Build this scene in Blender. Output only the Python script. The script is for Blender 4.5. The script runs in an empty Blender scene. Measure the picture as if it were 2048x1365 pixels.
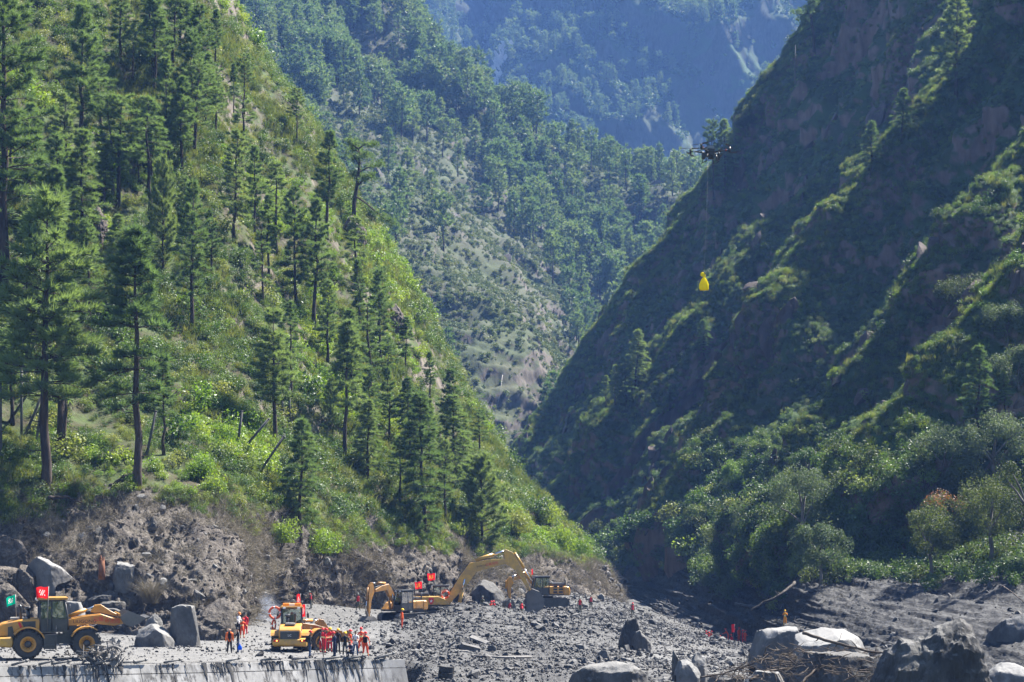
import bpy, bmesh, math, random
import numpy as np
from mathutils import Vector, Matrix, Euler

S = bpy.context.scene
COL = S.collection
# ------------------------------------------------------------------ camera
F = 70.0 / 36.0 * 2048.0          # focal length in photo pixels
CAMZ, HOR = 10.5, 1027.0          # eye height above the road, horizon row
cam_d = bpy.data.cameras.new('camera'); cam = bpy.data.objects.new('camera', cam_d); COL.objects.link(cam)
cam.location = (0, 0, CAMZ); cam.rotation_euler = (math.pi/2, 0, 0)
cam_d.lens = 70; cam_d.sensor_width = 36; cam_d.shift_y = (HOR - 682.5) / 2048.0
cam_d.clip_start = 0.5; cam_d.clip_end = 12000
S.camera = cam
# ------------------------------------------------------------------ light
SUN = Vector((0.45, 0.39, 0.803)).normalized()
w = bpy.data.worlds.new('World'); S.world = w; w.use_nodes = True
nt = w.node_tree; nt.nodes.clear()
sky = nt.nodes.new('ShaderNodeTexSky'); sky.sky_type = 'NISHITA'; sky.sun_disc = False
sky.sun_elevation = math.asin(SUN.z); sky.sun_rotation = math.atan2(SUN.x, SUN.y)
sky.altitude = 1800; sky.air_density = 1.0; sky.dust_density = 1.6; sky.ozone_density = 1.2
bg = nt.nodes.new('ShaderNodeBackground'); bg.inputs['Strength'].default_value = 0.05
wo = nt.nodes.new('ShaderNodeOutputWorld')
nt.links.new(sky.outputs[0], bg.inputs[0]); nt.links.new(bg.outputs[0], wo.inputs[0])
sl = bpy.data.lights.new('sun', 'SUN'); sl.energy = 5.0; sl.angle = math.radians(0.53); sl.color = (1.0, 0.955, 0.88)
so = bpy.data.objects.new('sun', sl); COL.objects.link(so)
so.rotation_euler = SUN.to_track_quat('Z', 'Y').to_euler(); so.location = (200, 100, 800)
S.view_settings.view_transform = 'Standard'; S.view_settings.look = 'None'
S.view_settings.exposure = 2.45; S.view_settings.gamma = 1.0
cy = S.cycles
cy.max_bounces = 5; cy.diffuse_bounces = 2; cy.glossy_bounces = 2; cy.transmission_bounces = 3
cy.transparent_max_bounces = 8; cy.volume_bounces = 0
cy.use_denoising = True
cy.caustics_reflective = False; cy.caustics_refractive = False
cy.sample_clamp_indirect = 4.0

rng = np.random.default_rng(7)
random.seed(7)

# ------------------------------------------------------------------ helpers
def P(px, py, d):
    """world point seen at photo pixel (px, py) at distance d along the valley"""
    return np.array([(px-1024.0)*d/F, d, CAMZ + (HOR-py)*d/F])
def PX(v):
    v = np.asarray(v, float)
    return np.stack([v[..., 0]*F/v[..., 1]+1024.0, HOR-(v[..., 2]-CAMZ)*F/v[..., 1]], -1)

def _hash(i, j, k):
    n = (i.astype(np.int64)*73856093) ^ (j.astype(np.int64)*19349663) ^ (k.astype(np.int64)*83492791)
    n = (n ^ (n >> 13)) * 1274126177 & 0xffffffff
    n = (n ^ (n >> 16)) * 2246822519 & 0xffffffff
    n = n ^ (n >> 15)
    return (n & 0xffffff) / float(0xffffff)
def vnoise(p):
    p = np.asarray(p, float); i = np.floor(p); f = p-i; i = i.astype(np.int64); u = f*f*f*(f*(f*6-15)+10)
    r = 0
    for a in (0, 1):
        wa = u[..., 0] if a else 1-u[..., 0]
        for b in (0, 1):
            wb = u[..., 1] if b else 1-u[..., 1]
            for c in (0, 1):
                wc = u[..., 2] if c else 1-u[..., 2]
                r = r + wa*wb*wc*_hash(i[..., 0]+a, i[..., 1]+b, i[..., 2]+c)
    return r*2-1
def fbm(p, octv=4, gain=0.5):
    p = np.asarray(p, float); r = 0; a = 1.0; t = 0
    for o in range(octv):
        r = r + a*vnoise(p*2.0**o + 17.3*o); t += a; a *= gain
    return r/t
def ridged(p, octv=4, gain=0.5):
    p = np.asarray(p, float); r = 0; a = 1.0; t = 0
    for o in range(octv):
        r = r + a*(1-2*np.abs(vnoise(p*2.0**o+31.7*o))); t += a; a *= gain
    return r/t
def sstep(a, b, x):
    t = np.clip((np.asarray(x, float)-a)/(b-a), 0, 1); return t*t*(3-2*t)

def tag(o, label=None, cat=None, group=None, kind=None):
    if label: o['label'] = label
    if cat: o['category'] = cat
    if group: o['group'] = group
    if kind: o['kind'] = kind
    return o
def empty(name, loc=(0, 0, 0), rz=0.0, parent=None):
    o = bpy.data.objects.new(name, None); COL.objects.link(o); o.location = loc; o.rotation_euler = (0, 0, rz)
    o.empty_display_size = 0.2
    if parent: o.parent = parent
    return o
def obj(name, me, parent=None, loc=None, rot=None, link=True):
    o = bpy.data.objects.new(name, me)
    if link: COL.objects.link(o)
    if parent: o.parent = parent
    if loc is not None: o.location = loc
    if rot is not None: o.rotation_euler = rot
    return o
def np_mesh(name, V, Fc, mats=(), smooth=False, mi=None):
    """fast mesh from numpy arrays; Fc is an (n,3) or (n,4) array"""
    V = np.ascontiguousarray(V, np.float32); Fc = np.ascontiguousarray(Fc, np.int32)
    me = bpy.data.meshes.new(name)
    me.vertices.add(len(V)); me.vertices.foreach_set('co', V.ravel())
    n, k = Fc.shape
    me.loops.add(n*k); me.loops.foreach_set('vertex_index', Fc.ravel())
    me.polygons.add(n); me.polygons.foreach_set('loop_start', np.arange(0, n*k, k, dtype=np.int32))
    if mi is not None: me.polygons.foreach_set('material_index', np.ascontiguousarray(mi, np.int32))
    me.polygons.foreach_set('use_smooth', np.full(n, smooth, bool))
    for m in mats: me.materials.append(m)
    me.update(calc_edges=True)
    return me
def copy_tree(o, parent=None):
    c = o.copy(); COL.objects.link(c); c.parent = parent
    for ch in o.children: copy_tree(ch, c)
    return c

class MB:
    """collects boxes, tubes, prisms ... into one mesh"""
    def __init__(s): s.v = []; s.f = []; s.sm = []; s.mi = []
    def add(s, vs, fs, smooth=False, mi=0):
        b = len(s.v); s.v += [tuple(map(float, x)) for x in vs]
        for f in fs: s.f.append(tuple(b+i for i in f)); s.sm.append(smooth); s.mi.append(mi)
        return s
    def box(s, c, size, rot=None, bevel=0.0, mi=0, taper=1.0):
        hx, hy, hz = size[0]/2, size[1]/2, size[2]/2
        R = Euler(rot).to_matrix() if rot is not None else Matrix.Identity(3)
        if bevel <= 0:
            pts = [(x*(taper if z > 0 else 1), y*(taper if z > 0 else 1), z) for z in (-hz, hz) for y in (-hy, hy) for x in (-hx, hx)]
            fs = [(0, 2, 3, 1), (4, 5, 7, 6), (0, 1, 5, 4), (2, 6, 7, 3), (0, 4, 6, 2), (1, 3, 7, 5)]
        else:
            b = min(bevel, hx*.95, hy*.95, hz*.95)
            bm = bmesh.new(); bmesh.ops.create_cube(bm, size=1.0)
            for v in bm.verts: v.co = Vector((v.co.x*2*hx*(taper if v.co.z > 0 else 1), v.co.y*2*hy*(taper if v.co.z > 0 else 1), v.co.z*2*hz))
            bmesh.ops.bevel(bm, geom=bm.edges[:]+bm.verts[:], offset=b, segments=2, profile=0.7, affect='EDGES')
            pts = [v.co.copy() for v in bm.verts]; bm.verts.index_update()
            fs = [[v.index for v in f.verts] for f in bm.faces]; bm.free()
        s.add([R @ Vector(p)+Vector(c) for p in pts], fs, False, mi); return s
    def tube(s, path, r, n=8, cap=True, mi=0, smooth=True):
        pts = [Vector(p) for p in path]; m = len(pts)
        rr = list(r) if hasattr(r, '__len__') else [r]*m
        vs = []; up = None
        for i, p in enumerate(pts):
            d = (pts[min(i+1, m-1)]-pts[max(i-1, 0)])
            d = d.normalized() if d.length > 1e-9 else Vector((0, 0, 1))
            if up is None:
                a = Vector((0, 0, 1)) if abs(d.z) < .9 else Vector((1, 0, 0)); up = d.cross(a).normalized()
            else:
                up = (up-d*up.dot(d)); up = up.normalized() if up.length > 1e-6 else d.orthogonal().normalized()
            q = d.cross(up)
            for k in range(n):
                t = 2*math.pi*k/n; vs.append(p+(up*math.cos(t)+q*math.sin(t))*rr[i])
        fs = [(i*n+k, i*n+(k+1) % n, (i+1)*n+(k+1) % n, (i+1)*n+k) for i in range(m-1) for k in range(n)]
        s.add(vs, fs, smooth, mi)
        if cap:
            b = len(s.v)-len(vs)
            s.f.append(tuple(b+k for k in reversed(range(n)))); s.sm.append(False); s.mi.append(mi)
            s.f.append(tuple(b+(m-1)*n+k for k in range(n))); s.sm.append(False); s.mi.append(mi)
        return s
    def cyl(s, a, b, r, n=16, r2=None, mi=0): return s.tube([a, b], [r, r if r2 is None else r2], n, True, mi)
    def prism(s, poly, axis, c0, c1, mi=0, bevel=0.0):
        """poly: 2D points; axis 'y': points are (x,z) extruded from y=c0 to y=c1, 'x': (y,z), 'z': (x,y)"""
        def to(p, c):
            return {'y': (p[0], c, p[1]), 'x': (c, p[0], p[1]), 'z': (p[0], p[1], c)}[axis]
        n = len(poly)
        if bevel > 0:
            bm = bmesh.new(); va = [bm.verts.new(to(p, c0)) for p in poly]; vb = [bm.verts.new(to(p, c1)) for p in poly]
            bm.faces.new(va); bm.faces.new(vb[::-1])
            for i in range(n): bm.faces.new((va[i], vb[i], vb[(i+1) % n], va[(i+1) % n]))
            bmesh.ops.recalc_face_normals(bm, faces=bm.faces[:])
            bmesh.ops.bevel(bm, geom=bm.edges[:]+bm.verts[:], offset=bevel, segments=1, affect='EDGES', clamp_overlap=True)
            bm.verts.index_update()
            s.add([v.co.copy() for v in bm.verts], [[v.index for v in f.verts] for f in bm.faces], False, mi); bm.free(); return s
        vs = [to(p, c0) for p in poly]+[to(p, c1) for p in poly]
        fs = [tuple(range(n)), tuple(reversed(range(n, 2*n)))]+[(i, n+i, n+(i+1) % n, (i+1) % n) for i in range(n)]
        s.add(vs, fs, False, mi); return s
    def lathe(s, prof, n=24, c=(0, 0, 0), axis='z', mi=0, smooth=True):
        """prof: (radius, height) pairs revolved about an axis through c"""
        vs = []; m = len(prof)
        for r, h in prof:
            for k in range(n):
                t = 2*math.pi*k/n; a, b = r*math.cos(t), r*math.sin(t)
                v = {'z': (a, b, h), 'y': (a, h, b), 'x': (h, a, b)}[axis]
                vs.append((v[0]+c[0], v[1]+c[1], v[2]+c[2]))
        fs = [(i*n+k, i*n+(k+1) % n, (i+1)*n+(k+1) % n, (i+1)*n+k) for i in range(m-1) for k in range(n)]
        s.add(vs, fs, smooth, mi); return s
    def ball(s, c, r, n=10, m=7, mi=0):
        r = r if hasattr(r, '__len__') else (r, r, r)
        prof = [(math.sin(math.pi*i/m), -math.cos(math.pi*i/m)) for i in range(m+1)]
        vs = []; fs = []
        for a, h in prof:
            for k in range(n):
                t = 2*math.pi*k/n; vs.append((c[0]+r[0]*a*math.cos(t), c[1]+r[1]*a*math.sin(t), c[2]+r[2]*h))
        fs = [(i*n+k, i*n+(k+1) % n, (i+1)*n+(k+1) % n, (i+1)*n+k) for i in range(m) for k in range(n)]
        s.add(vs, fs, True, mi); return s
    def build(s, name, mats, parent=None, fix=True, **kw):
        me = bpy.data.meshes.new(name); me.from_pydata(s.v, [], s.f)
        me.polygons.foreach_set('use_smooth', s.sm); me.polygons.foreach_set('material_index', s.mi)
        for m in (mats if isinstance(mats, (list, tuple)) else [mats]): me.materials.append(m)
        if fix:
            bm = bmesh.new(); bm.from_mesh(me); bmesh.ops.remove_doubles(bm, verts=bm.verts[:], dist=1e-5)
            bmesh.ops.recalc_face_normals(bm, faces=bm.faces[:]); bm.to_mesh(me); bm.free()
        me.update()
        return obj(name, me, parent, **kw)

# ------------------------------------------------------------------ materials
class NT:
    def __init__(s, name):
        s.m = bpy.data.materials.new(name); s.m.use_nodes = True; s.t = s.m.node_tree; s.t.nodes.clear()
        s.out = s.t.nodes.new('ShaderNodeOutputMaterial')
    def n(s, typ, ins=None, **kw):
        x = s.t.nodes.new(typ)
        for k, v in kw.items(): setattr(x, k, v)
        for k, v in (ins or {}).items():
            if isinstance(v, bpy.types.NodeSocket): s.t.links.new(v, x.inputs[k])
            else: x.inputs[k].default_value = v
        return x
    def link(s, a, b): s.t.links.new(a, b)
    def noise(s, scale, detail=4, rough=.6, vec=None, dist=0.0):
        x = s.n('ShaderNodeTexNoise', {'Scale': scale, 'Detail': detail, 'Roughness': rough, 'Distortion': dist})
        if vec is not None: s.link(vec, x.inputs['Vector'])
        return x.outputs[0]
    def ramp(s, fac, stops, interp='LINEAR'):
        x = s.n('ShaderNodeValToRGB'); s.link(fac, x.inputs[0]); x.color_ramp.interpolation = interp
        e = x.color_ramp.elements
        while len(e) < len(stops): e.new(0.5)
        for q, (p, c) in zip(e, stops): q.position = p; q.color = (*c, 1) if len(c) == 3 else c
        return x.outputs[0]
    def mix(s, fac, a, b, mode='MIX'):
        x = s.n('ShaderNodeMix', data_type='RGBA', blend_type=mode)
        for v, k in ((fac, 0), (a, 6), (b, 7)):
            if isinstance(v, bpy.types.NodeSocket): s.link(v, x.inputs[k])
            else: x.inputs[k].default_value = v if k == 0 else ((*v, 1) if len(v) == 3 else v)
        return x.outputs[2]
    def math(s, op, a, b=0.0, c=0.0, clamp=False):
        x = s.n('ShaderNodeMath', operation=op, use_clamp=clamp)
        for k, v in enumerate((a, b, c)):
            if isinstance(v, bpy.types.NodeSocket): s.link(v, x.inputs[k])
            else: x.inputs[k].default_value = v
        return x.outputs[0]
    def pos(s, scale=(1, 1, 1)):
        g = s.n('ShaderNodeNewGeometry')
        return s.n('ShaderNodeVectorMath', {0: g.outputs['Position'], 1: scale}, operation='MULTIPLY').outputs[0]
    def opos(s, scale=(1, 1, 1)):
        g = s.n('ShaderNodeTexCoord')
        return s.n('ShaderNodeVectorMath', {0: g.outputs['Object'], 1: scale}, operation='MULTIPLY').outputs[0]
    def bsdf(s, color, rough=.8, metal=0.0, bump=None, bstr=.5, bdist=.1, **kw):
        x = s.n('ShaderNodeBsdfPrincipled')
        for v, k in ((color, 'Base Color'), (rough, 'Roughness'), (metal, 'Metallic')):
            if isinstance(v, bpy.types.NodeSocket): s.link(v, x.inputs[k])
            else: x.inputs[k].default_value = (*v, 1) if hasattr(v, '__len__') and len(v) == 3 else v
        for k, v in kw.items(): x.inputs[k].default_value = v
        if bump is not None:
            b = s.n('ShaderNodeBump', {'Height': bump, 'Strength': bstr, 'Distance': bdist}); s.link(b.outputs[0], x.inputs['Normal'])
        s.link(x.outputs[0], s.out.inputs[0]); return x

def mat_leaf(name, stops, transl=.45, tcol=(1.2, 1.15, .5), rough=.55, spec=.25, noise_scale=0.0):
    """foliage: colour varies from plant to plant, thin leaves let light through"""
    t = NT(name); oi = t.n('ShaderNodeObjectInfo')
    rnd = oi.outputs['Random']
    c = t.ramp(rnd, stops)
    if noise_scale:
        nz = t.noise(noise_scale, 2, .5, t.opos())
        c = t.mix(t.math('MULTIPLY', nz, .6), c, t.mix(1.0, c, (1.5, 1.45, 1.1), 'MULTIPLY'))
    b = t.n('ShaderNodeBsdfPrincipled', {'Roughness': rough, 'Specular IOR Level': spec}); t.link(c, b.inputs['Base Color'])
    tr = t.n('ShaderNodeBsdfTranslucent'); t.link(t.mix(1.0, c, tcol, 'MULTIPLY'), tr.inputs[0])
    mx = t.n('ShaderNodeMixShader', {0: transl}); t.link(b.outputs[0], mx.inputs[1]); t.link(tr.outputs[0], mx.inputs[2])
    t.link(mx.outputs[0], t.out.inputs[0]); return t.m

def mat_rock(name, c1, c2, c3, scale=.3, streak=(1, 1, .35), bstr=.8, bdist=.4, mud=0.0, mudcol=(.3, .29, .28)):
    t = NT(name); v = t.pos(streak)
    n1 = t.noise(scale, 8, .62, v); n2 = t.noise(scale*5.1, 6, .65, v); n3 = t.noise(scale*.22, 3, .5, v)
    c = t.ramp(n1, [(.3, c1), (.5, c2), (.7, c3)])
    c = t.mix(t.ramp(n3, [(.42, (0, 0, 0)), (.6, (1, 1, 1))]), c, t.mix(1.0, c, (.72, .7, .7), 'MULTIPLY'))
    c = t.mix(t.ramp(n2, [(.35, (.55, .55, .55)), (.65, (0, 0, 0))]), c, t.mix(1.0, c, (.55, .55, .56), 'MULTIPLY'))
    if mud > 0:
        g = t.n('ShaderNodeNewGeometry'); sx = t.n('ShaderNodeSeparateXYZ'); t.link(g.outputs['Normal'], sx.inputs[0])
        mk = t.math('ADD', sx.outputs[2], t.math('MULTIPLY', t.math('SUBTRACT', n2, .5), 1.2))
        c = t.mix(t.ramp(mk, [(.45, (0, 0, 0)), (.8, (mud,)*3)]), c, mudcol)
    h = t.math('ADD', t.math('MULTIPLY', n1, 1.0), t.math('MULTIPLY', n2, .35))
    t.bsdf(c, .9, bump=h, bstr=bstr, bdist=bdist, **{'Specular IOR Level': .2}); return t.m

def mat_plain(name, col, rough=.5, metal=0.0, var=.25, scale=6.0, dirt=0.0, dirtcol=(.22, .2, .18), bump=0.0, spec=.4, dscale=1.7):
    """paint, rubber, cloth ...: a base colour with slight variation and optional dust"""
    t = NT(name); v = t.opos(); n = t.noise(scale, 5, .6, v)
    c = t.mix(t.ramp(n, [(.35, (var,)*3), (.7, (0, 0, 0))]), col, t.mix(1.0, col, (.6, .6, .6), 'MULTIPLY'))
    r = rough
    if dirt > 0:
        d = t.noise(dscale, 7, .68, v); mk = t.ramp(d, [(.5-.25*dirt, (0, 0, 0)), (.78-.2*dirt, (dirt,)*3)])
        c = t.mix(mk, c, dirtcol); r = t.math('MAXIMUM', t.math('MULTIPLY', mk, .9), rough)
    t.bsdf(c, r, metal, bump=n if bump else None, bstr=bump, bdist=.02, **{'Specular IOR Level': spec}); return t.m
# ================================================================== terrain
def cr(pts, t):
    """Catmull-Rom through pts at parameters t in [0, n-1]"""
    pts = np.asarray(pts, float); n = len(pts); t = np.clip(t, 0, n-1-1e-9); i = np.floor(t).astype(int); f = (t-i)[:, None]
    f = f.reshape((-1,)+(1,)*(pts.ndim-1))
    p0 = pts[np.maximum(i-1, 0)]; p1 = pts[i]; p2 = pts[np.minimum(i+1, n-1)]; p3 = pts[np.minimum(i+2, n-1)]
    return .5*((2*p1)+(-p0+p2)*f+(2*p0-5*p1+4*p2-p3)*f*f+(-p0+3*p1-3*p2+p3)*f**3)
def loft(lines, tu, tv, pix=True, lin=False):
    """lines: polylines with equal counts; returns grid [len(tv), len(tu), 3]; u runs along a line, v across lines"""
    L = [cr([P(*q) for q in l] if pix else l, tu) for l in lines]
    L = np.stack(L)
    if not lin: return cr(L, tv)
    i = np.minimum(tv.astype(int), len(L)-2); f = (tv-i)[:, None, None]; g = L[i]*(1-f)+L[i+1]*f
    for _ in range(2): g[1:-1] = g[1:-1]*.5+g[:-2]*.25+g[2:]*.25      # slightly rounded crests
    return g
def grid_normals(G):
    du = np.gradient(G, axis=1); dv = np.gradient(G, axis=0)
    n = np.cross(du, dv); n /= np.linalg.norm(n, axis=-1, keepdims=True)+1e-12
    if n[..., 2].mean() < 0: n = -n
    return n
def grid_mesh(name, G, mat, attrs=None, smooth=True):
    nv, nu = G.shape[:2]; idx = np.arange(nv*nu).reshape(nv, nu)
    Fq = np.stack([idx[:-1, :-1], idx[:-1, 1:], idx[1:, 1:], idx[1:, :-1]], -1).reshape(-1, 4)
    if np.cross(G[0, 1]-G[0, 0], G[1, 0]-G[0, 0])[2] < 0: Fq = Fq[:, ::-1]
    me = np_mesh(name, G.reshape(-1, 3), Fq, [mat], smooth)
    for k, a in (attrs or {}).items():
        at = me.attributes.new(k, 'FLOAT', 'POINT'); at.data.foreach_set('value', np.ascontiguousarray(a, np.float32).ravel())
    o = obj(name, me); o['kind'] = 'structure'; return o
def seg(*ns):
    r = []
    for k, n in enumerate(ns): r.append(k+np.arange(n)/n)
    r.append([len(ns)]); return np.concatenate(r)
class Surf:
    """a terrain grid that plants and stones can be placed on"""
    def __init__(s, G):
        s.G = G; s.N = grid_normals(G)
        s.px = PX(G)
        a = np.cross(G[1:, :-1]-G[:-1, :-1], G[:-1, 1:]-G[:-1, :-1]); s.area = np.linalg.norm(a, axis=-1)
    def at_pixel(s, px, py):
        d2 = (s.px[..., 0]-px)**2+(s.px[..., 1]-py)**2
        m = d2 < max(36.0, d2.min()*1.5+1); y = np.where(m, s.G[..., 1], 1e9); k = np.unravel_index(np.argmin(y), y.shape)
        g = s.G[k].copy(); return P(px, py, g[1])
    def sample(s, n, r=None, weight=None):
        r = r or rng
        p = s.area if weight is None else s.area*weight[:-1, :-1]
        p = p.ravel()/p.sum(); c = r.choice(len(p), n, p=p); i, j = np.unravel_index(c, s.area.shape)
        a = r.random(n)[:, None]; b = r.random(n)[:, None]; G = s.G
        q = (G[i, j]*(1-a)+G[i, j+1]*a)*(1-b)+(G[i+1, j]*(1-a)+G[i+1, j+1]*a)*b
        return q, s.N[i, j], i, j

# ---- materials of the ground
def mat_hill(name, soil, grass, rockc, rock_at=.55, gscale=.25, big=0.0):
    t = NT(name); v = t.pos(); g = t.n('ShaderNodeNewGeometry'); sx = t.n('ShaderNodeSeparateXYZ'); t.link(g.outputs['Normal'], sx.inputs[0])
    n1 = t.noise(gscale, 6, .6, v); n2 = t.noise(gscale*7, 6, .7, v); n3 = t.noise(.5, 8, .65, t.pos((1, 1, .3)))
    c = t.mix(t.ramp(n1, [(.4, (0, 0, 0)), (.6, (1, 1, 1))]), soil, grass)
    c = t.mix(t.ramp(n2, [(.3, (.6,)*3), (.7, (0, 0, 0))]), c, t.mix(1.0, c, (.45, .45, .45), 'MULTIPLY'))
    rk = t.ramp(n3, [(.3, tuple(.5*x for x in rockc)), (.5, rockc), (.72, tuple(1.5*x for x in rockc))])
    k = t.math('ADD', sx.outputs[2], t.math('MULTIPLY', t.math('SUBTRACT', n2, .5), .5))
    if big: k = t.math('ADD', k, t.math('MULTIPLY', t.math('SUBTRACT', t.noise(gscale*.35, 4, .6, t.pos((1, 1, .5))), .5), big))
    c = t.mix(t.ramp(k, [(rock_at-.08, (1, 1, 1)), (rock_at+.08, (0, 0, 0))]), c, rk)
    h = t.math('ADD', n3, t.math('MULTIPLY', n2, .5))
    t.bsdf(c, .95, bump=h, bstr=.7, bdist=.35, **{'Specular IOR Level': .15}); return t.m
def mat_mud(name, c1, c2, c3, streak, scale=.8, bdist=.25, rough=.75, road=None):
    t = NT(name); v = t.pos(streak); n1 = t.noise(scale, 8, .65, v, .6); n2 = t.noise(scale*6, 6, .7, t.pos()); n3 = t.noise(scale*.15, 4, .55, t.pos())
    c = t.ramp(t.math('ADD', t.math('MULTIPLY', n1, .6), t.math('MULTIPLY', n2, .4)), [(.36, c1), (.5, c2), (.63, c3)])
    c = t.mix(t.ramp(n3, [(.4, (0, 0, 0)), (.62, (.7,)*3)]), c, t.mix(1.0, c, (.68, .66, .66), 'MULTIPLY'))
    if road:
        at = t.n('ShaderNodeAttribute', attribute_name='road'); c = t.mix(at.outputs['Fac'], c, t.ramp(t.math('ADD', t.math('MULTIPLY', n1, .5), t.math('MULTIPLY', n2, .5)), [(.35, road[0]), (.52, road[1]), (.66, road[2])]))
    h = t.math('ADD', n1, t.math('MULTIPLY', n2, .45))
    t.bsdf(c, rough, bump=h, bstr=.9, bdist=bdist, **{'Specular IOR Level': .22}); return t.m
M = {}
M['hill'] = mat_hill('hillside_soil', (.06, .052, .03), (.06, .085, .026), (.13, .11, .09), .5)
M['hillmid'] = mat_hill('ridge_soil', (.068, .07, .044), (.062, .078, .038), (.1, .088, .076), .5, .04, .5)
M['hillfar'] = mat_hill('mountain_soil', (.06, .075, .04), (.05, .085, .03), (.055, .06, .045), .22, .012)
M['cliff'] = mat_hill('cliff_rock', (.045, .06, .027), (.045, .078, .022), (.125, .09, .074), .34, .1, 1.0)
M['mudL'] = mat_mud('dried_mud_bank', (.032, .026, .02), (.085, .071, .057), (.18, .158, .135), (1, 1, .6), .9, .5)
M['mudR'] = mat_mud('wet_mud_bank', (.009, .009, .0095), (.02, .0198, .02), (.054, .053, .052), (.35, .35, 2.2), .45, .7, .68)
M['rubble'] = mat_mud('gravel', (.022, .022, .0217), (.055, .0543, .0527), (.125, .1225, .1185), (1, 1, 1), 1.6, .2, .75, ((.06, .058, .056), (.13, .127, .122), (.21, .205, .197)))
M['road'] = mat_mud('mud_covered_road', (.14, .135, .13), (.27, .26, .25), (.42, .41, .4), (1, 1, 1), .9, .12)

# ---- hillside on the left, with its washed-out bank
LH = [
 [(-420, 1275, 158), (-430, 1035, 170), (-470, 800, 182), (-520, 520, 200), (-560, 260, 220), (-600, 20, 243), (-640, -260, 268)],
 [(-60, 1265, 163), (-60, 1030, 178), (-60, 800, 194), (-60, 520, 214), (-60, 260, 236), (-70, 0, 258), (-80, -280, 285)],
 [(160, 1262, 166), (150, 1035, 181), (140, 800, 202), (120, 520, 226), (100, 260, 248), (70, 0, 272), (50, -280, 298)],
 [(330, 1266, 164), (320, 1045, 180), (310, 810, 208), (290, 520, 238), (260, 260, 262), (220, 0, 288), (180, -270, 314)],
 [(450, 1262, 172), (455, 1065, 186), (455, 840, 213), (440, 540, 246), (400, 270, 276), (350, 20, 303), (310, -240, 328)],
 [(600, 1212, 205), (610, 1080, 208), (610, 880, 228), (590, 600, 262), (540, 350, 290), (450, 110, 316), (390, -140, 340)],
 [(830, 1200, 225), (830, 1095, 232), (810, 920, 250), (770, 700, 278), (690, 470, 302), (560, 210, 328), (450, -30, 350)],
 [(1030, 1195, 243), (1020, 1115, 256), (960, 970, 276), (890, 810, 298), (775, 560, 318), (640, 330, 340), (460, 30, 362)],
 [(1215, 1198, 262), (1195, 1140, 282), (1085, 1015, 300), (985, 885, 316), (835, 640, 336), (690, 400, 356), (480, 40, 380)],
 [(1222, 1196, 300), (1190, 1175, 325), (1090, 1060, 340), (985, 935, 356), (840, 690, 376), (690, 440, 396), (480, 90, 420)],
 [(1150, 1192, 370), (1120, 1180, 390), (1020, 1110, 410), (930, 1020, 430), (790, 800, 450), (640, 560, 470), (440, 200, 500)],
]
LH = [[(l[0][0], l[0][1]+30, l[0][2])]+l[1:] for l in LH]
tu = seg(70, 34, 40, 36, 32, 26)
tv = seg(60, 60, 54, 50, 60, 70, 60, 60, 16, 8)
G = loft(LH, tu, tv); N0 = grid_normals(G)
U = np.broadcast_to(tu, G.shape[:2]); q = G
bank = 1-sstep(.9, 1.25, U)
veg_d = 2.2*fbm(q*[.03, .03, .03], 3)+1.0*ridged(q*[.09, .09, .06], 3)+.45*fbm(q*.35, 3)
# ribs and hollows that run down the slope
sl = q[..., 0]*.8+q[..., 1]*.35
veg_d = veg_d+1.6*ridged(np.stack([sl*.055, q[..., 2]*.012, sl*0], -1), 3)
bank_d = 1.3*ridged(q*[.16, .16, .1], 4)+.6*ridged(q*[.5, .5, .3], 4)+.35*ridged(q*1.2, 3)
fade = sstep(0, .12, U)
# rocky nose that juts out of the bank beside the road
nose = np.exp(-(((PX(G)[..., 0]-420)/60)**2)-(((PX(G)[..., 1]-1180)/110)**2))
G = G+N0*((veg_d*(1-bank)+bank_d*bank)*fade)[..., None]+nose[..., None]*np.array([.5, -3.0, .3])*fade[..., None]
kb = 71+6
hill = Surf(G[:, kb-1:]); bankS = Surf(G[:, :kb])
hill_o = grid_mesh('hillside', G[:, kb-1:], M['hill']); tag(hill_o, 'steep green hillside above the washed-out bank', None)
bank_o = grid_mesh('muddy_bank', G[:, :kb], M['mudL'])

# ---- middle ridge, covered with pines
MR = [
 [(200, -500, 1350), (560, -200, 1300), (740, 60, 1240), (850, 200, 1200), (960, 330, 1180), (1080, 420, 1150), (1260, 480, 1130), (1390, 520, 1110), (1560, 640, 1100)],
 [(300, -640, 1180), (610, -270, 1120), (775, 10, 1060), (872, 145, 1020), (990, 262, 1000), (1100, 342, 980), (1275, 392, 960), (1400, 430, 940), (1540, 540, 930)],
 [(260, -300, 1060), (520, -40, 1020), (690, 130, 985), (815, 245, 955), (945, 355, 925), (1090, 430, 930), (1250, 480, 915), (1370, 520, 900), (1480, 620, 890)],
 [(240, 0, 900), (480, 150, 880), (650, 260, 845), (775, 330, 815), (890, 430, 800), (1030, 505, 855), (1150, 560, 880), (1270, 600, 870), (1390, 690, 860)],
 [(280, 320, 800), (510, 360, 780), (700, 400, 750), (850, 490, 725), (970, 570, 715), (1080, 645, 760), (1180, 680, 800), (1260, 710, 805), (1350, 780, 810)],
 [(380, 640, 700), (600, 590, 690), (780, 590, 665), (920, 670, 645), (1040, 760, 640), (1105, 820, 660), (1165, 845, 720), (1220, 860, 740), (1300, 900, 750)],
 [(560, 950, 640), (780, 850, 620), (900, 840, 605), (990, 890, 595), (1040, 935, 590), (1075, 960, 592), (1130, 975, 640), (1180, 980, 660), (1280, 1000, 680)],
 [(560, 1100, 600), (780, 1060, 590), (900, 1040, 580), (990, 1030, 570), (1040, 1030, 560), (1075, 1030, 560), (1130, 1040, 600), (1180, 1050, 620), (1280, 1060, 640)],
]
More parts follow.
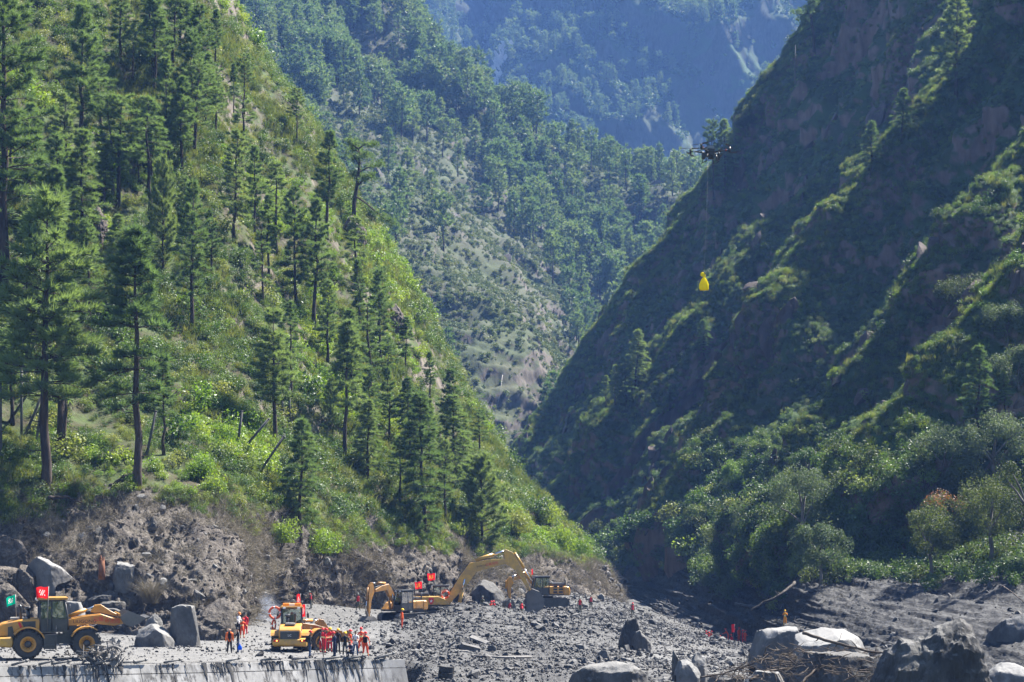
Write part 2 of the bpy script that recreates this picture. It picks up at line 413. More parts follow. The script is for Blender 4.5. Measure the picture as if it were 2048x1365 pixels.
tu = seg(*[34]*8); tv = seg(14, 34, 40, 40, 44, 44, 16)
G = loft(MR, tu, tv); N0 = grid_normals(G); q = G
dd = 11*fbm(q*.0085, 3)+8*ridged(np.stack([(q[..., 0]*.7+q[..., 1]*.3)*.018, q[..., 2]*.005, q[..., 0]*0], -1), 3)+4.6*ridged(q*[.05, .05, .03], 4)+1.1*ridged(q*.2, 3)
G = G+N0*dd[..., None]
mid = Surf(G); grid_mesh('forested_ridge', G, M['hillmid'])

# ---- far mountain
FM = [
 [(520, -360, 2950), (720, -340, 2900), (890, -320, 2900), (1015, -300, 2940), (1170, -320, 2820), (1370, -320, 2750), (1620, -320, 2650), (1920, -320, 2650)],
 [(550, -250, 2800), (730, -220, 2750), (880, -200, 2750), (1010, -180, 2800), (1150, -200, 2680), (1350, -200, 2600), (1600, -200, 2500), (1900, -200, 2500)],
 [(680, 20, 2450), (800, 20, 2400), (900, 20, 2430), (995, 80, 2520), (1090, 10, 2370), (1260, 0, 2280), (1500, 0, 2180), (1850, 0, 2180)],
 [(760, 200, 2200), (850, 190, 2180), (920, 180, 2220), (978, 185, 2290), (1060, 190, 2120), (1210, 190, 2020), (1450, 190, 1930), (1800, 190, 1930)],
 [(820, 380, 1950), (900, 370, 1930), (950, 340, 1960), (985, 310, 2000), (1060, 350, 1880), (1200, 370, 1780), (1420, 380, 1720), (1750, 380, 1720)],
 [(900, 600, 1650), (960, 600, 1640), (1010, 600, 1640), (1060, 600, 1620), (1130, 600, 1560), (1250, 600, 1500), (1450, 600, 1460), (1750, 600, 1460)],
 [(900, 860, 1450), (960, 860, 1440), (1010, 860, 1430), (1060, 860, 1420), (1130, 860, 1380), (1250, 860, 1340), (1450, 860, 1320), (1750, 860, 1320)],
]
FM = [[(x, y, 1900+(d-1900)*.72) for x, y, d in l] for l in FM]
tu = seg(40, 34, 34, 36, 50, 60, 40); tv = seg(26, 44, 56, 56, 50, 20)
G = loft(FM, tu, tv); N0 = grid_normals(G); q = G; pxg = PX(G)
# spurs that run down to the left, as the lit crests in the photograph do
def spur(G, line, amp, wid, dirv, left=.45):
    """raise a crest along a world polyline; the side towards the camera's left is the steeper one"""
    pts = np.array([P(*p) for p in line]); seg_a = pts[:-1]; seg_b = pts[1:]
    best = np.full(G.shape[:2], 1e9); sgn = np.zeros(G.shape[:2])
    for a, b in zip(seg_a, seg_b):
        ab = b-a; t = np.clip(((G-a)@ab)/(ab@ab), 0, 1); c = a+t[..., None]*ab; dv = G-c; ds = np.linalg.norm(dv, axis=-1)
        m = ds < best; best = np.where(m, ds, best)
        # image-plane side: left of / below the crest
        s = ab[0]*dv[..., 2]-ab[2]*dv[..., 0]; sgn = np.where(m, np.sign(s), sgn)
    ww = np.where(sgn > 0, wid*left, wid)
    k = np.clip(1-best/ww, 0, 1); k = k*k*(1.6-.6*k)
    return G+k[..., None]*np.array(dirv)*amp
for line, amp, wid in (
    ([(1250, -120, 2380), (1170, 0, 2300), (1100, 100, 2250), (1050, 170, 2180), (1000, 245, 2080)], 55, 150),
    ([(1480, -100, 2300), (1400, 60, 2150), (1330, 130, 2060), (1250, 170, 2010), (1180, 225, 1950), (1110, 300, 1850), (1060, 360, 1800)], 75, 190),
    ([(1700, 20, 2200), (1590, 90, 2100), (1500, 180, 2000), (1390, 260, 1900), (1290, 340, 1800)], 60, 160),
    ([(900, -150, 2600), (880, 0, 2420), (905, 110, 2300), (935, 190, 2200)], 50, 150),
    ([(1130, -60, 2450), (1060, 60, 2380), (1015, 150, 2280)], 30, 90),
    ([(1330, -80, 2350), (1240, 60, 2200), (1160, 150, 2080), (1110, 210, 2000)], 45, 110)):
    G = spur(G, [(x, y, 1900+(d-1900)*.72) for x, y, d in line], amp*1.35, wid, (-.15, -.75, .45))
dd = 34*ridged(np.stack([(q[..., 0]*1.0+q[..., 1]*.25+q[..., 2]*.8)*.0085, q[..., 2]*.002, q[..., 0]*0], -1), 4)+16*ridged(q*[.012, .012, .008], 4)+4*fbm(q*.06, 3)
G = G+N0*dd[..., None]
far = Surf(G); far_px = pxg; grid_mesh('mountain', G, M['hillfar'])

# ---- steep rocky mountain on the right
def sh(l, dx, dy, dd): return [(a+dx, b+dy, c+dd) for a, b, c in l]
S1 = [(1830, -330, 640), (1685, 0, 600), (1622, 115, 590), (1508, 262, 580), (1402, 420, 570), (1292, 558, 560), (1203, 702, 550), (1113, 862, 538), (1055, 945, 525), (1048, 1010, 512)]
S2 = [(1990, -200, 556), (1860, 90, 532), (1780, 260, 520), (1650, 420, 508), (1520, 552, 492), (1440, 632, 480), (1340, 745, 468), (1250, 865, 458), (1185, 975, 450), (1140, 1050, 446)]
S3 = [(2150, -260, 515), (2035, 10, 490), (1930, 200, 474), (1835, 330, 460), (1722, 462, 446), (1622, 568, 432), (1552, 660, 418), (1515, 800, 404), (1425, 950, 390), (1330, 1085, 376)]
S4 = [(2400, -120, 428), (2240, 140, 408), (2110, 330, 392), (1995, 440, 380), (1905, 545, 368), (1850, 670, 356), (1785, 800, 344), (1700, 925, 330), (1610, 1035, 318), (1520, 1110, 308)]
S5 = [(2600, 120, 352), (2380, 380, 330), (2200, 520, 314), (2070, 640, 302), (1965, 760, 292), (1885, 880, 283), (1800, 975, 275), (1710, 1060, 268), (1650, 1095, 263), (1600, 1118, 260)]
RM = [
 [(1900, -300, 820), (1740, 60, 790), (1660, 240, 770), (1560, 400, 760), (1480, 560, 750), (1370, 710, 740), (1280, 820, 730), (1190, 930, 720), (1130, 990, 700), (1110, 1040, 690)],
 sh(S1, 14, 34, 22), S1, sh(S1, 26, 14, -9),
 [(1950, -230, 580), (1815, 70, 555), (1740, 230, 545), (1640, 380, 533), (1540, 520, 522), (1430, 655, 512), (1320, 780, 502), (1215, 900, 490), (1135, 1000, 480), (1085, 1045, 475)],
 S2, sh(S2, 22, 10, -10),
 [(2060, -200, 545), (1920, 80, 522), (1830, 270, 508), (1720, 440, 496), (1610, 610, 484), (1520, 760, 470), (1430, 880, 456), (1345, 980, 446), (1265, 1060, 436), (1205, 1105, 428)],
 S3, sh(S3, 36, 10, -13),
 [(2320, -220, 458), (2200, 80, 440), (2090, 300, 426), (1980, 470, 412), (1880, 620, 398), (1780, 760, 384), (1690, 880, 370), (1600, 980, 356), (1525, 1050, 345), (1450, 1108, 335)],
 S4, sh(S4, 24, 8, -9),
 [(2520, 60, 398), (2340, 300, 380), (2200, 480, 364), (2080, 620, 350), (1980, 745, 338), (1890, 860, 326), (1800, 960, 314), (1710, 1045, 302), (1640, 1085, 296), (1590, 1112, 290)],
 S5, sh(S5, 26, 8, -8),
 [(2850, 650, 275), (2600, 800, 262), (2420, 900, 254), (2280, 980, 248), (2160, 1040, 243), (2060, 1080, 240), (1960, 1108, 242), (1870, 1122, 245), (1780, 1130, 248), (1700, 1138, 252)],
]
RM.append(sh(RM[-1], 0, 70, -2))
RM = [[(x, y, l[-1][2]+(d-l[-1][2])*.4) for x, y, d in l] for l in RM]
RM = [l+[(l[-1][0], l[-1][1]+45, l[-1][2]+6)] for l in RM]
tu = seg(26, 28, 30, 30, 30, 32, 34, 34, 24, 8); tv = seg(12, 8, 12, 44, 26, 10, 34, 40, 14, 50, 34, 10, 34, 26, 10, 46, 8)
tv_cliff = tv; G = loft(RM, tu, tv, lin=True); N0 = grid_normals(G); q = G
crest = np.exp(-((np.broadcast_to(tv[:, None], G.shape[:2])-2)/.35)**2)
TVg = np.broadcast_to(tv[:, None], G.shape[:2]); TUg = np.broadcast_to(tu[None, :], G.shape[:2]); wob = .35*fbm(q*.02+4, 3)
rib1 = ridged(np.stack([TVg*.75+wob, TUg*.22+wob, TVg*0], -1), 3); rib2 = ridged(np.stack([TVg*2.2+wob*2, TUg*.6, TVg*0+3], -1), 3)
dr = 2.5*fbm(q*.018, 3)+5.5*rib1+3.6*rib2+4.4*ridged(q*[.045, .045, .022], 4)+2.3*ridged(q*[.14, .14, .055], 4)+.5*fbm(q*[.5, .5, .3], 3)
G = G+N0*(dr*(1-.4*crest))[..., None]; G[..., 0] += crest*4.5*fbm(np.stack([q[..., 2]*.06, q[..., 2]*0, q[..., 2]*0], -1), 3)
for k_, am, wd_ in ((2, 3.5, 13), (5, 5, 14), (8, 6, 17), (11, 5, 14), (14, 4, 13)):
    G = spur(G, RM[k_][:-1], am, wd_, (-.25, -.35, .9), .5)
rightS = Surf(G); grid_mesh('cliff', G, M['cliff'])

# ---- scoured mud bank at the foot of the right-hand mountain
RB = [
 [(1150, 1075, 470), (1190, 1085, 445), (1320, 1070, 390), (1440, 1085, 345), (1520, 1090, 318), (1600, 1100, 276), (1720, 1112, 262), (1880, 1090, 254), (2080, 1045, 250), (2350, 925, 256)],
 [(1170, 1118, 440), (1205, 1120, 424), (1330, 1102, 368), (1450, 1108, 326), (1525, 1112, 300), (1605, 1122, 256), (1710, 1138, 246), (1870, 1122, 239), (2060, 1080, 234), (2320, 968, 240)],
 [(1190, 1150, 415), (1215, 1155, 402), (1325, 1160, 348), (1440, 1175, 306), (1520, 1180, 282), (1605, 1190, 240), (1710, 1200, 228), (1880, 1195, 216), (2080, 1180, 206), (2350, 1150, 200)],
 [(1205, 1175, 400), (1230, 1180, 385), (1330, 1200, 330), (1435, 1225, 288), (1515, 1235, 264), (1600, 1245, 226), (1715, 1255, 210), (1890, 1260, 196), (2100, 1265, 182), (2380, 1280, 165)],
 [(1225, 1200, 375), (1255, 1210, 355), (1345, 1250, 300), (1440, 1285, 262), (1520, 1295, 240), (1600, 1305, 212), (1720, 1320, 195), (1900, 1335, 178), (2120, 1360, 160), (2400, 1400, 140)],
 [(1235, 1225, 350), (1270, 1245, 330), (1355, 1295, 280), (1450, 1330, 245), (1530, 1345, 222), (1610, 1360, 198), (1730, 1380, 182), (1910, 1400, 165), (2130, 1440, 148), (2420, 1480, 130)],
]
tu = seg(*[56]*9); tv = seg(16, 44, 44, 44, 14)
G = loft(RB, tu, tv); N0 = grid_normals(G); q = G
# flow-polished ribs run along the river
fl = np.stack([(q[..., 0]+.15*q[..., 1])*.05, q[..., 2]*.35, q[..., 1]*.03], -1)
TV2 = np.broadcast_to(tv[:, None], G.shape[:2]); TU2 = np.broadcast_to(tu[None, :], G.shape[:2]); w2 = .4*fbm(q*.05, 3)
G = G+N0*(1.3*ridged(np.stack([TU2*.4+w2, TV2*1.4-TU2*.6+w2, TV2*0], -1), 5, .55)+.35*ridged(np.stack([TU2*.9, TV2*7-TU2*2.6+w2*2, TV2*0+2], -1), 4, .6)+.22*ridged(q*[.7, .7, 1.4], 3))[..., None]
rbank = Surf(G); grid_mesh('scoured_bank', G, M['mudR'])

# ---- debris field: road, rubble heap and river bed in one sheet
CP = [(-300, 1342, 116), (-150, 1337, 120), (0, 1333, 124), (100, 1331, 125.6), (200, 1330, 127), (300, 1328.5, 129.4), (400, 1327, 132), (500, 1324, 135), (600, 1322, 138), (700, 1320, 140.5), (790, 1318, 143),
 (-200, 1308, 136), (60, 1304, 140), (300, 1302, 142), (500, 1302, 147), (620, 1298, 152), (-200, 1278, 155), (200, 1278, 160), (430, 1276, 164),
 (500, 1250, 176), (600, 1245, 182), (520, 1230, 195), (640, 1228, 200), (700, 1268, 170), (700, 1244, 190), (780, 1248, 190), (860, 1244, 191), (870, 1245, 203), (800, 1243, 198), (915, 1205, 192), (560, 1214, 198), (640, 1214, 202), (716, 1222, 206),
 (980, 1230, 195), (1040, 1236, 197), (1080, 1234, 199), (1180, 1216, 213), (1250, 1228, 222), (1330, 1258, 222), (1420, 1290, 214), (1500, 1304, 200), (1560, 1300, 215),
 (800, 1290, 160), (900, 1270, 170), (1000, 1280, 168), (1100, 1275, 178), (1200, 1290, 178), (1300, 1300, 178), (1000, 1318, 152), (1150, 1325, 150), (1300, 1335, 148), (1420, 1335, 150),
 (840, 1335, 143), (900, 1355, 136), (1050, 1352, 136), (1200, 1352, 136), (1400, 1352, 136), (870, 1400, 128), (1100, 1420, 120), (1400, 1430, 110), (1700, 1400, 110), (2000, 1420, 105),
 (850, 1230, 214), (1000, 1228, 214), (1100, 1224, 217), (1000, 1240, 203), (700, 1208, 228), (900, 1204, 236), (1100, 1204, 245), (1200, 1200, 258), (1235, 1206, 262),
 (1300, 1240, 258), (1400, 1285, 250), (1600, 1330, 180), (1800, 1370, 150), (2048, 1400, 130), (2300, 1420, 130), (1230, 1200, 330), (1330, 1238, 300)]
cp = np.array([P(*c) for c in CP])
def tps_fit(xy, z, lam=2.0):
    n = len(xy); d = np.linalg.norm(xy[:, None]-xy[None], axis=-1); K = np.where(d > 0, d*d*np.log(d+1e-9), 0)+lam*np.eye(n)
    A = np.zeros((n+3, n+3)); A[:n, :n] = K; A[:n, n] = A[n, :n] = 1; A[:n, n+1:] = xy; A[n+1:, :n] = xy.T
    return np.linalg.solve(A, np.concatenate([z, [0, 0, 0]]))
SC = 20.0
cw = tps_fit(cp[:, :2]/SC, cp[:, 2], .02)
def ground_z(x, y, rough=True):
    x = np.asarray(x, float); y = np.asarray(y, float); xy = np.stack([x, y], -1).reshape(-1, 2)
    out = np.empty(len(xy))
    for a in range(0, len(xy), 20000):
        c = xy[a:a+20000]/SC; d = np.linalg.norm(c[:, None]-cp[None, :, :2]/SC, axis=-1)
        out[a:a+20000] = np.where(d > 0, d*d*np.log(d+1e-9), 0)@cw[:-3]+cw[-3]+c@cw[-2:]
    z = out.reshape(x.shape)
    if rough:
        p = np.stack([x, y, x*0], -1)
        rg = sstep(-17, -10, x+(y-150)*.0)*1.0+.25
        z = z+rg*(.28*fbm(p*.25, 3)+.12*ridged(p*.7, 3))
    return z
WALL = [(-300, 1342, 116), (0, 1333, 124), (200, 1330, 127), (400, 1327, 132), (600, 1322, 138), (795, 1318, 143)]
WP = np.array([P(*q_) for q_ in WALL]); WALL_X = WP[-1, 0]
def wall_y(x): return np.interp(x, np.concatenate([[-120], WP[:, 0]]), np.concatenate([[WP[0, 1]-30], WP[:, 1]]))
gx = np.concatenate([np.arange(-75, -12, .5), np.arange(-12, 30, .3), np.arange(30, 75, 1.0)])
gy = np.concatenate([np.arange(95, 200, .4), np.arange(200, 300, .7), np.arange(300, 420, 4)])
X, Y = np.meshgrid(gx, gy); Z = ground_z(X, Y)
# the road ends at the retaining wall: in front of it the river bed lies far below
WY = wall_y(X)
cut = (1-sstep(-.5, .25, Y-WY))*(1-sstep(WALL_X-1.2, WALL_X+2.4, X))
Z = Z-7.5*cut
G = np.stack([X, Y, Z], -1)
field = Surf(G)
pale = np.exp(-(((PX(G)[..., 0]-1330)/130)**2+((PX(G)[..., 1]-1318)/26)**2))
fo = grid_mesh('debris_field', G, M['rubble'], {'road': np.clip((1-sstep(-13, -6.5, X+.6*fbm(G*.3, 2)))*(1-.6*sstep(168, 185, Y))+pale, 0, 1)})
def gz(x, y): return float(ground_z(np.array([x]), np.array([y]))[0])
def on_ground(px, d):
    x = (px-1024)*d/F; return np.array([x, d, gz(x, d)])
# ---- land that carries the scene out to the horizon
bs = 9000; tmp = np_mesh('valley_floor', np.array([(-bs, -bs, -14), (bs, -bs, -14), (bs, bs, -14), (-bs, bs, -14)], float), np.array([[0, 1, 2, 3]]), [M['hillfar']])
tag(obj('valley_floor', tmp), kind='structure')
# ================================================================== plants
GR = (.5, .5, .5)
M['bark'] = mat_rock('pine_bark', (.03, .024, .02), (.06, .045, .035), (.1, .075, .055), 2.5, (1, 1, .25), .6, .05)
M['barkg'] = mat_rock('grey_bark', (.08, .07, .06), (.15, .135, .12), (.24, .22, .2), 2.5, (1, 1, .25), .5, .04)
M['needle'] = mat_leaf('pine_needles', [(0, (.07, .115, .06)), (.5, (.1, .155, .076)), (1, (.135, .185, .09))], .45, (1.3, 1.3, .6), .6, .2, .35)
M['needlem'] = mat_leaf('pine_needles_ridge', [(0, (.07, .12, .06)), (.5, (.1, .16, .075)), (1, (.14, .19, .09))], .4, (1.2, 1.2, .6), .5, .3, .2)
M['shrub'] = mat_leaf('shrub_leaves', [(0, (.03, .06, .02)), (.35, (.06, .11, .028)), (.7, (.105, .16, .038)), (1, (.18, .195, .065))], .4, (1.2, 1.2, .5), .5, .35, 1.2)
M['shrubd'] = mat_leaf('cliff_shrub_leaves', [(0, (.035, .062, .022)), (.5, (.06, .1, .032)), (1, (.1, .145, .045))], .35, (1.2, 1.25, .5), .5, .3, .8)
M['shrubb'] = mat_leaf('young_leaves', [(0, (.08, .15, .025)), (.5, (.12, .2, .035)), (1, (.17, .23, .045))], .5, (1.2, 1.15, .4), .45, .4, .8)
M['shrubm'] = mat_leaf('ridge_scrub', [(0, (.065, .098, .042)), (.5, (.1, .135, .06)), (1, (.16, .18, .085))], .3, (1.1, 1.1, .6), .6, .2, .5)
M['shrubf'] = mat_leaf('mountain_scrub', [(0, (.04, .075, .03)), (.5, (.06, .11, .04)), (1, (.1, .15, .05))], .3, (1.1, 1.1, .6), .6, .2, .1)
M['grass'] = mat_leaf('dry_grass', [(0, (.06, .095, .025)), (.5, (.1, .135, .037)), (1, (.165, .175, .06))], .45, (1.2, 1.15, .5), .6, .2, 0)
M['straw'] = mat_leaf('dead_brush', [(0, (.09, .075, .055)), (.5, (.15, .13, .1)), (1, (.24, .21, .165))], .2, (1, 1, .8), .7, .1, 0)
M['leafg'] = mat_leaf('grey_green_leaves', [(0, (.045, .068, .04)), (.5, (.065, .095, .052)), (1, (.09, .12, .07))], .35, (1.2, 1.2, .7), .6, .25, .5)
M['leafo'] = mat_leaf('olive_leaves', [(0, (.035, .05, .02)), (.5, (.055, .075, .028)), (1, (.065, .085, .032))], .4, (1.2, 1.2, .5), .6, .25, .5)
M['leafr'] = mat_leaf('red_leaves', [(0, (.14, .055, .03)), (.5, (.17, .075, .038)), (1, (.19, .1, .045))], .4, (1.2, 1.0, .6), .45, .3, .5)

def unit(v): return v/(np.linalg.norm(v, axis=-1, keepdims=True)+1e-9)
def needles(pos, d, size, K, wid, spread, r):
    """K thin blades fanning out of each point"""
    n = len(pos); pos = np.repeat(pos, K, 0); d = np.repeat(d, K, 0); size = np.repeat(size, K)[:, None]
    dd = unit(d+spread*r.normal(size=(n*K, 3))); pr = unit(np.cross(dd, r.normal(size=(n*K, 3))))
    L = size*(.65+.5*r.random((n*K, 1))); W = wid*size
    V = np.stack([pos-pr*W*.5+dd*L*.12, pos+pr*W*.5+dd*L*.12, pos+dd*L], 1).reshape(-1, 3)
    return V, np.arange(n*K*3).reshape(-1, 3)
def leaves(pos, nrm, size, r, asp=.6, flat=.8):
    """one pointed leaf (two triangles, folded a little) at each point"""
    n = len(pos); size = np.broadcast_to(size, n)[:, None]
    nn = unit(nrm*flat+r.normal(size=(n, 3))*.75); t = unit(np.cross(nn, r.normal(size=(n, 3)))); b = np.cross(nn, t)
    a = pos-t*size*.5; c = pos+t*size*.5; e = b*size*asp*.5+nn*size*.08
    V = np.stack([a, pos+e, c, pos-b*size*asp*.5+nn*size*.08], 1).reshape(-1, 3); k = np.arange(n)*4
    Fc = np.stack([np.stack([k, k+1, k+2], -1), np.stack([k, k+2, k+3], -1)], 1).reshape(-1, 3)
    return V, Fc
def tri_tube(a, b, ra, rb, n=4):
    """bare branch segments as thin n-sided tubes, all at once; a, b: (m,3)"""
    d = unit(b-a); h = np.where(np.abs(d[:, 2:3]) < .9, np.array([[0, 0, 1.]]), np.array([[1., 0, 0]])); u = unit(np.cross(d, h)); q = np.cross(d, u)
    m = len(a); V = np.zeros((m, 2*n, 3)); ra = np.broadcast_to(ra, m)[:, None]; rb = np.broadcast_to(rb, m)[:, None]
    for k in range(n):
        c, s = math.cos(2*math.pi*k/n), math.sin(2*math.pi*k/n); V[:, k] = a+(u*c+q*s)*ra; V[:, n+k] = b+(u*c+q*s)*rb
    Fs = []
    for k in range(n):
        k2 = (k+1) % n; Fs += [[k, k2, n+k2], [k, n+k2, n+k]]
    Fc = (np.arange(m)*2*n)[:, None, None]+np.array(Fs)[None]
    return V.reshape(-1, 3), Fc.reshape(-1, 3)
def join(parts):
    """parts: (V, F, material index)"""
    Vs, Fs, Ms, b = [], [], [], 0
    for V, Fc, m in parts:
        Vs.append(V); Fs.append(Fc+b); Ms.append(np.full(len(Fc), m)); b += len(V)
    return np.concatenate(Vs), np.concatenate(Fs), np.concatenate(Ms)

def pine(seed, H=20.0, base=.35, spread=.2, whorls=20, per=5, tuft=.55, K=8, wid=.1, rise=.15, droop=.1, roundness=0.0, gap=.12, side=6, lean=0.0, tufts=14):
    """returns trunk mesh, crown mesh of a pine H metres tall"""
    r = np.random.default_rng(seed)
    wob = r.normal(size=(9, 2))*.012*H; wob[0] = 0; wob[-1] *= .6
    tz = np.linspace(0, 1, 9); path = np.stack([wob[:, 0]*.5+lean*H*tz**1.5, wob[:, 1]*.5, tz*H], -1); path[0, 2] = -1.2
    r0 = .0155*H+.02; rad = r0*(1-tz)**.85+.012; rad[0] *= 1.35
    tb = MB(); tb.tube(path, rad, 9, True)
    # stubs of dead branches below the crown
    for k in range(7):
        f = .12+(base-.1)*r.random(); c = np.array([np.interp(f, tz, path[:, i]) for i in range(3)]); a = r.random()*6.28; L = (.02+.05*r.random())*H
        e = c+np.array([math.cos(a)*L, math.sin(a)*L, -.1*L+.25*L*r.random()]); tb.tube([c, (c+e)/2+[0, 0, .04*L], e], [.045, .03, .012], 4, False)
    A, B, RA, RB_, TP, TD, TS = [], [], [], [], [], [], []
    for wv in range(whorls):
        t = (wv+.3*r.random())/whorls
        f = base+(1-base)*(t**.92)
        if r.random() < gap and wv > 1: continue
        c0 = np.array([np.interp(f, tz, path[:, i]) for i in range(3)])
        prof = (1-t)**(.75-.35*roundness)*(.5+.5*min(1, t*(3.2+2*roundness)+.15))
        a0 = r.random()*6.28
        for b in range(per):
            if r.random() < .12: continue
            a = a0+6.283*b/per+r.normal()*.25; L = spread*H*prof*(.4+.85*r.random())+.25
            dirh = np.array([math.cos(a), math.sin(a), 0]); up = rise+.55*t*t+.12*r.normal()
            s = np.linspace(0, 1, 5)[:, None]
            pts = c0+dirh*L*s+np.array([0, 0, 1])*(up*L*s-droop*L*s*s*1.4+.12*L*np.maximum(s-.75, 0)*2)+r.normal(size=(5, 3))*.03*L*s
            A.append(pts[:-1]); B.append(pts[1:]); rb = (.022+.012*L)*(1-np.linspace(0, .85, 5)); RA.append(rb[:-1]); RB_.append(rb[1:])
            nt_ = max(4, int(tufts*(.35+.75*L/(spread*H))))
            ss = .28+.72*r.random(nt_)**.7; ss[-1] = 1.0
            pc = np.stack([np.interp(ss, s[:, 0], pts[:, i]) for i in range(3)], -1)
            latd = np.stack([-dirh[1]*np.ones(nt_), dirh[0]*np.ones(nt_), np.zeros(nt_)], -1)
            off = (r.random(nt_)-.5)*2*(.34*L)*(1.1-ss)*1.1
            fw = np.abs(off)*.55
            tip = pc+latd*off[:, None]+dirh*fw[:, None]+np.array([0, 0, 1])*((.1+.1*r.random(nt_))*tuft)[:, None]
            A.append(pc); B.append(tip); RA.append(np.full(nt_, .022)); RB_.append(np.full(nt_, .01))
            TP.append(tip); TD.append(unit(dirh*.8+latd*np.sign(off)[:, None]*.45+np.array([0, 0, .75])+r.normal(size=(nt_, 3))*.2)); TS.append(tuft*(.7+.6*r.random(nt_)))
    TP.append(path[-1:]); TD.append(np.array([[0, 0, 1.]])); TS.append(np.array([tuft*1.3]))
    tv_, tf_ = tri_tube(np.concatenate(A), np.concatenate(B), np.concatenate(RA), np.concatenate(RB_), 3)
    nv_, nf_ = needles(np.concatenate(TP), np.concatenate(TD), np.concatenate(TS), K, wid, .55, r)
    V, Fc, mi = join([(tv_, tf_, 0), (nv_, nf_, 1)])
    return tb, (V, Fc, mi)

def pine_proto(name, seed, needle='needle', **kw):
    tb, (V, Fc, mi) = pine(seed, **kw)
    tm = bpy.data.meshes.new('trunk'); tm.from_pydata(tb.v, [], tb.f); tm.polygons.foreach_set('use_smooth', tb.sm); tm.materials.append(M['bark']); tm.update()
    cm = np_mesh('crown', V, Fc, [M['bark'], M[needle]], False, mi)
    return dict(H=kw.get('H', 20.0), trunk=tm, crown=cm)
def joined(name, tb, V, Fc, mi, mats):
    tv_ = np.array(tb.v); tf_ = []
    for f in tb.f:
        for k in range(1, len(f)-1): tf_.append((f[0], f[k], f[k+1]))
    V2, F2, m2 = join([(tv_, np.array(tf_), 0), (V, Fc, 0)]); m2 = np.concatenate([np.zeros(len(tf_), int), mi])
    return np_mesh(name, V2, F2, mats, False, m2)

# pines of the near hillside (full detail) and of the ridges (light)
PN = [
 pine_proto('p', 1, H=20, base=.34, spread=.20, whorls=19, per=6, tuft=.72, K=10, wid=.1, rise=.12, droop=.12, tufts=34),        # 0 tall layered
 pine_proto('p', 2, H=20, base=.36, spread=.17, whorls=17, per=6, tuft=.72, K=10, wid=.1, rise=.1, droop=.16, gap=.2, tufts=34),  # 1
 pine_proto('p', 3, H=20, base=.30, spread=.16, whorls=22, per=5, tuft=.68, K=10, wid=.1, rise=.25, droop=.1, tufts=30),           # 2
 pine_proto('p', 4, H=20, base=.22, spread=.19, whorls=22, per=5, tuft=.68, K=10, wid=.1, rise=.2, droop=.12, gap=.08, tufts=30),  # 3
 pine_proto('p', 5, H=20, base=.10, spread=.27, whorls=20, per=6, tuft=.9, K=13, wid=.1, rise=.45, droop=.05, roundness=.8, gap=.03, tufts=34), # 4 broad, fluffy
 pine_proto('p', 6, H=20, base=.50, spread=.20, whorls=10, per=5, tuft=.75, K=10, wid=.1, rise=.3, droop=.15, roundness=1.0, gap=.15, tufts=34),  # 5 umbrella-shaped
 pine_proto('p', 9, H=20, base=.25, spread=.15, whorls=16, per=4, tuft=.7, K=10, wid=.1, rise=.2, droop=.15, gap=.28, tufts=26),  # ragged, slender
 pine_proto('p', 10, H=20, base=.4, spread=.17, whorls=13, per=5, tuft=.75, K=10, wid=.1, rise=.3, droop=.2, gap=.25, roundness=.4, tufts=28),  # thin-topped
 pine_proto('p', 8, H=20, base=.12, spread=.2, whorls=22, per=6, tuft=.72, K=10, wid=.1, rise=.05, droop=.22, gap=.05, tufts=30),  # 6 low layered
]
PN.append(pine_proto('p', 15, H=34, base=.2, spread=.17, whorls=26, per=6, tuft=.85, K=10, wid=.1, rise=.25, droop=.15, gap=.15, roundness=.3, tufts=44))
PN.append(pine_proto('p', 17, H=20, base=.45, spread=.16, whorls=14, per=4, tuft=.7, K=10, wid=.1, rise=.15, droop=.25, gap=.38, roundness=.2, tufts=30))
PN.append(pine_proto('p', 19, H=20, base=.3, spread=.22, whorls=12, per=5, tuft=.7, K=10, wid=.1, rise=.4, droop=.1, gap=.3, roundness=.6, tufts=30, lean=.04))   # 9 the old giant
def ridge_pine(seed, **kw):
    tb, (V, Fc, mi) = pine(seed, **kw); return joined('pine', tb, V, Fc, mi, [M['bark'], M['needlem']])
PM = [ridge_pine(21, H=15, base=.25, spread=.24, whorls=12, per=5, tuft=1.15, K=7, wid=.24, rise=.3, roundness=.7, tufts=9),
      ridge_pine(22, H=15, base=.2, spread=.2, whorls=13, per=5, tuft=1.1, K=7, wid=.24, rise=.2, roundness=.3, tufts=9),
      ridge_pine(23, H=15, base=.3, spread=.28, whorls=9, per=5, tuft=1.25, K=7, wid=.24, rise=.35, roundness=1.0, tufts=10),
      ridge_pine(24, H=15, base=.15, spread=.2, whorls=14, per=5, tuft=1.05, K=7, wid=.24, rise=.1, droop=.2, roundness=.1, tufts=9),
      ridge_pine(25, H=15, base=.42, spread=.22, whorls=8, per=5, tuft=1.2, K=7, wid=.24, rise=.4, roundness=.9, gap=.2, tufts=9)]

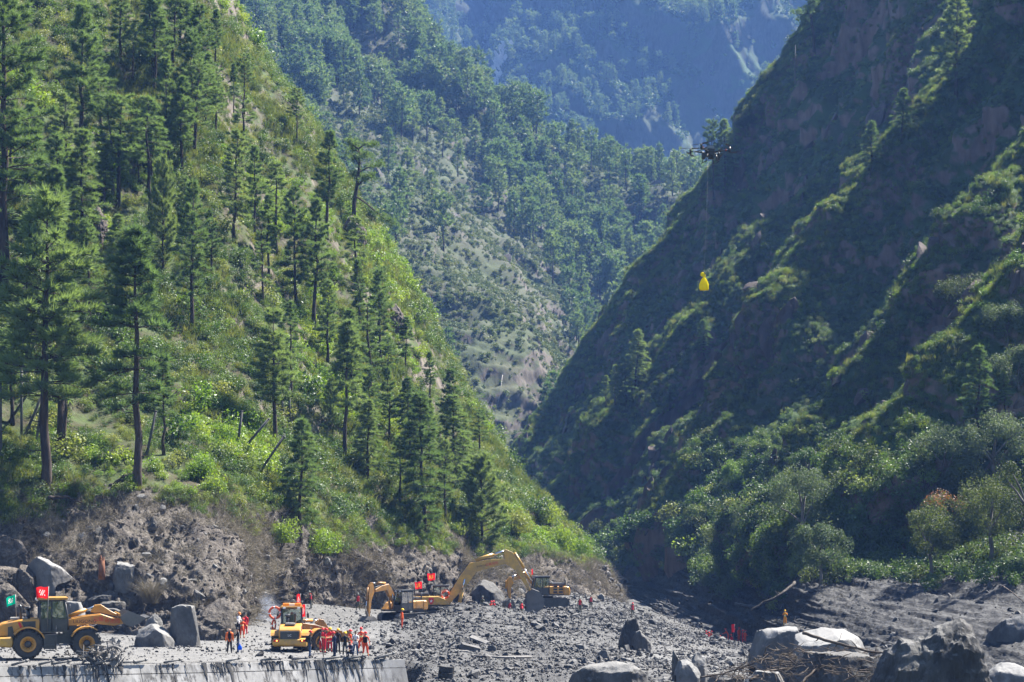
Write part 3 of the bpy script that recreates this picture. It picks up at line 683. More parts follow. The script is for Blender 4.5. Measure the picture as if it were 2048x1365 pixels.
def shrub_mesh(name, seed, n, size, mat, flat=.5, hz=.75, stems=7, lumps=7, asp=.6):
    r = np.random.default_rng(seed)
    lc = unit(r.normal(size=(lumps, 3)))*r.random((lumps, 1))**.5*.62; lc[:, 2] = np.abs(lc[:, 2])*hz+.2; lr = .28+.24*r.random(lumps)
    k = r.integers(0, lumps, n); d = unit(r.normal(size=(n, 3))); rad = lr[k]*(.55+.5*r.random(n))
    pos = lc[k]+d*rad[:, None]; pos[:, 2] = np.maximum(pos[:, 2], .02)
    V, Fc = leaves(pos, unit(d+np.array([0, 0, .6])), size*(.6+.8*r.random(n)), r, asp)
    a = np.zeros((stems, 3)); a[:, 2] = -.3; e = lc[r.integers(0, lumps, stems)]
    tv_, tf_ = tri_tube(a, e, np.full(stems, .03), np.full(stems, .01), 3)
    V2, F2, m2 = join([(tv_, tf_, 0), (V, Fc, 1)])
    return np_mesh(name, V2, F2, [M['bark'], mat], False, m2)
def grass_mesh(name, seed, n, L, mat, lean=.5, wid=.05, spread=.18):
    r = np.random.default_rng(seed); pos = np.zeros((n, 3)); pos[:, :2] = r.normal(size=(n, 2))*spread; pos[:, 2] = -.05
    a = r.random(n)*6.28; s = lean*(.3+r.random(n)); d = unit(np.stack([np.cos(a)*s, np.sin(a)*s, np.ones(n)], -1)); ln = (L*(.6+.6*r.random(n)))[:, None]
    pr = unit(np.cross(d, r.normal(size=(n, 3)))); m_ = pos+d*ln*.6; tip = pos+d*ln+np.stack([np.cos(a)*s, np.sin(a)*s, -.25*s], -1)*ln*.35; W = wid*L
    V = np.stack([pos-pr*W*.5, pos+pr*W*.5, m_+pr*W*.35, m_-pr*W*.35, tip], 1).reshape(-1, 3); k = np.arange(n)*5
    Fc = np.stack([np.stack([k, k+1, k+2], -1), np.stack([k, k+2, k+3], -1), np.stack([k+3, k+2, k+4], -1)], 1).reshape(-1, 3)
    return np_mesh(name, V, Fc, [mat], False)
def protos(name, meshes):
    c = bpy.data.collections.new(name+'_kinds')
    for k, me in enumerate(meshes): c.objects.link(bpy.data.objects.new('%s_kind_%02d' % (name, k), me))
    return c
def scatter(name, coll, pos, scl, rot, idx, label, cat):
    me = bpy.data.meshes.new(name); n = len(pos); me.vertices.add(n); me.vertices.foreach_set('co', np.ascontiguousarray(pos, np.float32).ravel())
    scl = np.asarray(scl, float); scl = np.repeat(scl[:, None], 3, 1) if scl.ndim == 1 else scl
    for k, a in (('scl', scl), ('rot', rot)):
        at = me.attributes.new(k, 'FLOAT_VECTOR', 'POINT'); at.data.foreach_set('vector', np.ascontiguousarray(a, np.float32).ravel())
    at = me.attributes.new('idx', 'INT', 'POINT'); at.data.foreach_set('value', np.ascontiguousarray(idx, np.int32))
    o = obj(name, me); g = bpy.data.node_groups.new(name+'_scatter', 'GeometryNodeTree')
    g.interface.new_socket('Geometry', in_out='INPUT', socket_type='NodeSocketGeometry'); g.interface.new_socket('Geometry', in_out='OUTPUT', socket_type='NodeSocketGeometry')
    gi = g.nodes.new('NodeGroupInput'); go = g.nodes.new('NodeGroupOutput')
    ci = g.nodes.new('GeometryNodeCollectionInfo'); ci.inputs['Collection'].default_value = coll; ci.inputs['Separate Children'].default_value = True; ci.inputs['Reset Children'].default_value = True
    ip = g.nodes.new('GeometryNodeInstanceOnPoints'); ip.inputs['Pick Instance'].default_value = True
    def na(nm, typ):
        x = g.nodes.new('GeometryNodeInputNamedAttribute'); x.data_type = typ; x.inputs['Name'].default_value = nm; return x.outputs[0]
    L = g.links
    L.new(gi.outputs[0], ip.inputs['Points']); L.new(ci.outputs[0], ip.inputs['Instance']); L.new(na('idx', 'INT'), ip.inputs['Instance Index'])
    L.new(na('rot', 'FLOAT_VECTOR'), ip.inputs['Rotation']); L.new(na('scl', 'FLOAT_VECTOR'), ip.inputs['Scale']); L.new(ip.outputs[0], go.inputs[0])
    md = o.modifiers.new('scatter', 'NODES'); md.node_group = g
    tag(o, label, cat, kind='stuff'); return o
def rots(n, tilt=.15, r=rng):
    return np.stack([r.normal(size=n)*tilt, r.normal(size=n)*tilt, r.random(n)*6.283], -1)

SH_A = [shrub_mesh('s', 40+k, 420, .115, M['shrub']) for k in range(5)]+[shrub_mesh('s', 47+k, 520, .085, M['shrub'], lumps=10) for k in range(2)]
SH_D = [shrub_mesh('s', 50+k, 360, .125, M['shrubd']) for k in range(4)]
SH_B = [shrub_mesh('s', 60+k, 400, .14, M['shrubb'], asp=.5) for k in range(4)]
SH_M = [shrub_mesh('s', 70+k, 90, .3, M['shrubm'], stems=0) for k in range(3)]
SH_F = [shrub_mesh('s', 80+k, 60, .36, M['shrubf'], stems=0) for k in range(3)]
GR_A = [grass_mesh('g', 90+k, 46, .7, M['grass']) for k in range(4)]
GR_D = [grass_mesh('g', 95+k, 42, .8, M['straw'], 1.3, .03, .3) for k in range(4)]

# -- cover of the near hillside
n = 17000; wv = .35+np.clip(fbm(hill.G*.05, 3)*1.6+.35, 0, 1)
p, nn, i, j = hill.sample(n, weight=wv)
sc = .5+1.6*rng.random(n)**2+.35*np.clip(fbm(p*.07, 2), 0, 1); big = rng.random(n) < .06; sc[big] *= 1.7
kind = np.where(fbm(p*.04+5, 2) > .22, rng.integers(7, 11, n), np.where(rng.random(n) < .18, rng.integers(11, 15, n), rng.integers(0, 7, n)))
scatter('hillside_shrubs', protos('hillside_shrub', SH_A+SH_B+SH_D), p, np.stack([sc, sc, sc*(.7+.5*rng.random(n))], -1), rots(n), kind, 'dense green shrubs covering the near hillside', 'shrubs')
n = 26000; p, nn, i, j = hill.sample(n, weight=.25+np.clip(fbm(hill.G*.06+9, 2)*1.5+.3, 0, 1))
sc = .8+1.1*rng.random(n); sc *= .6+.6*np.clip(fbm(p*.06+9, 2)+.6, 0, 1.4)
scatter('hillside_grass', protos('hillside_grass', GR_A), p, sc, rots(n, .25), rng.integers(0, 4, n), 'yellow-green grass between the hillside shrubs', 'grass')
# -- shrubs and grass that hang down over the upper bank
bu = np.broadcast_to(np.arange(bankS.G.shape[1])[None, :], bankS.G.shape[:2])/bankS.G.shape[1]; bx_ = bankS.px[..., 0]
wbk = sstep(.84, 1.15, bu+.3*fbm(bankS.G*.09+2, 2)+.05*sstep(480, 700, bx_))*(bx_ > -60)
n = 1500; p, nn, i, j = bankS.sample(n, weight=wbk+1e-6); sc = .4+.9*rng.random(n)**1.8
scatter('bank_edge_shrubs', protos('bank_edge_shrub', SH_A+SH_B[:2]), p, sc, rots(n, .3), rng.integers(0, 9, n), 'green shrubs hanging over the upper edge of the washed-out bank', 'shrubs')
n = 1800; p, nn, i, j = bankS.sample(n, weight=wbk+1e-6); sc = .6+.8*rng.random(n)
scatter('bank_edge_grass', protos('bank_edge_grass', GR_A), p, sc, rots(n, .4), rng.integers(0, 4, n), 'grass hanging over the upper edge of the washed-out bank', 'grass')
# -- dead, flattened brush on the washed-out bank
W = np.broadcast_to(sstep(12, 68, np.arange(bankS.G.shape[1]))[None, :], bankS.G.shape[:2])+.06
n = 4200; p, nn, i, j = bankS.sample(n, weight=W*np.clip(fbm(bankS.G*.12, 3)+.35, .05, 1))
sc = .5+1.0*rng.random(n)
scatter('dead_brush', protos('dead_brush', GR_D), p, sc, np.stack([.5+.4*rng.normal(size=n), .5*rng.normal(size=n), rng.normal(size=n)*.9+math.pi*.9], -1), rng.integers(0, 4, n), 'flattened brown dead brush on the washed-out bank', 'dead brush')
# -- cover of the cliff
nz = rightS.N[..., 2]; bare = sstep(.22, .5, nz+.45*fbm(rightS.G*.025+3, 3)+.2*fbm(rightS.G*.15, 2))
n = 52000; p, nn, i, j = rightS.sample(n, weight=(.05+bare)*(rightS.px[..., 0] < 2200))
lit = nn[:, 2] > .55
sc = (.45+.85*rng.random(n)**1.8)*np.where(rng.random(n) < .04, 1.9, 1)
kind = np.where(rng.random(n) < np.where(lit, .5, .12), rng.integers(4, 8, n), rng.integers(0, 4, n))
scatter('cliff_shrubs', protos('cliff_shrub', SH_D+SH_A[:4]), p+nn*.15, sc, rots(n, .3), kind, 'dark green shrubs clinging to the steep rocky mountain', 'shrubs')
# -- lighter ridge grass and young bushes, added to brighten the sunlit spur crests
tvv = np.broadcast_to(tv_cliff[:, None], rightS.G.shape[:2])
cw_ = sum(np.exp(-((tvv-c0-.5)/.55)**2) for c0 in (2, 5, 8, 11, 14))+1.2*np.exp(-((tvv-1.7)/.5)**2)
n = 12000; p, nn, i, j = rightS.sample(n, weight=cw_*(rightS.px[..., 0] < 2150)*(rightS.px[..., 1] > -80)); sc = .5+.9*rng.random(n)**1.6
scatter('crest_bushes', protos('crest_bush', SH_A[:4]+SH_B), p, sc, rots(n, .25), rng.integers(0, 8, n), 'light green bushes brightening the sunlit crests of the rocky spurs', 'bushes')
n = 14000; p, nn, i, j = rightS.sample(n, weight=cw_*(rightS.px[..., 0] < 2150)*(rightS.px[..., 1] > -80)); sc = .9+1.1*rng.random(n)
scatter('crest_grass', protos('crest_grass', GR_A), p, sc, rots(n, .25), rng.integers(0, 4, n), 'pale grass brightening the sunlit crests of the rocky spurs', 'grass')
# -- thick undergrowth between the trees at the foot of the cliff
wb = np.exp(-((rbank.px[..., 1]-(1128+0*rbank.px[..., 0]))/26)**2)*(rbank.px[..., 0] > 1390)+np.exp(-((rbank.px[..., 1]-1105)/22)**2)*(rbank.px[..., 0] > 1180)*(rbank.px[..., 0] < 1420)
n = 1500; p, nn, i, j = rbank.sample(n, weight=wb+1e-5); sc = 1.0+1.6*rng.random(n)
scatter('bank_undergrowth', protos('bank_undergrowth', SH_D+[shrub_mesh('s', 57, 300, .15, M['leafo']), shrub_mesh('s', 58, 300, .15, M['leafg'])]), p, sc, rots(n, .2), rng.integers(0, 6, n), 'dark undergrowth between the trees above the scoured bank', 'undergrowth')
lowc = (rightS.px[..., 1] > 860)*(rightS.px[..., 0] > 1380)*np.clip((rightS.px[..., 1]-860)/150, 0, 1)
n = 3000; p, nn, i, j = rightS.sample(n, weight=lowc+1e-5); sc = 1.1+1.8*rng.random(n)
scatter('cliff_foot_thicket', protos('cliff_foot_thicket', SH_D+SH_A[:2]+[shrub_mesh('s', 59, 300, .15, M['leafo'])]), p, sc, rots(n, .2), rng.integers(0, 7, n), 'dark green thicket under the trees at the foot of the cliff', 'thicket')
# -- cover of the middle ridge
n = 60000; p, nn, i, j = mid.sample(n, weight=.25+np.clip(fbm(mid.G*.02, 3)+.5, 0, 1))
sc = .7+1.5*rng.random(n)**2
scatter('ridge_scrub', protos('ridge_scrub', SH_M), p, sc, rots(n, .2), rng.integers(0, 3, n), 'pale scrub between the pines of the middle ridge', 'scrub')
# -- cover of the far mountain
inx = (far_px[..., 0] > 700) & (far_px[..., 0] < 1750) & (far_px[..., 1] > -60) & (far_px[..., 1] < 480)
fw_ = np.clip(far.N[..., 2]*2.2+.8*fbm(far.G*.006, 3)-.75, .015, 1)*(inx+.03)
n = 22000; p, nn, i, j = far.sample(n, weight=fw_)
sc = 3.0+4.0*rng.random(n)**1.5
scatter('mountain_scrub', protos('mountain_scrub', SH_F), p, sc, rots(n, .2), rng.integers(0, 3, n), 'blue-green scrub covering the far mountain', 'scrub')
n = 1700; p, nn, i, j = far.sample(n, weight=np.clip(far.N[..., 2]*2.2+1.4*fbm(far.G*.006+7, 3)-1.1, .005, 1)*(inx+.02))
scatter('mountain_forest', protos('mountain_pine', PM), p, .8+.7*rng.random(n), rots(n, .03), rng.integers(0, 5, n), 'far-off conifers scattered over the blue mountain', 'forest')

# -- pines of the middle ridge: the ones that show largest are trees of their own
def poly_dist(px, line):
    best = np.full(px.shape[:-1], 1e9)
    for a, b in zip(line[:-1], line[1:]):
        a = np.array(a, float); b = np.array(b, float); ab = b-a; t = np.clip(((px-a)@ab)/(ab@ab), 0, 1); best = np.minimum(best, np.linalg.norm(px-a-t[..., None]*ab, axis=-1))
    return best
gd = poly_dist(mid.px, [(700, 280), (880, 420), (1000, 560), (1120, 690), (1080, 820), (1020, 880)])
glade = sstep(40, 190, gd)*.94+.06
low = 1-.7*sstep(330, 560, mid.px[..., 1])*(mid.px[..., 0] < 1080)-.2*sstep(560, 800, mid.px[..., 1])
wt = glade*low*np.clip(.5+fbm(mid.G*.015+2, 3)*1.3, .05, 1)
inm = (mid.px[..., 0] > 330) & (mid.px[..., 0] < 1480) & (mid.px[..., 1] > -80) & (mid.px[..., 1] < 930)
n = 2000; p, nn, i, j = mid.sample(n, weight=wt*(inm+.02))
hh = (.9+.6*rng.random(n))*np.where(rng.random(n) < .15, .65, 1.0)
pp = PX(p); show = hh/p[:, 1]*((pp[:, 0] > 430+.1*pp[:, 1]) & (pp[:, 0] < 1420) & (pp[:, 1] > 20) & (pp[:, 1] < 900) & (p[:, 1] < 1120))
front = pp[:, 0] > np.interp(pp[:, 1], [0, 270, 480, 650, 760, 900, 1120], [440, 600, 745, 845, 905, 1005, 1190])+10   # not behind the near hillside
front &= pp[:, 0] < np.interp(pp[:, 1], [0, 110, 260, 420, 560, 700, 860, 950], [1640, 1590, 1490, 1400, 1290, 1200, 1110, 1050])-8
order = np.argsort(-(show*front)); own = order[:140]; own = own[(show*front)[own] > 0]
rest = np.setdiff1d(np.arange(n), own)
PSH = ['round-crowned', 'conical', 'spreading', 'layered', 'bare-stemmed']
def ridge_label(px, py, kd, s):
    sz = 'tall' if s > 1.2 else ('small' if s < .85 else 'medium')
    top_ = np.interp(px, [775, 872, 990, 1100, 1275, 1400], [10, 145, 262, 342, 392, 430])
    if py < top_+45: zn = 'on the skyline of the middle ridge' + (' near the upper edge' if px < 900 else (' above the pale spur' if px < 1100 else ' next to the drone side'))
    elif gd_at(px, py) < 70: zn = 'on the pale scrubby spur of the middle ridge' + (', upper half' if py < 520 else ', lower half')
    elif px > 1180: zn = 'in the shaded hollow of the middle ridge, against the rocky cliff'
    elif px > 1000: zn = 'in the shaded hollow of the middle ridge, beside the pale spur'
    elif py < 200: zn = 'in the dense forest near the top of the middle ridge'
    elif px < 800: zn = 'on the middle ridge just beyond the hillside skyline'
    else: zn = 'on the middle ridge between skyline and pale spur'
    return '%s %s pine %s' % (sz, PSH[kd], zn), 'pines of the middle ridge'
def gd_at(px, py): return float(poly_dist(np.array([px, py], float), [(700, 280), (880, 420), (1000, 560), (1120, 690), (1080, 820), (1020, 880)]))
for k in own:
    kd = int(rng.integers(0, 5)); o = obj('pine_tree', PM[kd], None, p[k]-np.array([0, 0, .2]), (0, 0, float(rng.random()*6.28))); s = float(hh[k]); o.scale = (s*(.9+.2*rng.random()), s*(.9+.2*rng.random()), s)
    lb, gp = ridge_label(*pp[k], kd, s); tag(o, lb, 'pine tree', gp)
scatter('ridge_forest', protos('ridge_pine', PM), p[rest], hh[rest], rots(len(rest), .03), rng.integers(0, 5, len(rest)), 'pine forest on the hidden and farther parts of the middle ridge', 'forest')
# ================================================================== single trees
def pine_tree(surf, bx, by, top, kind, label, group=None, wide=1.0, lean=0.0, base=None):
    b = surf.at_pixel(bx, by) if base is None else np.array(base); h = (by-top)*b[1]/F; pr = PN[kind]; s = h/pr['H']
    if kind == 6: kind = 8
    pr = PN[kind]
    o = empty('pine_tree', b, random.random()*6.28); o.scale = (s*wide, s*wide, s); o.rotation_euler = (random.gauss(0, .025), random.gauss(0, .03), o.rotation_euler[2])
    obj('trunk', pr['trunk'], o); obj('crown', pr['crown'], o)
    tag(o, label, 'pine tree', group); return o
GP = 'pines of the near hillside'
near = [  # base x, base y, top y, kind, width, label
 (88, 1008, 385, 0, 1.05, 'tallest pine at the foot of the hillside, layered crown over a long bare leaning trunk'),
 (275, 1010, 462, 1, 1.0, 'tall pine with bare straight trunk, second from the picture edge at the hillside foot'),
 (128, 905, 560, 1, 1.0, 'pine close behind the tallest pine, its dark trunk showing beside it'),
 (8, 560, -70, 9, 1.0, 'big dark pine whose crown fills the top corner beside the picture edge'),
 (160, 330, 12, 2, 1.0, 'slim pine high on the slope next to the big corner pine'),
 (203, 270, 70, 3, 1.0, 'pine directly behind the slim upper pine near the corner'),
 (135, 420, 190, 3, 1.0, 'rounded pine below the slim upper pine, above a small dark cliff'),
 (335, 332, 118, 2, .95, 'the first of two thin pines standing side by side above the grassy strip'),
 (362, 352, 155, 2, 1.1, 'the second of two thin pines standing side by side above the grassy strip'),
 (398, 208, 12, 3, 1.2, 'wide open-crowned pine on the upper skyline of the near hillside'),
 (468, 228, 130, 1, .8, 'short dark pine just below the hillside skyline'),
 (488, 222, 112, 5, 1.1, 'thin umbrella-topped pine on the hillside skyline beside a short dark one'),
 (593, 292, 180, 5, 1.0, 'lone pine standing clear on the skyline against the blue forest'),
 (326, 548, 328, 4, .62, 'blue-grey fluffy pine in the middle of the hillside'),
 (383, 660, 362, 3, .85, 'tall pine with dark trunk below the blue-grey fluffy one'),
 (468, 478, 262, 3, .95, 'broad pine halfway up the slope in front of a smaller neighbour'),
 (510, 470, 295, 2, .9, 'smaller pine beside the broad one halfway up the slope'),
 (537, 560, 390, 2, 1.0, 'dark narrow pine between two larger ones below the skyline'),
 (591, 625, 372, 3, .85, 'dense conical pine near the skyline, left of its taller twin'),
 (628, 655, 398, 2, 1.0, 'dense conical pine near the skyline, right of its twin'),
 (653, 470, 265, 2, 1.05, 'pine with full green crown just under the gnarled skyline pine'),
 (690, 915, 645, 1, 1.0, 'sparse layered pine with a straight thin trunk above the excavators'),
 (762, 745, 540, 3, .9, 'pine near the skyline beside the grey rock outcrop'),
 (780, 885, 735, 2, 1.0, 'medium pine in the clump above the rubble heap'),
 (820, 930, 755, 6, 1.0, 'darker pine in the clump above the rubble heap'),
 (850, 1092, 785, 6, .95, 'large layered pine at the bank edge above the left excavator'),
 (963, 1115, 915, 4, 1.0, 'broad fluffy pale pine at the bank edge above the big excavator'),
 (925, 965, 845, 3, 1.1, 'slim pine behind the broad fluffy one'),
 (600, 1075, 838, 6, 1.1, 'young dark conical pine just above the bank behind the loader'),
 (328, 905, 715, 1, 1.0, 'thin sparse pine behind the second tall trunk'),
 (545, 800, 688, 5, 1.3, 'small round-topped pine with a bare lower trunk beside leaning poles'),
 (660, 860, 760, 4, .6, 'small pale young pine in the shrubs mid-slope'),
 (890, 900, 740, 2, 1.1, 'pine at the lower skyline above the fluffy pale one'),
 (240, 120, -40, 3, 1.1, 'pine cut off by the upper picture edge near the corner'),
 (300, 60, -90, 2, 1.0, 'dark trunked pine cut off by the upper picture edge'),
 (430, 130, 20, 2, 1.1, 'pine behind the wide open-crowned one on the upper skyline'),
 (180, 640, 440, 3, 1.0, 'dark pine behind the crown of the tallest one'),
 (230, 620, 430, 6, 1.0, 'low-branched dark pine between the two tallest crowns'),
 (425, 560, 420, 2, 1.1, 'narrow pine in the middle of the slope between two broad ones'),
 (720, 660, 520, 2, 1.0, 'dark pine just below the rock outcrop at the skyline'),
 (740, 880, 730, 3, 1.0, 'pine between the sparse layered one and the lower clump'),
 (860, 800, 705, 2, 1.1, 'small pine on the lower skyline of the near hillside'),
 (735, 960, 800, 6, 1.2, 'ragged pine just above the bank between the sparse layered and the large layered pine'),
 (800, 1010, 870, 7, 1.1, 'thin-topped pine behind the large layered one at the bank edge'),
 (890, 1040, 880, 3, 1.0, 'bushy pine between the large layered and the broad fluffy one'),
 (905, 975, 790, 6, 1.3, 'ragged slender pine rising above the broad fluffy one'),
 (860, 940, 800, 2, 1.1, 'narrow pine in the lower clump, second from the skyline'),
 (960, 930, 815, 7, 1.2, 'thin-topped pine at the lower end of the hillside skyline'),
 (700, 780, 620, 6, 1.2, 'ragged slender pine under the skyline rock outcrop'),
 (655, 720, 560, 3, 1.0, 'bushy pine below the two conical twins'),
 (30, 760, 560, 3, 1.1, 'dark pine behind the tallest one at the picture edge'),
]
for bx, by, tp, kd, wd, lb in near:
    pine_tree(hill, bx, by, tp, kd, lb, GP, wd)
# more pines that stand half hidden between the large ones
p, nn, i, j = hill.sample(900); q2 = PX(p); cnt = 0
for k in range(900):
    x, y = q2[k]
    if not (10 < x < 900 and 60 < y < 900) or x > np.interp(y, [0, 270, 480, 650, 760, 900], [380, 540, 690, 790, 850, 900]): continue
    if y > 700 and rng.random() < .35: continue
    if y < 330 and x < 260 and rng.random() < .75: continue
    if min(abs(x-a[0])+.5*abs(y-a[1]) for a in near) < 34: continue
    if fbm(p[k:k+1]*.03+11, 2)[0] < -.12: continue
    kd = int(rng.choice([0, 1, 2, 3, 6, 6, 7, 7, 8, 10, 10, 11, 11])); h = 6.5+8.5*rng.random(); b = p[k]; s = h/20
    o = empty('pine_tree', b, random.random()*6.28); wx_ = .85+.5*rng.random(); o.scale = (s*wx_, s*wx_*(.85+.3*rng.random()), s); o.rotation_euler = (random.gauss(0, .03), random.gauss(0, .03), random.random()*6.28); obj('trunk', PN[kd]['trunk'], o); obj('crown', PN[kd]['crown'], o)
    zone = ('upper' if y < 330 else ('middle' if y < 620 else 'lower'))+(' outer' if x < 200 else (' central' if x < 430 else ' skyline'))
    shp = {0: 'layered', 1: 'open layered', 2: 'narrow', 3: 'bushy', 6: 'ragged slender', 7: 'thin-topped', 8: 'low-branched', 10: 'gappy', 11: 'broad open'}[kd]; sz = 'tall' if h > 12.5 else ('medium-sized' if h > 9 else 'small')
    tag(o, '%s %s pine standing on the %s near hillside' % (sz, shp, zone), 'pine tree', 'lesser pines of the near hillside'); cnt += 1
    if cnt >= 105: break

# gnarled old pine on the skyline, with one long arm hanging out over the slope
def gnarled(name, base, H, label, seed, hang=None, flip=1):
    r = np.random.default_rng(seed); o = empty(name, base); t = MB()
    path = [(0, 0, -1), (.0*H, 0, .2*H), (.04*H*flip, 0, .45*H), (.07*H*flip, 0, .7*H), (.06*H*flip, 0, .9*H)]
    t.tube(path, [.03*H, .026*H, .022*H, .016*H, .008*H], 8)
    t.build('trunk', M['bark'], o)
    A, B, RA, RB2, TP = [], [], [], [], []
    limbs = [(.42, 1, .25), (.5, -1, .22), (.6, 1, .3), (.68, -1, .25), (.78, 1, .26), (.85, -1, .24), (.9, 1, .2), (.9, -1, .12)]
    for f, sg, L in limbs:
        c = np.array([np.interp(f*H, [q_[2] for q_ in path], [q_[k] for q_ in path]) for k in range(3)])
        a = r.normal()*.7; e = c+np.array([sg*flip*math.cos(a)*L*H, math.sin(a)*L*H, (.02+.1*r.random())*H]); m1 = (c+e)/2+r.normal(size=3)*.03*H
        for a1, b1, r1, r2 in ((c, m1, .011*H, .008*H), (m1, e, .008*H, .003*H)): A.append(a1); B.append(b1); RA.append(r1); RB2.append(r2)
        for q_ in range(44):
            u = .4+.6*r.random(); pt = (c*(1-u)+e*u) + r.normal(size=3)*np.array([.05, .06, .018])*H+[0, 0, .02*H]; TP.append(pt)
    if hang:
        pts = np.array(hang, float)
        for a1, b1, k in zip(pts[:-1], pts[1:], range(99)): A.append(a1); B.append(b1); RA.append(.012*H*(1-.12*k)); RB2.append(.012*H*(1-.12*(k+1)))
        for q_ in range(50):
            u = len(pts)-1-2.2*r.random()**1.2; k = min(int(u), len(pts)-2); TP.append(pts[k]*(1-u+k)+pts[k+1]*(u-k)+r.normal(size=3)*.03*H)
    TP = np.array(TP); tv_, tf_ = tri_tube(np.array(A), np.array(B), np.array(RA), np.array(RB2), 5)
    nv_, nf_ = needles(TP, np.tile([0, 0, .9], (len(TP), 1)), np.full(len(TP), .06*H), 14, .12, .8, r)
    V, Fc, mi = join([(tv_, tf_, 0), (nv_, nf_, 1)]); obj('crown', np_mesh('crown', V, Fc, [M['bark'], M['needle']], False, mi), o)
    tag(o, label, 'pine tree'); return o
b = hill.at_pixel(708, 440); h = 158*b[1]/F
gnarled('pine_tree', b, h, 'gnarled sparse old pine on the skyline with one long arm hanging out', 5, [(.2, 0, .3*h), (.14*h, 0, .22*h), (.28*h, 0, .1*h), (.4*h, 0, .0*h), (.5*h, 0, -.05*h)])
b = rightS.at_pixel(1628, 98); gnarled('pine_tree', b, 120*b[1]/F, 'crooked bare-limbed pine leaning out from the top of the rocky crest', 9, [(0, 0, .5*12), (-2, 0, 5), (-4, 0, 4.2), (-5.5, 0, 3.0)], -1)

# conifers of the rocky mountain
for bx, by, tp, kd, wd, lb in [
 (1428, 392, 245, 5, .75, 'conifer on the rocky crest right behind the hovering drone'),
 (1450, 372, 238, 6, 1.1, 'conifer on the rocky crest, just beside the one behind the drone'),
 (1742, 350, 243, 6, 1.3, 'conifer on the lit spur below the taller one on the rocky mountain'),
 (1803, 282, 178, 6, 1.3, 'bushy conifer midway up the lit spur of the rocky mountain'),
 (1912, 210, -5, 3, 1.2, 'tallest conifer on the rocky mountain, near the upper corner'),
 (1955, 868, 692, 6, 1.2, 'dark layered conifer among the broadleaf trees of the near spur'),
 (2010, 820, 742, 6, 1.2, 'small layered conifer beside the dark one on the near spur'),
 (1272, 775, 660, 6, 1.3, 'conifer low on the rocky mountain, uppermost of its group'),
 (1252, 812, 718, 6, 1.3, 'conifer low on the rocky mountain, middle of its group'),
 (1230, 808, 730, 6, 1.2, 'conifer low on the rocky mountain, lowest of its group'),
 (1212, 812, 752, 2, 1.3, 'short conifer low on the rocky mountain, at the end of its group'),
 (1408, 715, 640, 6, 1.4, 'dark conifer beneath the yellow bag on the rocky mountain'),
 (1340, 820, 770, 2, 1.3, 'small conifer on the shaded spur below the yellow bag'),
]:
    pine_tree(rightS, bx, by, tp, kd, lb, 'conifers on the rocky mountain', wd)
b = rightS.at_pixel(1590, 160); m = MB(); m.tube([(0, 0, -1), (0, 0, 4.5), (.1, 0, 9.0)], [.22, .16, .05], 7); m.tube([(.02, 0, 6), (.5, .1, 6.5)], [.05, .02], 5)
tag(m.build('dead_tree', M['barkg'], None, loc=b), 'bare dead tree trunk standing on the rocky crest', 'dead tree')

# broadleaf trees
def broadleaf(base, H, Wd, leaf, label, group, seed, nl=5200, ls=.3, trunk=.35, tint=None, bark='barkg'):
    r = np.random.default_rng(seed); o = empty('broadleaf_tree', base); t = MB()
    nb = 6; lumps = []; t.tube([(0, 0, -1), (.02*H, 0, .15*H), (.0, .02*H, trunk*H), (.03*H, 0, .62*H)], [.03*H, .024*H, .018*H, .008*H], 8)
    for k in range(nb):
        a = 6.283*k/nb+r.normal()*.4; L = Wd*.36*(.7+.5*r.random()); z0 = (trunk*.6+.25*r.random())*H; e = np.array([math.cos(a)*L, math.sin(a)*L, z0+(.18+.25*r.random())*H])
        t.tube([(0, 0, z0), e*.5+np.array([0, 0, z0*.5+.02*H]), e], [.013*H, .009*H, .003*H], 5, False); lumps.append(e)
    t.build('trunk', M[bark], o)
    for k in range(15):
        d = unit(r.normal(size=3)); lumps.append(np.array([d[0]*Wd*.36, d[1]*Wd*.36, H*(.62+.27*d[2])]))
    lumps = np.array(lumps); lr = Wd*(.10+.12*r.random(len(lumps))); k = r.integers(0, len(lumps), nl); d = unit(r.normal(size=(nl, 3)))
    pos = lumps[k]+d*(lr[k]*(.35+.75*r.random(nl)**.7))[:, None]; V, Fc = leaves(pos, unit(d+[0, 0, .5]), ls*(.6+.7*r.random(nl)), r, .55)
    mi = np.zeros(len(Fc), int); mats = [M[leaf]]
    if tint:
        mats.append(M[tint]); hi = (pos[:, 2] > H*.8+.1*H*r.normal(size=nl)) & (r.random(nl) < .7); mi = np.repeat(hi.astype(int), 2)
    obj('crown', np_mesh('crown', V, Fc, mats, False, mi), o); tag(o, label, 'tree', group); return o
GB = 'broadleaf trees at the foot of the rocky mountain'
k = 0
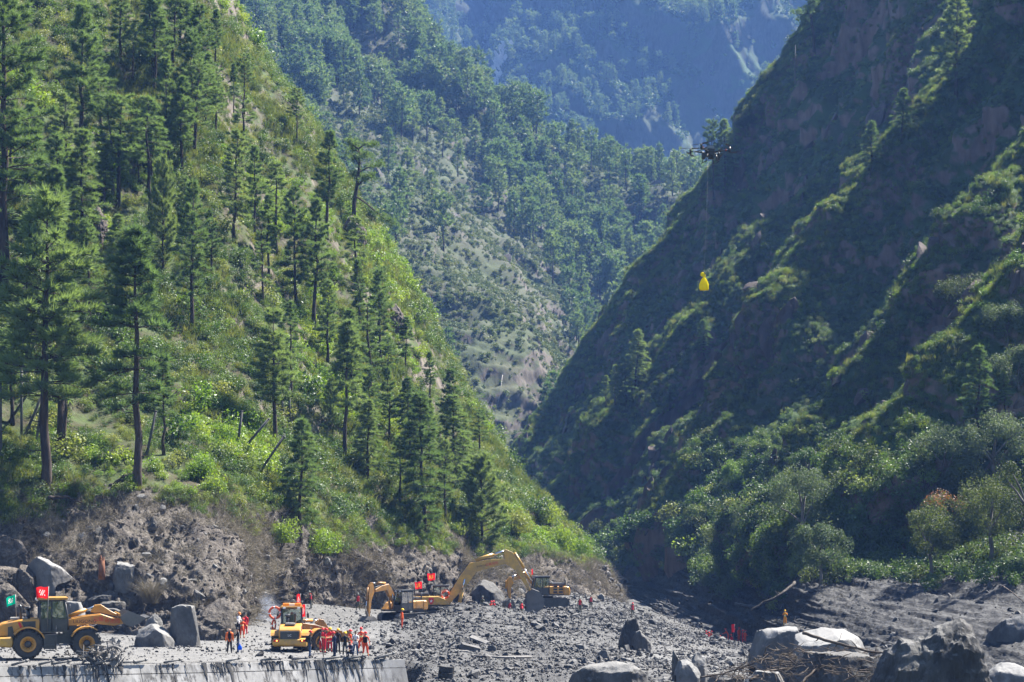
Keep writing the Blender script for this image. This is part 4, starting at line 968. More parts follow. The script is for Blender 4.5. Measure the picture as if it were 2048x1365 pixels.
for bx, by, top, wpx, leaf, lb in [
 (1450, 1128, 1058, 95, 'leafo', 'low broadleaf tree at the edge of the scoured bank, nearest the valley'),
 (1520, 1122, 1010, 110, 'leafg', 'rounded broadleaf tree above the scoured bank, second from the valley'),
 (1605, 1100, 925, 130, 'leafg', 'tall grey-green broadleaf tree beside the pale one'),
 (1705, 1110, 950, 140, 'leafg', 'pale grey-green broadleaf tree with wide feathery crown'),
 (1640, 1165, 1035, 110, 'leafg', 'grey-green tree with forked pale trunk reaching down the bank'),
 (1790, 1120, 925, 120, 'leafo', 'olive broadleaf tree with open branching crown'),
 (1860, 1160, 1010, 120, 'leafo', 'dark olive tree hanging over the scoured bank'),
 (1885, 1010, 840, 140, 'leafg', 'large glossy broadleaf tree above the red-tinged one'),
 (1895, 1120, 975, 105, 'leafo', 'broadleaf tree with red and orange young leaves on top'),
 (1985, 985, 815, 150, 'leafg', 'large silvery broadleaf tree near the picture edge'),
 (1980, 1130, 940, 140, 'leafo', 'dark broadleaf tree below the silvery one near the picture edge'),
 (2060, 1140, 900, 130, 'leafo', 'very dark broadleaf tree cut off by the picture edge'),
 (2035, 800, 690, 110, 'leafg', 'rounded broadleaf tree high on the near spur at the picture edge'),
 (1475, 985, 920, 70, 'shrubb', 'bright green small tree on the lit apron under the rocky spur'),
 (1615, 975, 895, 70, 'shrub', 'bright green small tree catching the sun above the grey-green ones'),
 (1915, 625, 548, 105, 'leafo', 'spreading broadleaf tree clinging to the cliff near the picture edge'),
 (2015, 690, 610, 90, 'leafg', 'leafy tree on the near spur above the rounded one'),
 (1495, 680, 620, 60, 'leafg', 'grey bushy tree on the shaded cliff beside the yellow bag'),
 (1545, 165, 138, 40, 'leafo', 'round small tree on the rocky crest, uppermost of three'),
 (1507, 240, 205, 48, 'leafo', 'round small tree on the rocky crest, middle of three'),
 (1490, 268, 228, 46, 'leafo', 'round small tree on the rocky crest, lowest of three'),
 (1560, 1120, 1060, 80, 'leafo', 'small broadleaf tree between the rounded and the tall grey-green one'),
 (1930, 1060, 930, 120, 'leafo', 'olive tree directly behind the red-tinged one'),
]:
    b = rightS.at_pixel(bx, by) if by < 1105 else rbank.at_pixel(bx, by); sc = b[1]/F; H = (by-top)*sc; k += 1
    big = H > 5
    broadleaf(b, H, wpx*sc, leaf, lb, GB, 100+k, 8500 if big else 3600, .24 if big else .19, .38, 'leafr' if 'red and' in lb else None)
TH = ['lowest at the valley end', 'second from the valley end', 'large one in the middle', 'under the middle of the slope', 'small grey one at the bank edge', 'bright one next to the broadleaf trees', 'upper one near the valley end', 'upper middle one', 'dark one below the bright small tree', 'grey one at the bank edge, in the middle', 'second highest', 'topmost', 'dark one at the very valley end']
# thicket on the apron of the rocky mountain: rounded bushes one can tell apart
k = 0
for bx, by, wpx, hpx, mt in [(1215, 1105, 70, 60, 'shrub'), (1265, 1090, 80, 62, 'shrub'), (1310, 1110, 85, 60, 'shrub'), (1355, 1085, 80, 60, 'shrub'), (1240, 1125, 70, 48, 'leafg'), (1385, 1118, 75, 60, 'shrubb'),
     (1290, 1065, 70, 50, 'shrub'), (1340, 1050, 70, 50, 'shrub'), (1395, 1070, 60, 50, 'leafo'), (1330, 1128, 70, 42, 'leafg'), (1400, 1020, 65, 50, 'shrub'), (1430, 985, 60, 45, 'shrub'), (1195, 1080, 50, 45, 'leafo')]:
    b = rightS.at_pixel(bx, by-6); s = b[1]/F; k += 1
    o = obj('bush', shrub_mesh('bush', 300+k, 1700, .11, M[mt], lumps=12), None, b, (0, 0, k)); o.scale = (wpx*s*.62, wpx*s*.62, hpx*s*.85)
    tag(o, 'green bush of the valley thicket, '+TH[k-1], 'bush', 'bushes of the thicket')
# bright young shrubs on the tip of the near hillside
lbs = ['at the very tip of the hillside', 'above the big excavator boom', 'with long bright leaves beside the fluffy pine', 'on the skyline of the hillside tip', 'hanging over the bank edge', 'just behind the bright long-leaved one',
       'at the bank edge above the middle loader', 'under the young conical pine', 'at the foot of the tallest pine', 'glossy, beside the fallen branch', 'over the washed-out notch', 'pale, in the grass below the leaning poles']
k = 0
for bx, by, wpx, hpx, mt in [(1160, 1118, 60, 60, 'shrubb'), (1060, 1110, 80, 70, 'shrubb'), (1120, 1105, 70, 80, 'shrubb'), (1100, 1050, 70, 60, 'shrubb'), (1090, 1125, 60, 55, 'shrub'), (1030, 1070, 70, 70, 'shrub'),
     (640, 1110, 90, 80, 'shrubb'), (700, 1080, 80, 70, 'shrub'), (60, 1010, 110, 70, 'leafg'), (190, 1040, 110, 60, 'leafg'), (560, 1090, 80, 70, 'shrubb'), (400, 960, 90, 70, 'shrubb')]:
    b = hill.at_pixel(bx, by-4); s = b[1]/F
    o = obj('bush', shrub_mesh('bush', 340+k, 2400, .09, M[mt], lumps=14, asp=.45), None, b, (0, 0, k)); o.scale = (wpx*s*.6, wpx*s*.6, hpx*s*.8)
    tag(o, 'leafy green shrub '+lbs[k], 'bush', 'shrubs above the bank'); k += 1
for bx, by, wpx, hpx, lb in [(1455, 1198, 50, 60, 'mud-splashed pale shrub left standing on the scoured bank'), (1538, 1190, 34, 45, 'thin shrub left standing high on the scoured bank'), (1415, 1172, 28, 34, 'small dark shrub at the edge of the scoured bank')]:
    b = rbank.at_pixel(bx, by); s = b[1]/F; o = obj('bush', shrub_mesh('bush', 360+bx, 900, .13, M['leafg'], lumps=9), None, b); o.scale = (wpx*s*.6, wpx*s*.6, hpx*s*.8); tag(o, lb, 'bush')
# ================================================================== machines
M['yel'] = mat_plain('yellow_paint', (.6, .27, .025), .38, var=.3, scale=2.0, dirt=.6, dirtcol=(.17, .13, .085), spec=.5)
M['yel2'] = mat_plain('pale_yellow_paint', (.62, .34, .05), .4, var=.3, scale=2.0, dirt=.6, dirtcol=(.18, .14, .095), spec=.5)
M['yelold'] = mat_plain('worn_orange_paint', (.52, .23, .028), .5, var=.35, scale=2.5, dirt=.75, dirtcol=(.13, .095, .06), spec=.4)
M['blk'] = mat_plain('black_paint', (.022, .023, .026), .4, var=.3, dirt=.45, dirtcol=(.12, .11, .1), spec=.5)
M['steel'] = mat_plain('grey_steel', (.22, .21, .2), .5, .4, dirt=.7, dirtcol=(.3, .28, .26))
M['chrome'] = mat_plain('cylinder_rod', (.6, .6, .6), .2, 1.0, var=.1)
M['mudsteel'] = mat_plain('mud_caked_steel', (.1, .095, .09), .7, .1, var=.5, scale=4, dirt=.9, dirtcol=(.15, .14, .13), bump=.4)
M['rubber'] = mat_plain('tyre_rubber', (.03, .03, .03), .85, var=.3, dirt=.75, dirtcol=(.075, .07, .065), bump=.3, dscale=2.5)
M['orange'] = mat_plain('orange_plastic', (.8, .2, .02), .45, var=.15)
M['lifering'] = mat_plain('life_ring_foam', (.8, .1, .02), .5, var=.15)
M['white'] = mat_plain('white_paint', (.75, .75, .74), .5, var=.15)
M['redp'] = mat_plain('red_print', (.6, .03, .03), .5, var=.1)
M['blkp'] = mat_plain('black_print', (.02, .02, .025), .5, var=.1)
M['whitep'] = mat_plain('white_print', (.75, .74, .7), .5, var=.1)
M['redlens'] = mat_plain('red_lens', (.5, .02, .015), .2, var=.1)
M['amber'] = mat_plain('amber_lens', (.85, .3, .03), .25, var=.1)
def mat_glass():
    t = NT('cab_glass'); tr = t.n('ShaderNodeBsdfTransparent'); tr.inputs[0].default_value = (.62, .68, .68, 1)
    gl = t.n('ShaderNodeBsdfGlossy', {'Roughness': .05}); gl.inputs[0].default_value = (.9, .9, .9, 1)
    fr = t.n('ShaderNodeFresnel', {'IOR': 1.5}); mx = t.n('ShaderNodeMixShader')
    t.link(t.math('ADD', fr.outputs[0], .06), mx.inputs[0]); t.link(tr.outputs[0], mx.inputs[1]); t.link(gl.outputs[0], mx.inputs[2]); t.link(mx.outputs[0], t.out.inputs[0]); return t.m
M['glass'] = mat_glass()
def mat_glow(name, col, s):
    t = NT(name); e = t.n('ShaderNodeEmission', {'Strength': s}); e.inputs[0].default_value = (*col, 1); t.link(e.outputs[0], t.out.inputs[0]); return t.m
M['lamp_on'] = mat_glow('lit_tail_lamp', (1, .3, .06), 1.2)

def text_obj(name, body, size, mat, parent, loc, rot, sx=1.0, ext=.004):
    cu = bpy.data.curves.new('lettering', 'FONT'); cu.body = body; cu.size = size; cu.extrude = ext; cu.align_x = 'CENTER'; cu.align_y = 'CENTER'
    tmp = bpy.data.objects.new('lettering', cu); COL.objects.link(tmp); bpy.context.view_layer.update()
    me = bpy.data.meshes.new_from_object(tmp.evaluated_get(bpy.context.evaluated_depsgraph_get())); bpy.data.objects.remove(tmp)
    me.materials.clear(); me.materials.append(mat)
    o = obj(name, me, parent, loc, rot); o.scale = (sx, 1, 1); return o

_wheel = {}
def wheel_meshes(r, w):
    k = (r, w)
    if k in _wheel: return _wheel[k]
    m = MB(); h = w/2; ri = r*.54
    m.lathe([(ri, -h*.8), (r*.8, -h), (r*.93, -h*.95), (r*.965, -h*.7), (r*.965, h*.7), (r*.93, h*.95), (r*.8, h), (ri, h*.8)], 32, axis='y')
    for q in range(22):
        for sd in (-1, 1):
            a = 2*math.pi*(q+(.5 if sd > 0 else 0))/22; c, s_ = math.cos(a), math.sin(a)
            for u0, u1, tw in ((.08, .55, 0.0), (.5, 1.02, .1)):
                a2 = a+tw; c, s_ = math.cos(a2), math.sin(a2)
                m.box((c*r*.965, sd*h*(u0+u1)/2, s_*r*.965), (r*.09, h*(u1-u0), r*.13), (0, -a2, 0))
    t = m.build('tyre', M['rubber']); tm = t.data; bpy.data.objects.remove(t)
    m = MB(); m.lathe([(ri*1.0, -h*.82), (ri*1.03, -h*.86), (ri*.86, -h*.8), (ri*.78, -h*.45), (ri*.45, -h*.35), (ri*.45, h*.35), (ri*.78, h*.45), (ri*.86, h*.8), (ri*1.03, h*.86), (ri*1.0, h*.82)], 28, axis='y')
    t = m.build('rim', M['yel']); rm = t.data; bpy.data.objects.remove(t)
    m = MB(); m.lathe([(0.001, -h*.6), (ri*.3, -h*.6), (ri*.34, -h*.5), (ri*.46, -h*.42), (ri*.46, h*.42), (ri*.34, h*.5), (ri*.3, h*.6), (.001, h*.6)], 16, axis='y')
    for q in range(10):
        a = 2*math.pi*q/10
        for sd in (-1, 1): m.cyl((math.cos(a)*ri*.6, sd*h*.36, math.sin(a)*ri*.6), (math.cos(a)*ri*.6, sd*h*.46, math.sin(a)*ri*.6), ri*.05, 6)
    t = m.build('hub', M['blk']); hm = t.data; bpy.data.objects.remove(t)
    _wheel[k] = (tm, rm, hm); return _wheel[k]
def wheel(parent, x, y, r, w):
    o = empty('wheel', (x, y, r), 0, parent)
    for nm, me in zip(('tyre', 'rim', 'hub'), wheel_meshes(r, w)): obj(nm, me, o)
    return o

def cab(parent, x0, x1, y0, y1, z0, z1, slant=.15, roof='yel', door=True, front=1):
    """a driver's cab: posts and sills (body), panes, a roof"""
    m = MB(); t = .09
    zs = z0+.38*(z1-z0)
    xs = ((x0, x0+.0), (x1, x1-slant if front > 0 else x1))
    for x, xt in ((x0, x0), (x1, x1-slant)):
        for y in (y0, y1):
            m.tube([(x, y, z0), (x, y, zs), (xt, y, z1)], .055, 6)
    xm = x0+.42*(x1-x0)
    for y in (y0, y1): m.tube([(xm, y, z0), (xm, y, z1)], .045, 6)
    # lower body panels
    m.box(((x0+x1)/2, y0, (z0+zs)/2), (x1-x0, .05, zs-z0)); m.box(((x0+x1)/2, y1, (z0+zs)/2), (x1-x0, .05, zs-z0))
    m.box((x0, (y0+y1)/2, (z0+zs)/2), (.05, y1-y0, zs-z0)); m.box((x1, (y0+y1)/2, (z0+zs)/2-.1), (.05, y1-y0, zs-z0-.2))
    m.box(((x0+x1)/2, (y0+y1)/2, z0-.04), (x1-x0+.06, y1-y0+.06, .08))
    for y in (y0, y1): m.tube([(x0, y, z1-.03), (x1-slant, y, z1-.03)], .05, 6)
    for x in (x0, x1-slant): m.tube([(x, y0, z1-.03), (x, y1, z1-.03)], .05, 6)
    c = m.build('cab', M['blk'], parent)
    def pane(pts):
        pm = MB(); pm.add(pts, [tuple(range(len(pts)))]); pm.build('pane', M['glass'], c, fix=False)
    for y in (y0, y1):
        pane([(x0+.06, y, zs), (xm-.05, y, zs), (xm-.05, y, z1-.1), (x0+.06, y, z1-.1)])
        pane([(xm+.05, y, zs), (x1-.06, y, zs), (x1-slant-.06, y, z1-.1), (xm+.05, y, z1-.1)])
    pane([(x1, y0+.06, zs-.2), (x1, y1-.06, zs-.2), (x1-slant, y1-.06, z1-.1), (x1-slant, y0+.06, z1-.1)])
    pane([(x0, y0+.06, zs), (x0, y1-.06, zs), (x0, y1-.06, z1-.1), (x0, y0+.06, z1-.1)])
    s = MB(); s.box((x0+.45, (y0+y1)/2, z0+.5), (.5, .5, .14), bevel=.05); s.box((x0+.24, (y0+y1)/2, z0+.9), (.14, .5, .75), (0, -.12, 0), bevel=.05); s.build('driver_seat', M['blk'], c)
    s = MB(); s.tube([(x1-.45, (y0+y1)/2, z0), (x1-.55, (y0+y1)/2, z0+.75)], .04, 6)
    ring = [(x1-.55+.06*math.sin(a), (y0+y1)/2+.2*math.cos(a), z0+.78+.14*math.sin(a)) for a in np.linspace(0, 6.283, 15)]; s.tube(ring, .018, 5, False); s.build('steering_wheel', M['blk'], c)
    r = MB(); r.box(((x0+x1-slant)/2+.03, (y0+y1)/2, z1+.07), (x1-slant-x0+.32, y1-y0+.22, .14), bevel=.06); rf = r.build('roof', M[roof], c)
    r = MB()
    for y in (y0+.2, y1-.2):
        r.box((x1-slant+.16, y, z1+.02), (.1, .2, .13), bevel=.03); r.box((x0-.14, y, z1+.02), (.1, .2, .13), bevel=.03)
    r.build('work_lamp', M['white'], c)
    return c

def flag(at, pole_h, w, h, col, label, rot=0.0, side=-1, drop=.35, mark=None, lean=(0, 0), seed=0):
    """a flag on a pole that flies towards side (-1: to the left)"""
    o = empty('flag', at, 0); top = Vector((lean[0]*pole_h, lean[1]*pole_h, pole_h))
    m = MB(); m.tube([(0, 0, 0), top], .022, 6); m.build('flagpole', M['steel'], o)
    nx, nz = 14, 8; vs = []; ca, sa = math.cos(rot), math.sin(rot)
    for j in range(nz+1):
        for i in range(nx+1):
            u, v = i/nx, j/nz
            dx = side*u*w*(1-.08*v); wv = .1*w*math.sin(u*6.5+v*1.6+seed)*u; dz = -v*h-drop*w*u*u*(.6+.4*math.sin(seed+2))+.03*h*math.sin(u*9+seed)
            vs.append((top.x+dx*ca-wv*sa, top.y+dx*sa+wv*ca, top.z-.03+dz))
    fs = [(j*(nx+1)+i, j*(nx+1)+i+1, (j+1)*(nx+1)+i+1, (j+1)*(nx+1)+i) for j in range(nz) for i in range(nx)]
    mm = MB(); mm.add(vs, fs, True)
    if mark:
        # printed lettering: the middle cells of the cloth carry the mark colour
        for k, f in enumerate(fs):
            j, i = divmod(k, nx)
            if (i*7+j*3+seed) % 5 < 2 and 4 <= i <= 10 and 2 <= j <= 5: mm.mi[k] = 1
    cl = mm.build('flag_cloth', [col, M['whitep'] if mark is None else mark], o, fix=False)
    tag(o, label, 'flag', 'flags on the machines'); return o
def mat_cloth(name, col, transl=.45):
    t = NT(name); n = t.noise(9, 3, .5, t.opos()); c = t.mix(t.math('MULTIPLY', n, .5), col, t.mix(1.0, col, (.7, .7, .7), 'MULTIPLY'))
    d = t.n('ShaderNodeBsdfDiffuse'); t.link(c, d.inputs[0]); tr = t.n('ShaderNodeBsdfTranslucent'); t.link(c, tr.inputs[0]); mx = t.n('ShaderNodeMixShader', {0: transl})
    t.link(d.outputs[0], mx.inputs[1]); t.link(tr.outputs[0], mx.inputs[2]); t.link(mx.outputs[0], t.out.inputs[0]); return t.m
M['flagred'] = mat_cloth('red_flag_cloth', (.75, .02, .025)); M['flaggreen'] = mat_cloth('green_flag_cloth', (.0, .32, .2)); M['goldp'] = mat_cloth('gold_print', (.8, .5, .05)); M['whitec'] = mat_cloth('white_print_cloth', (.8, .6, .6))

def life_ring(parent_loc, R, label, rot):
    m = MB(); n1, n2 = 28, 8; vs = []
    for i in range(n1):
        a = 2*math.pi*i/n1
        for j in range(n2):
            b = 2*math.pi*j/n2; rr = R+.085*math.cos(b); vs.append((rr*math.cos(a), .06*math.sin(b), rr*math.sin(a)))
    fs = [(i*n2+j, i*n2+(j+1) % n2, ((i+1) % n1)*n2+(j+1) % n2, ((i+1) % n1)*n2+j) for i in range(n1) for j in range(n2)]
    for k, f in enumerate(fs): pass
    m.add(vs, fs, True)
    for k in range(len(fs)):
        if (k//n2) % 7 == 0: m.mi[k] = 1
    o = m.build('life_ring', [M['lifering'], M['white']], None, loc=parent_loc, rot=rot); tag(o, label, 'life ring'); return o

def wheel_loader(loc, rz, label, artic=0.0, arm_up=.55, tilt=0.0, bucket_mat='mudsteel', arm_text=(), arm_mat='yel', beacon=False, scale=1.0, rear_mark=None, bucket_load=False, side_open=False):
    o = empty('wheel_loader', loc, rz); o.scale = (scale,)*3; tag(o, label, 'wheel loader', 'wheel loaders on the road')
    r, wd, tr = .82, .6, 1.08
    for y in (-tr, tr): wheel(o, -1.65, y, r, wd)
    # rear frame, fuel tank and steps
    m = MB(); m.box((-1.5, 0, 1.0), (3.3, .95, .5)); m.cyl((-1.65, -.9, r), (-1.65, .9, r), .22, 10); m.box((-.45, 0, 1.15), (.9, 1.7, .45)); m.build('rear_frame', M['blk'], o)
    for sd in (-1, 1):
        m = MB(); m.box((-.42, sd*1.18, .95), (.72, .34, .85), bevel=.04)
        for z in (.45, .75): m.box((-.42, sd*1.3, z), (.5, .26, .05))
        m.tube([(-.1, sd*1.36, .6), (-.1, sd*1.36, 1.9)], .02, 5); m.build('steps', M['blk'], o)
    # engine hood with sloping tail
    m = MB(); m.prism([(-.95, 1.3), (-.95, 2.25), (-2.1, 2.2), (-3.0, 2.02), (-3.3, 1.85), (-3.3, 1.62), (-3.22, 1.25)], 'y', -.78, .78, bevel=.06); h = m.build('hood', M['yel'], o)
    m = MB(); m.prism([(-3.335, 1.02), (-3.335, 1.78), (-3.2, 1.84), (-3.2, 1.0)], 'y', -.68, .68, bevel=.03)
    for k in range(9): m.box((-3.34, 0, 1.1+.075*k), (.02, 1.2, .03))
    gr = m.build('grille', M['blk'], o)
    for sd in (-1, 1):
        m = MB(); m.prism([(-1.2, 1.55), (-1.2, 2.12), (-2.0, 2.08), (-1.75, 1.55)], 'y', sd*.782, sd*.80); m.build('side_vent', M['blk'], h)
        m = MB(); m.prism([(-2.06, 2.06), (-2.2, 2.05), (-1.98, 1.5), (-1.84, 1.5)], 'y', sd*.785, sd*.805); m.build('stripe', M['redp'], h)
        m = MB(); m.prism([(-2.75, 1.2), (-2.75, 1.8), (-2.5, 1.85), (-2.35, 1.2)], 'y', sd*.783, sd*.8); m.build('side_grille', M['blk'], h)
    if rear_mark: text_obj('emblem', rear_mark, .22, M['whitep'], gr, (-3.36, 0, 1.48), (math.pi/2, 0, -math.pi/2))
    m = MB(); m.cyl((-1.55, .25, 2.2), (-1.55, .25, 2.75), .12, 12); m.cyl((-1.55, .25, 2.75), (-1.55, .25, 2.9), .19, 12); m.build('air_intake', M['blk'], o)
    m = MB(); m.tube([(-2.0, -.3, 2.15), (-2.0, -.3, 2.9), (-2.12, -.3, 3.05)], [.09, .09, .1], 10); m.build('exhaust', M['blk'], o)
    m = MB(); m.box((-2.1, 0, 2.25), (.95, .7, .14), bevel=.05); m.build('hood_cover', M['steel'], h)
    # counterweight with lamps
    m = MB(); m.prism([(-2.55, .62), (-3.42, .72), (-3.5, .95), (-3.42, 1.22), (-2.5, 1.25), (-2.45, .9)], 'y', -1.22, 1.22, bevel=.07); cw_ = m.build('counterweight', M['yel2'], o)
    for sd in (-1, 1):
        m = MB(); m.box((-3.46, sd*.95, 1.12), (.12, .42, .16), bevel=.03); lp = m.build('tail_lamp', M['redlens'], cw_)
        m = MB(); m.box((-3.53, sd*.9, 1.12), (.02, .1, .09)); m.build('lamp_bulb', M['lamp_on'], cw_)
    # fenders
    for sd in (-1, 1):
        arc = [(-1.65+math.cos(a)*1.0, .82+math.sin(a)*1.0) for a in np.linspace(.35, 2.5, 9)]; arc2 = [(-1.65+math.cos(a)*.93, .82+math.sin(a)*.93) for a in np.linspace(2.5, .35, 9)]
        m = MB(); m.prism(arc+arc2, 'y', sd*.78, sd*1.42); m.build('fender', M['yel'], o)
    c = cab(o, -.95, .62, -.72, .72, 1.55, 3.32, .18, 'yel')
    if side_open:
        pass
    m = MB()
    for sd in (-1, 1): m.tube([(.5, sd*.75, 3.1), (.72, sd*1.05, 3.05), (.72, sd*1.08, 2.75)], .02, 5); m.box((.72, sd*1.1, 2.7), (.05, .16, .34), bevel=.02)
    m.build('mirror', M['blk'], c)
    if beacon:
        m = MB(); m.box((-.35, 0, 3.56), (.34, 1.35, .2), bevel=.07); bo = m.build('light_bar', M['amber'], c); m = MB(); m.box((-.35, 0, 3.565), (.36, .4, .17), bevel=.03); m.build('light_bar_centre', M['white'], bo)
        m = MB()
        for x, y in ((-.9, -.75), (.4, -.75), (.4, .75), (-.9, .75)): m.tube([(x, y, 3.4), (x, y, 3.8)], .025, 5)
        m.tube([(-.9, -.75, 3.8), (.4, -.75, 3.8), (.4, .75, 3.8), (-.9, .75, 3.8), (-.9, -.75, 3.8)], .025, 5); m.build('roof_rack', M['blk'], c)
    # ---- front half, turned about the centre hinge
    f = empty('front_half', (0.05, 0, 0), artic, o)
    for y in (-tr, tr): wheel(f, 1.6, y, r, wd)
    m = MB(); m.box((1.0, 0, 1.05), (1.9, .9, .55)); m.cyl((1.6, -.9, r), (1.6, .9, r), .22, 10)
    m.prism([(.35, 1.2), (.35, 2.2), (.75, 2.3), (1.35, 1.45), (1.6, 1.2)], 'y', -.5, -.36); m.prism([(.35, 1.2), (.35, 2.2), (.75, 2.3), (1.35, 1.45), (1.6, 1.2)], 'y', .36, .5); m.build('front_frame', M['blk'], f)
    for sd in (-1, 1):
        arc = [(1.6+math.cos(a)*.98, .82+math.sin(a)*.98) for a in np.linspace(.9, 2.7, 8)]; arc2 = [(1.6+math.cos(a)*.92, .82+math.sin(a)*.92) for a in np.linspace(2.7, .9, 8)]
        m = MB(); m.prism(arc+arc2, 'y', sd*.8, sd*1.4); m.build('fender', M['yel'], f)
    # lift arms: hinge at (0.6, 2.05), pins of the bucket at the far end
    hx, hz = .62, 2.0; L = 3.05; a = arm_up; ex, ez = hx+L*math.cos(a), hz+L*math.sin(a)
    def al(u, v): return (hx+u*L*math.cos(a)-v*math.sin(a), hz+u*L*math.sin(a)+v*math.cos(a))
    poly = [al(-.04, -.2), al(-.04, .16), al(.3, .34), al(.62, .42), al(.82, .2), al(1.03, .12), al(1.03, -.14), al(.85, -.26), al(.5, -.12)]
    for sd in (-1, 1):
        m = MB(); m.prism(poly, 'y', sd*.42, sd*.56, bevel=.02); ar = m.build('lift_arm', M[arm_mat], f)
        for (body, u, v, sz, mt, sx) in arm_text:
            px_, pz_ = al(u, v); text_obj('lettering', body, sz, M[mt], ar, (px_, sd*.575, pz_), (math.pi/2, -a if sd < 0 else a, 0 if sd < 0 else math.pi), sx)
        m = MB(); p0 = Vector((.85, sd*.3, 1.25)); p1 = Vector((al(.55, -.1)[0], sd*.3, al(.55, -.1)[1])); pm_ = p0.lerp(p1, .62); m.cyl(p0, pm_, .1, 10); m.build('lift_cylinder', M['yel'], f)
        m = MB(); m.cyl(pm_, p1, .05, 8); m.build('cylinder_rod', M['chrome'], f)
    m = MB(); m.box((al(.5, .1)[0], 0, al(.5, .1)[1]), (.35, .9, .3), (0, -a, 0)); m.build('cross_tube', M[arm_mat], f)
    # bell crank and tilt cylinder on the centre line
    m = MB(); m.prism([al(.42, .55), al(.5, .95), al(.62, .98), al(.8, .6), al(.95, .35), al(.9, .25), al(.62, .5), al(.5, .5)], 'y', -.12, .12, bevel=.02); m.build('bell_crank', M[arm_mat], f)
    p0 = Vector((.6, 0, 2.3)); p1 = Vector((al(.52, .88)[0], 0, al(.52, .88)[1])); pm_ = p0.lerp(p1, .65)
    m = MB(); m.cyl(p0, pm_, .12, 12); m.build('tilt_cylinder', M['yel'], f); m = MB(); m.cyl(pm_, p1, .06, 8); m.build('cylinder_rod', M['chrome'], f)
    # bucket
    b = empty('bucket', (ex, 0, ez), 0, f); b.rotation_euler = (0, tilt, 0)
    prof = [(0, .38), (-.02, .1), (.02, -.2), (.2, -.42), (.5, -.5), (1.25, -.46)]; inner = [(1.25, -.42), (.52, -.44), (.26, -.36), (.09, -.18), (.06, .1), (.07, .38)]
    m = MB(); m.prism(prof+inner, 'y', -1.45, 1.45); m.build('bucket_shell', M[bucket_mat], b)
    for sd in (-1, 1):
        m = MB(); m.prism([(0, .38), (-.02, .1), (.02, -.2), (.2, -.42), (.5, -.5), (1.25, -.46), (.55, .42)], 'y', sd*1.45, sd*1.49); m.build('bucket_side', M[bucket_mat], b)
    for k in range(8):
        m = MB(); y = -1.35+k*2.7/7; m.prism([(1.2, -.49), (1.2, -.40), (1.46, -.455), (1.46, -.475)], 'y', y-.06, y+.06); m.build('tooth', M['steel'], b)
    m = MB(); m.box((.02, 0, .44), (.06, 2.9, .16), (0, .25, 0)); m.build('bucket_edge', M[arm_mat], b)
    return o, f

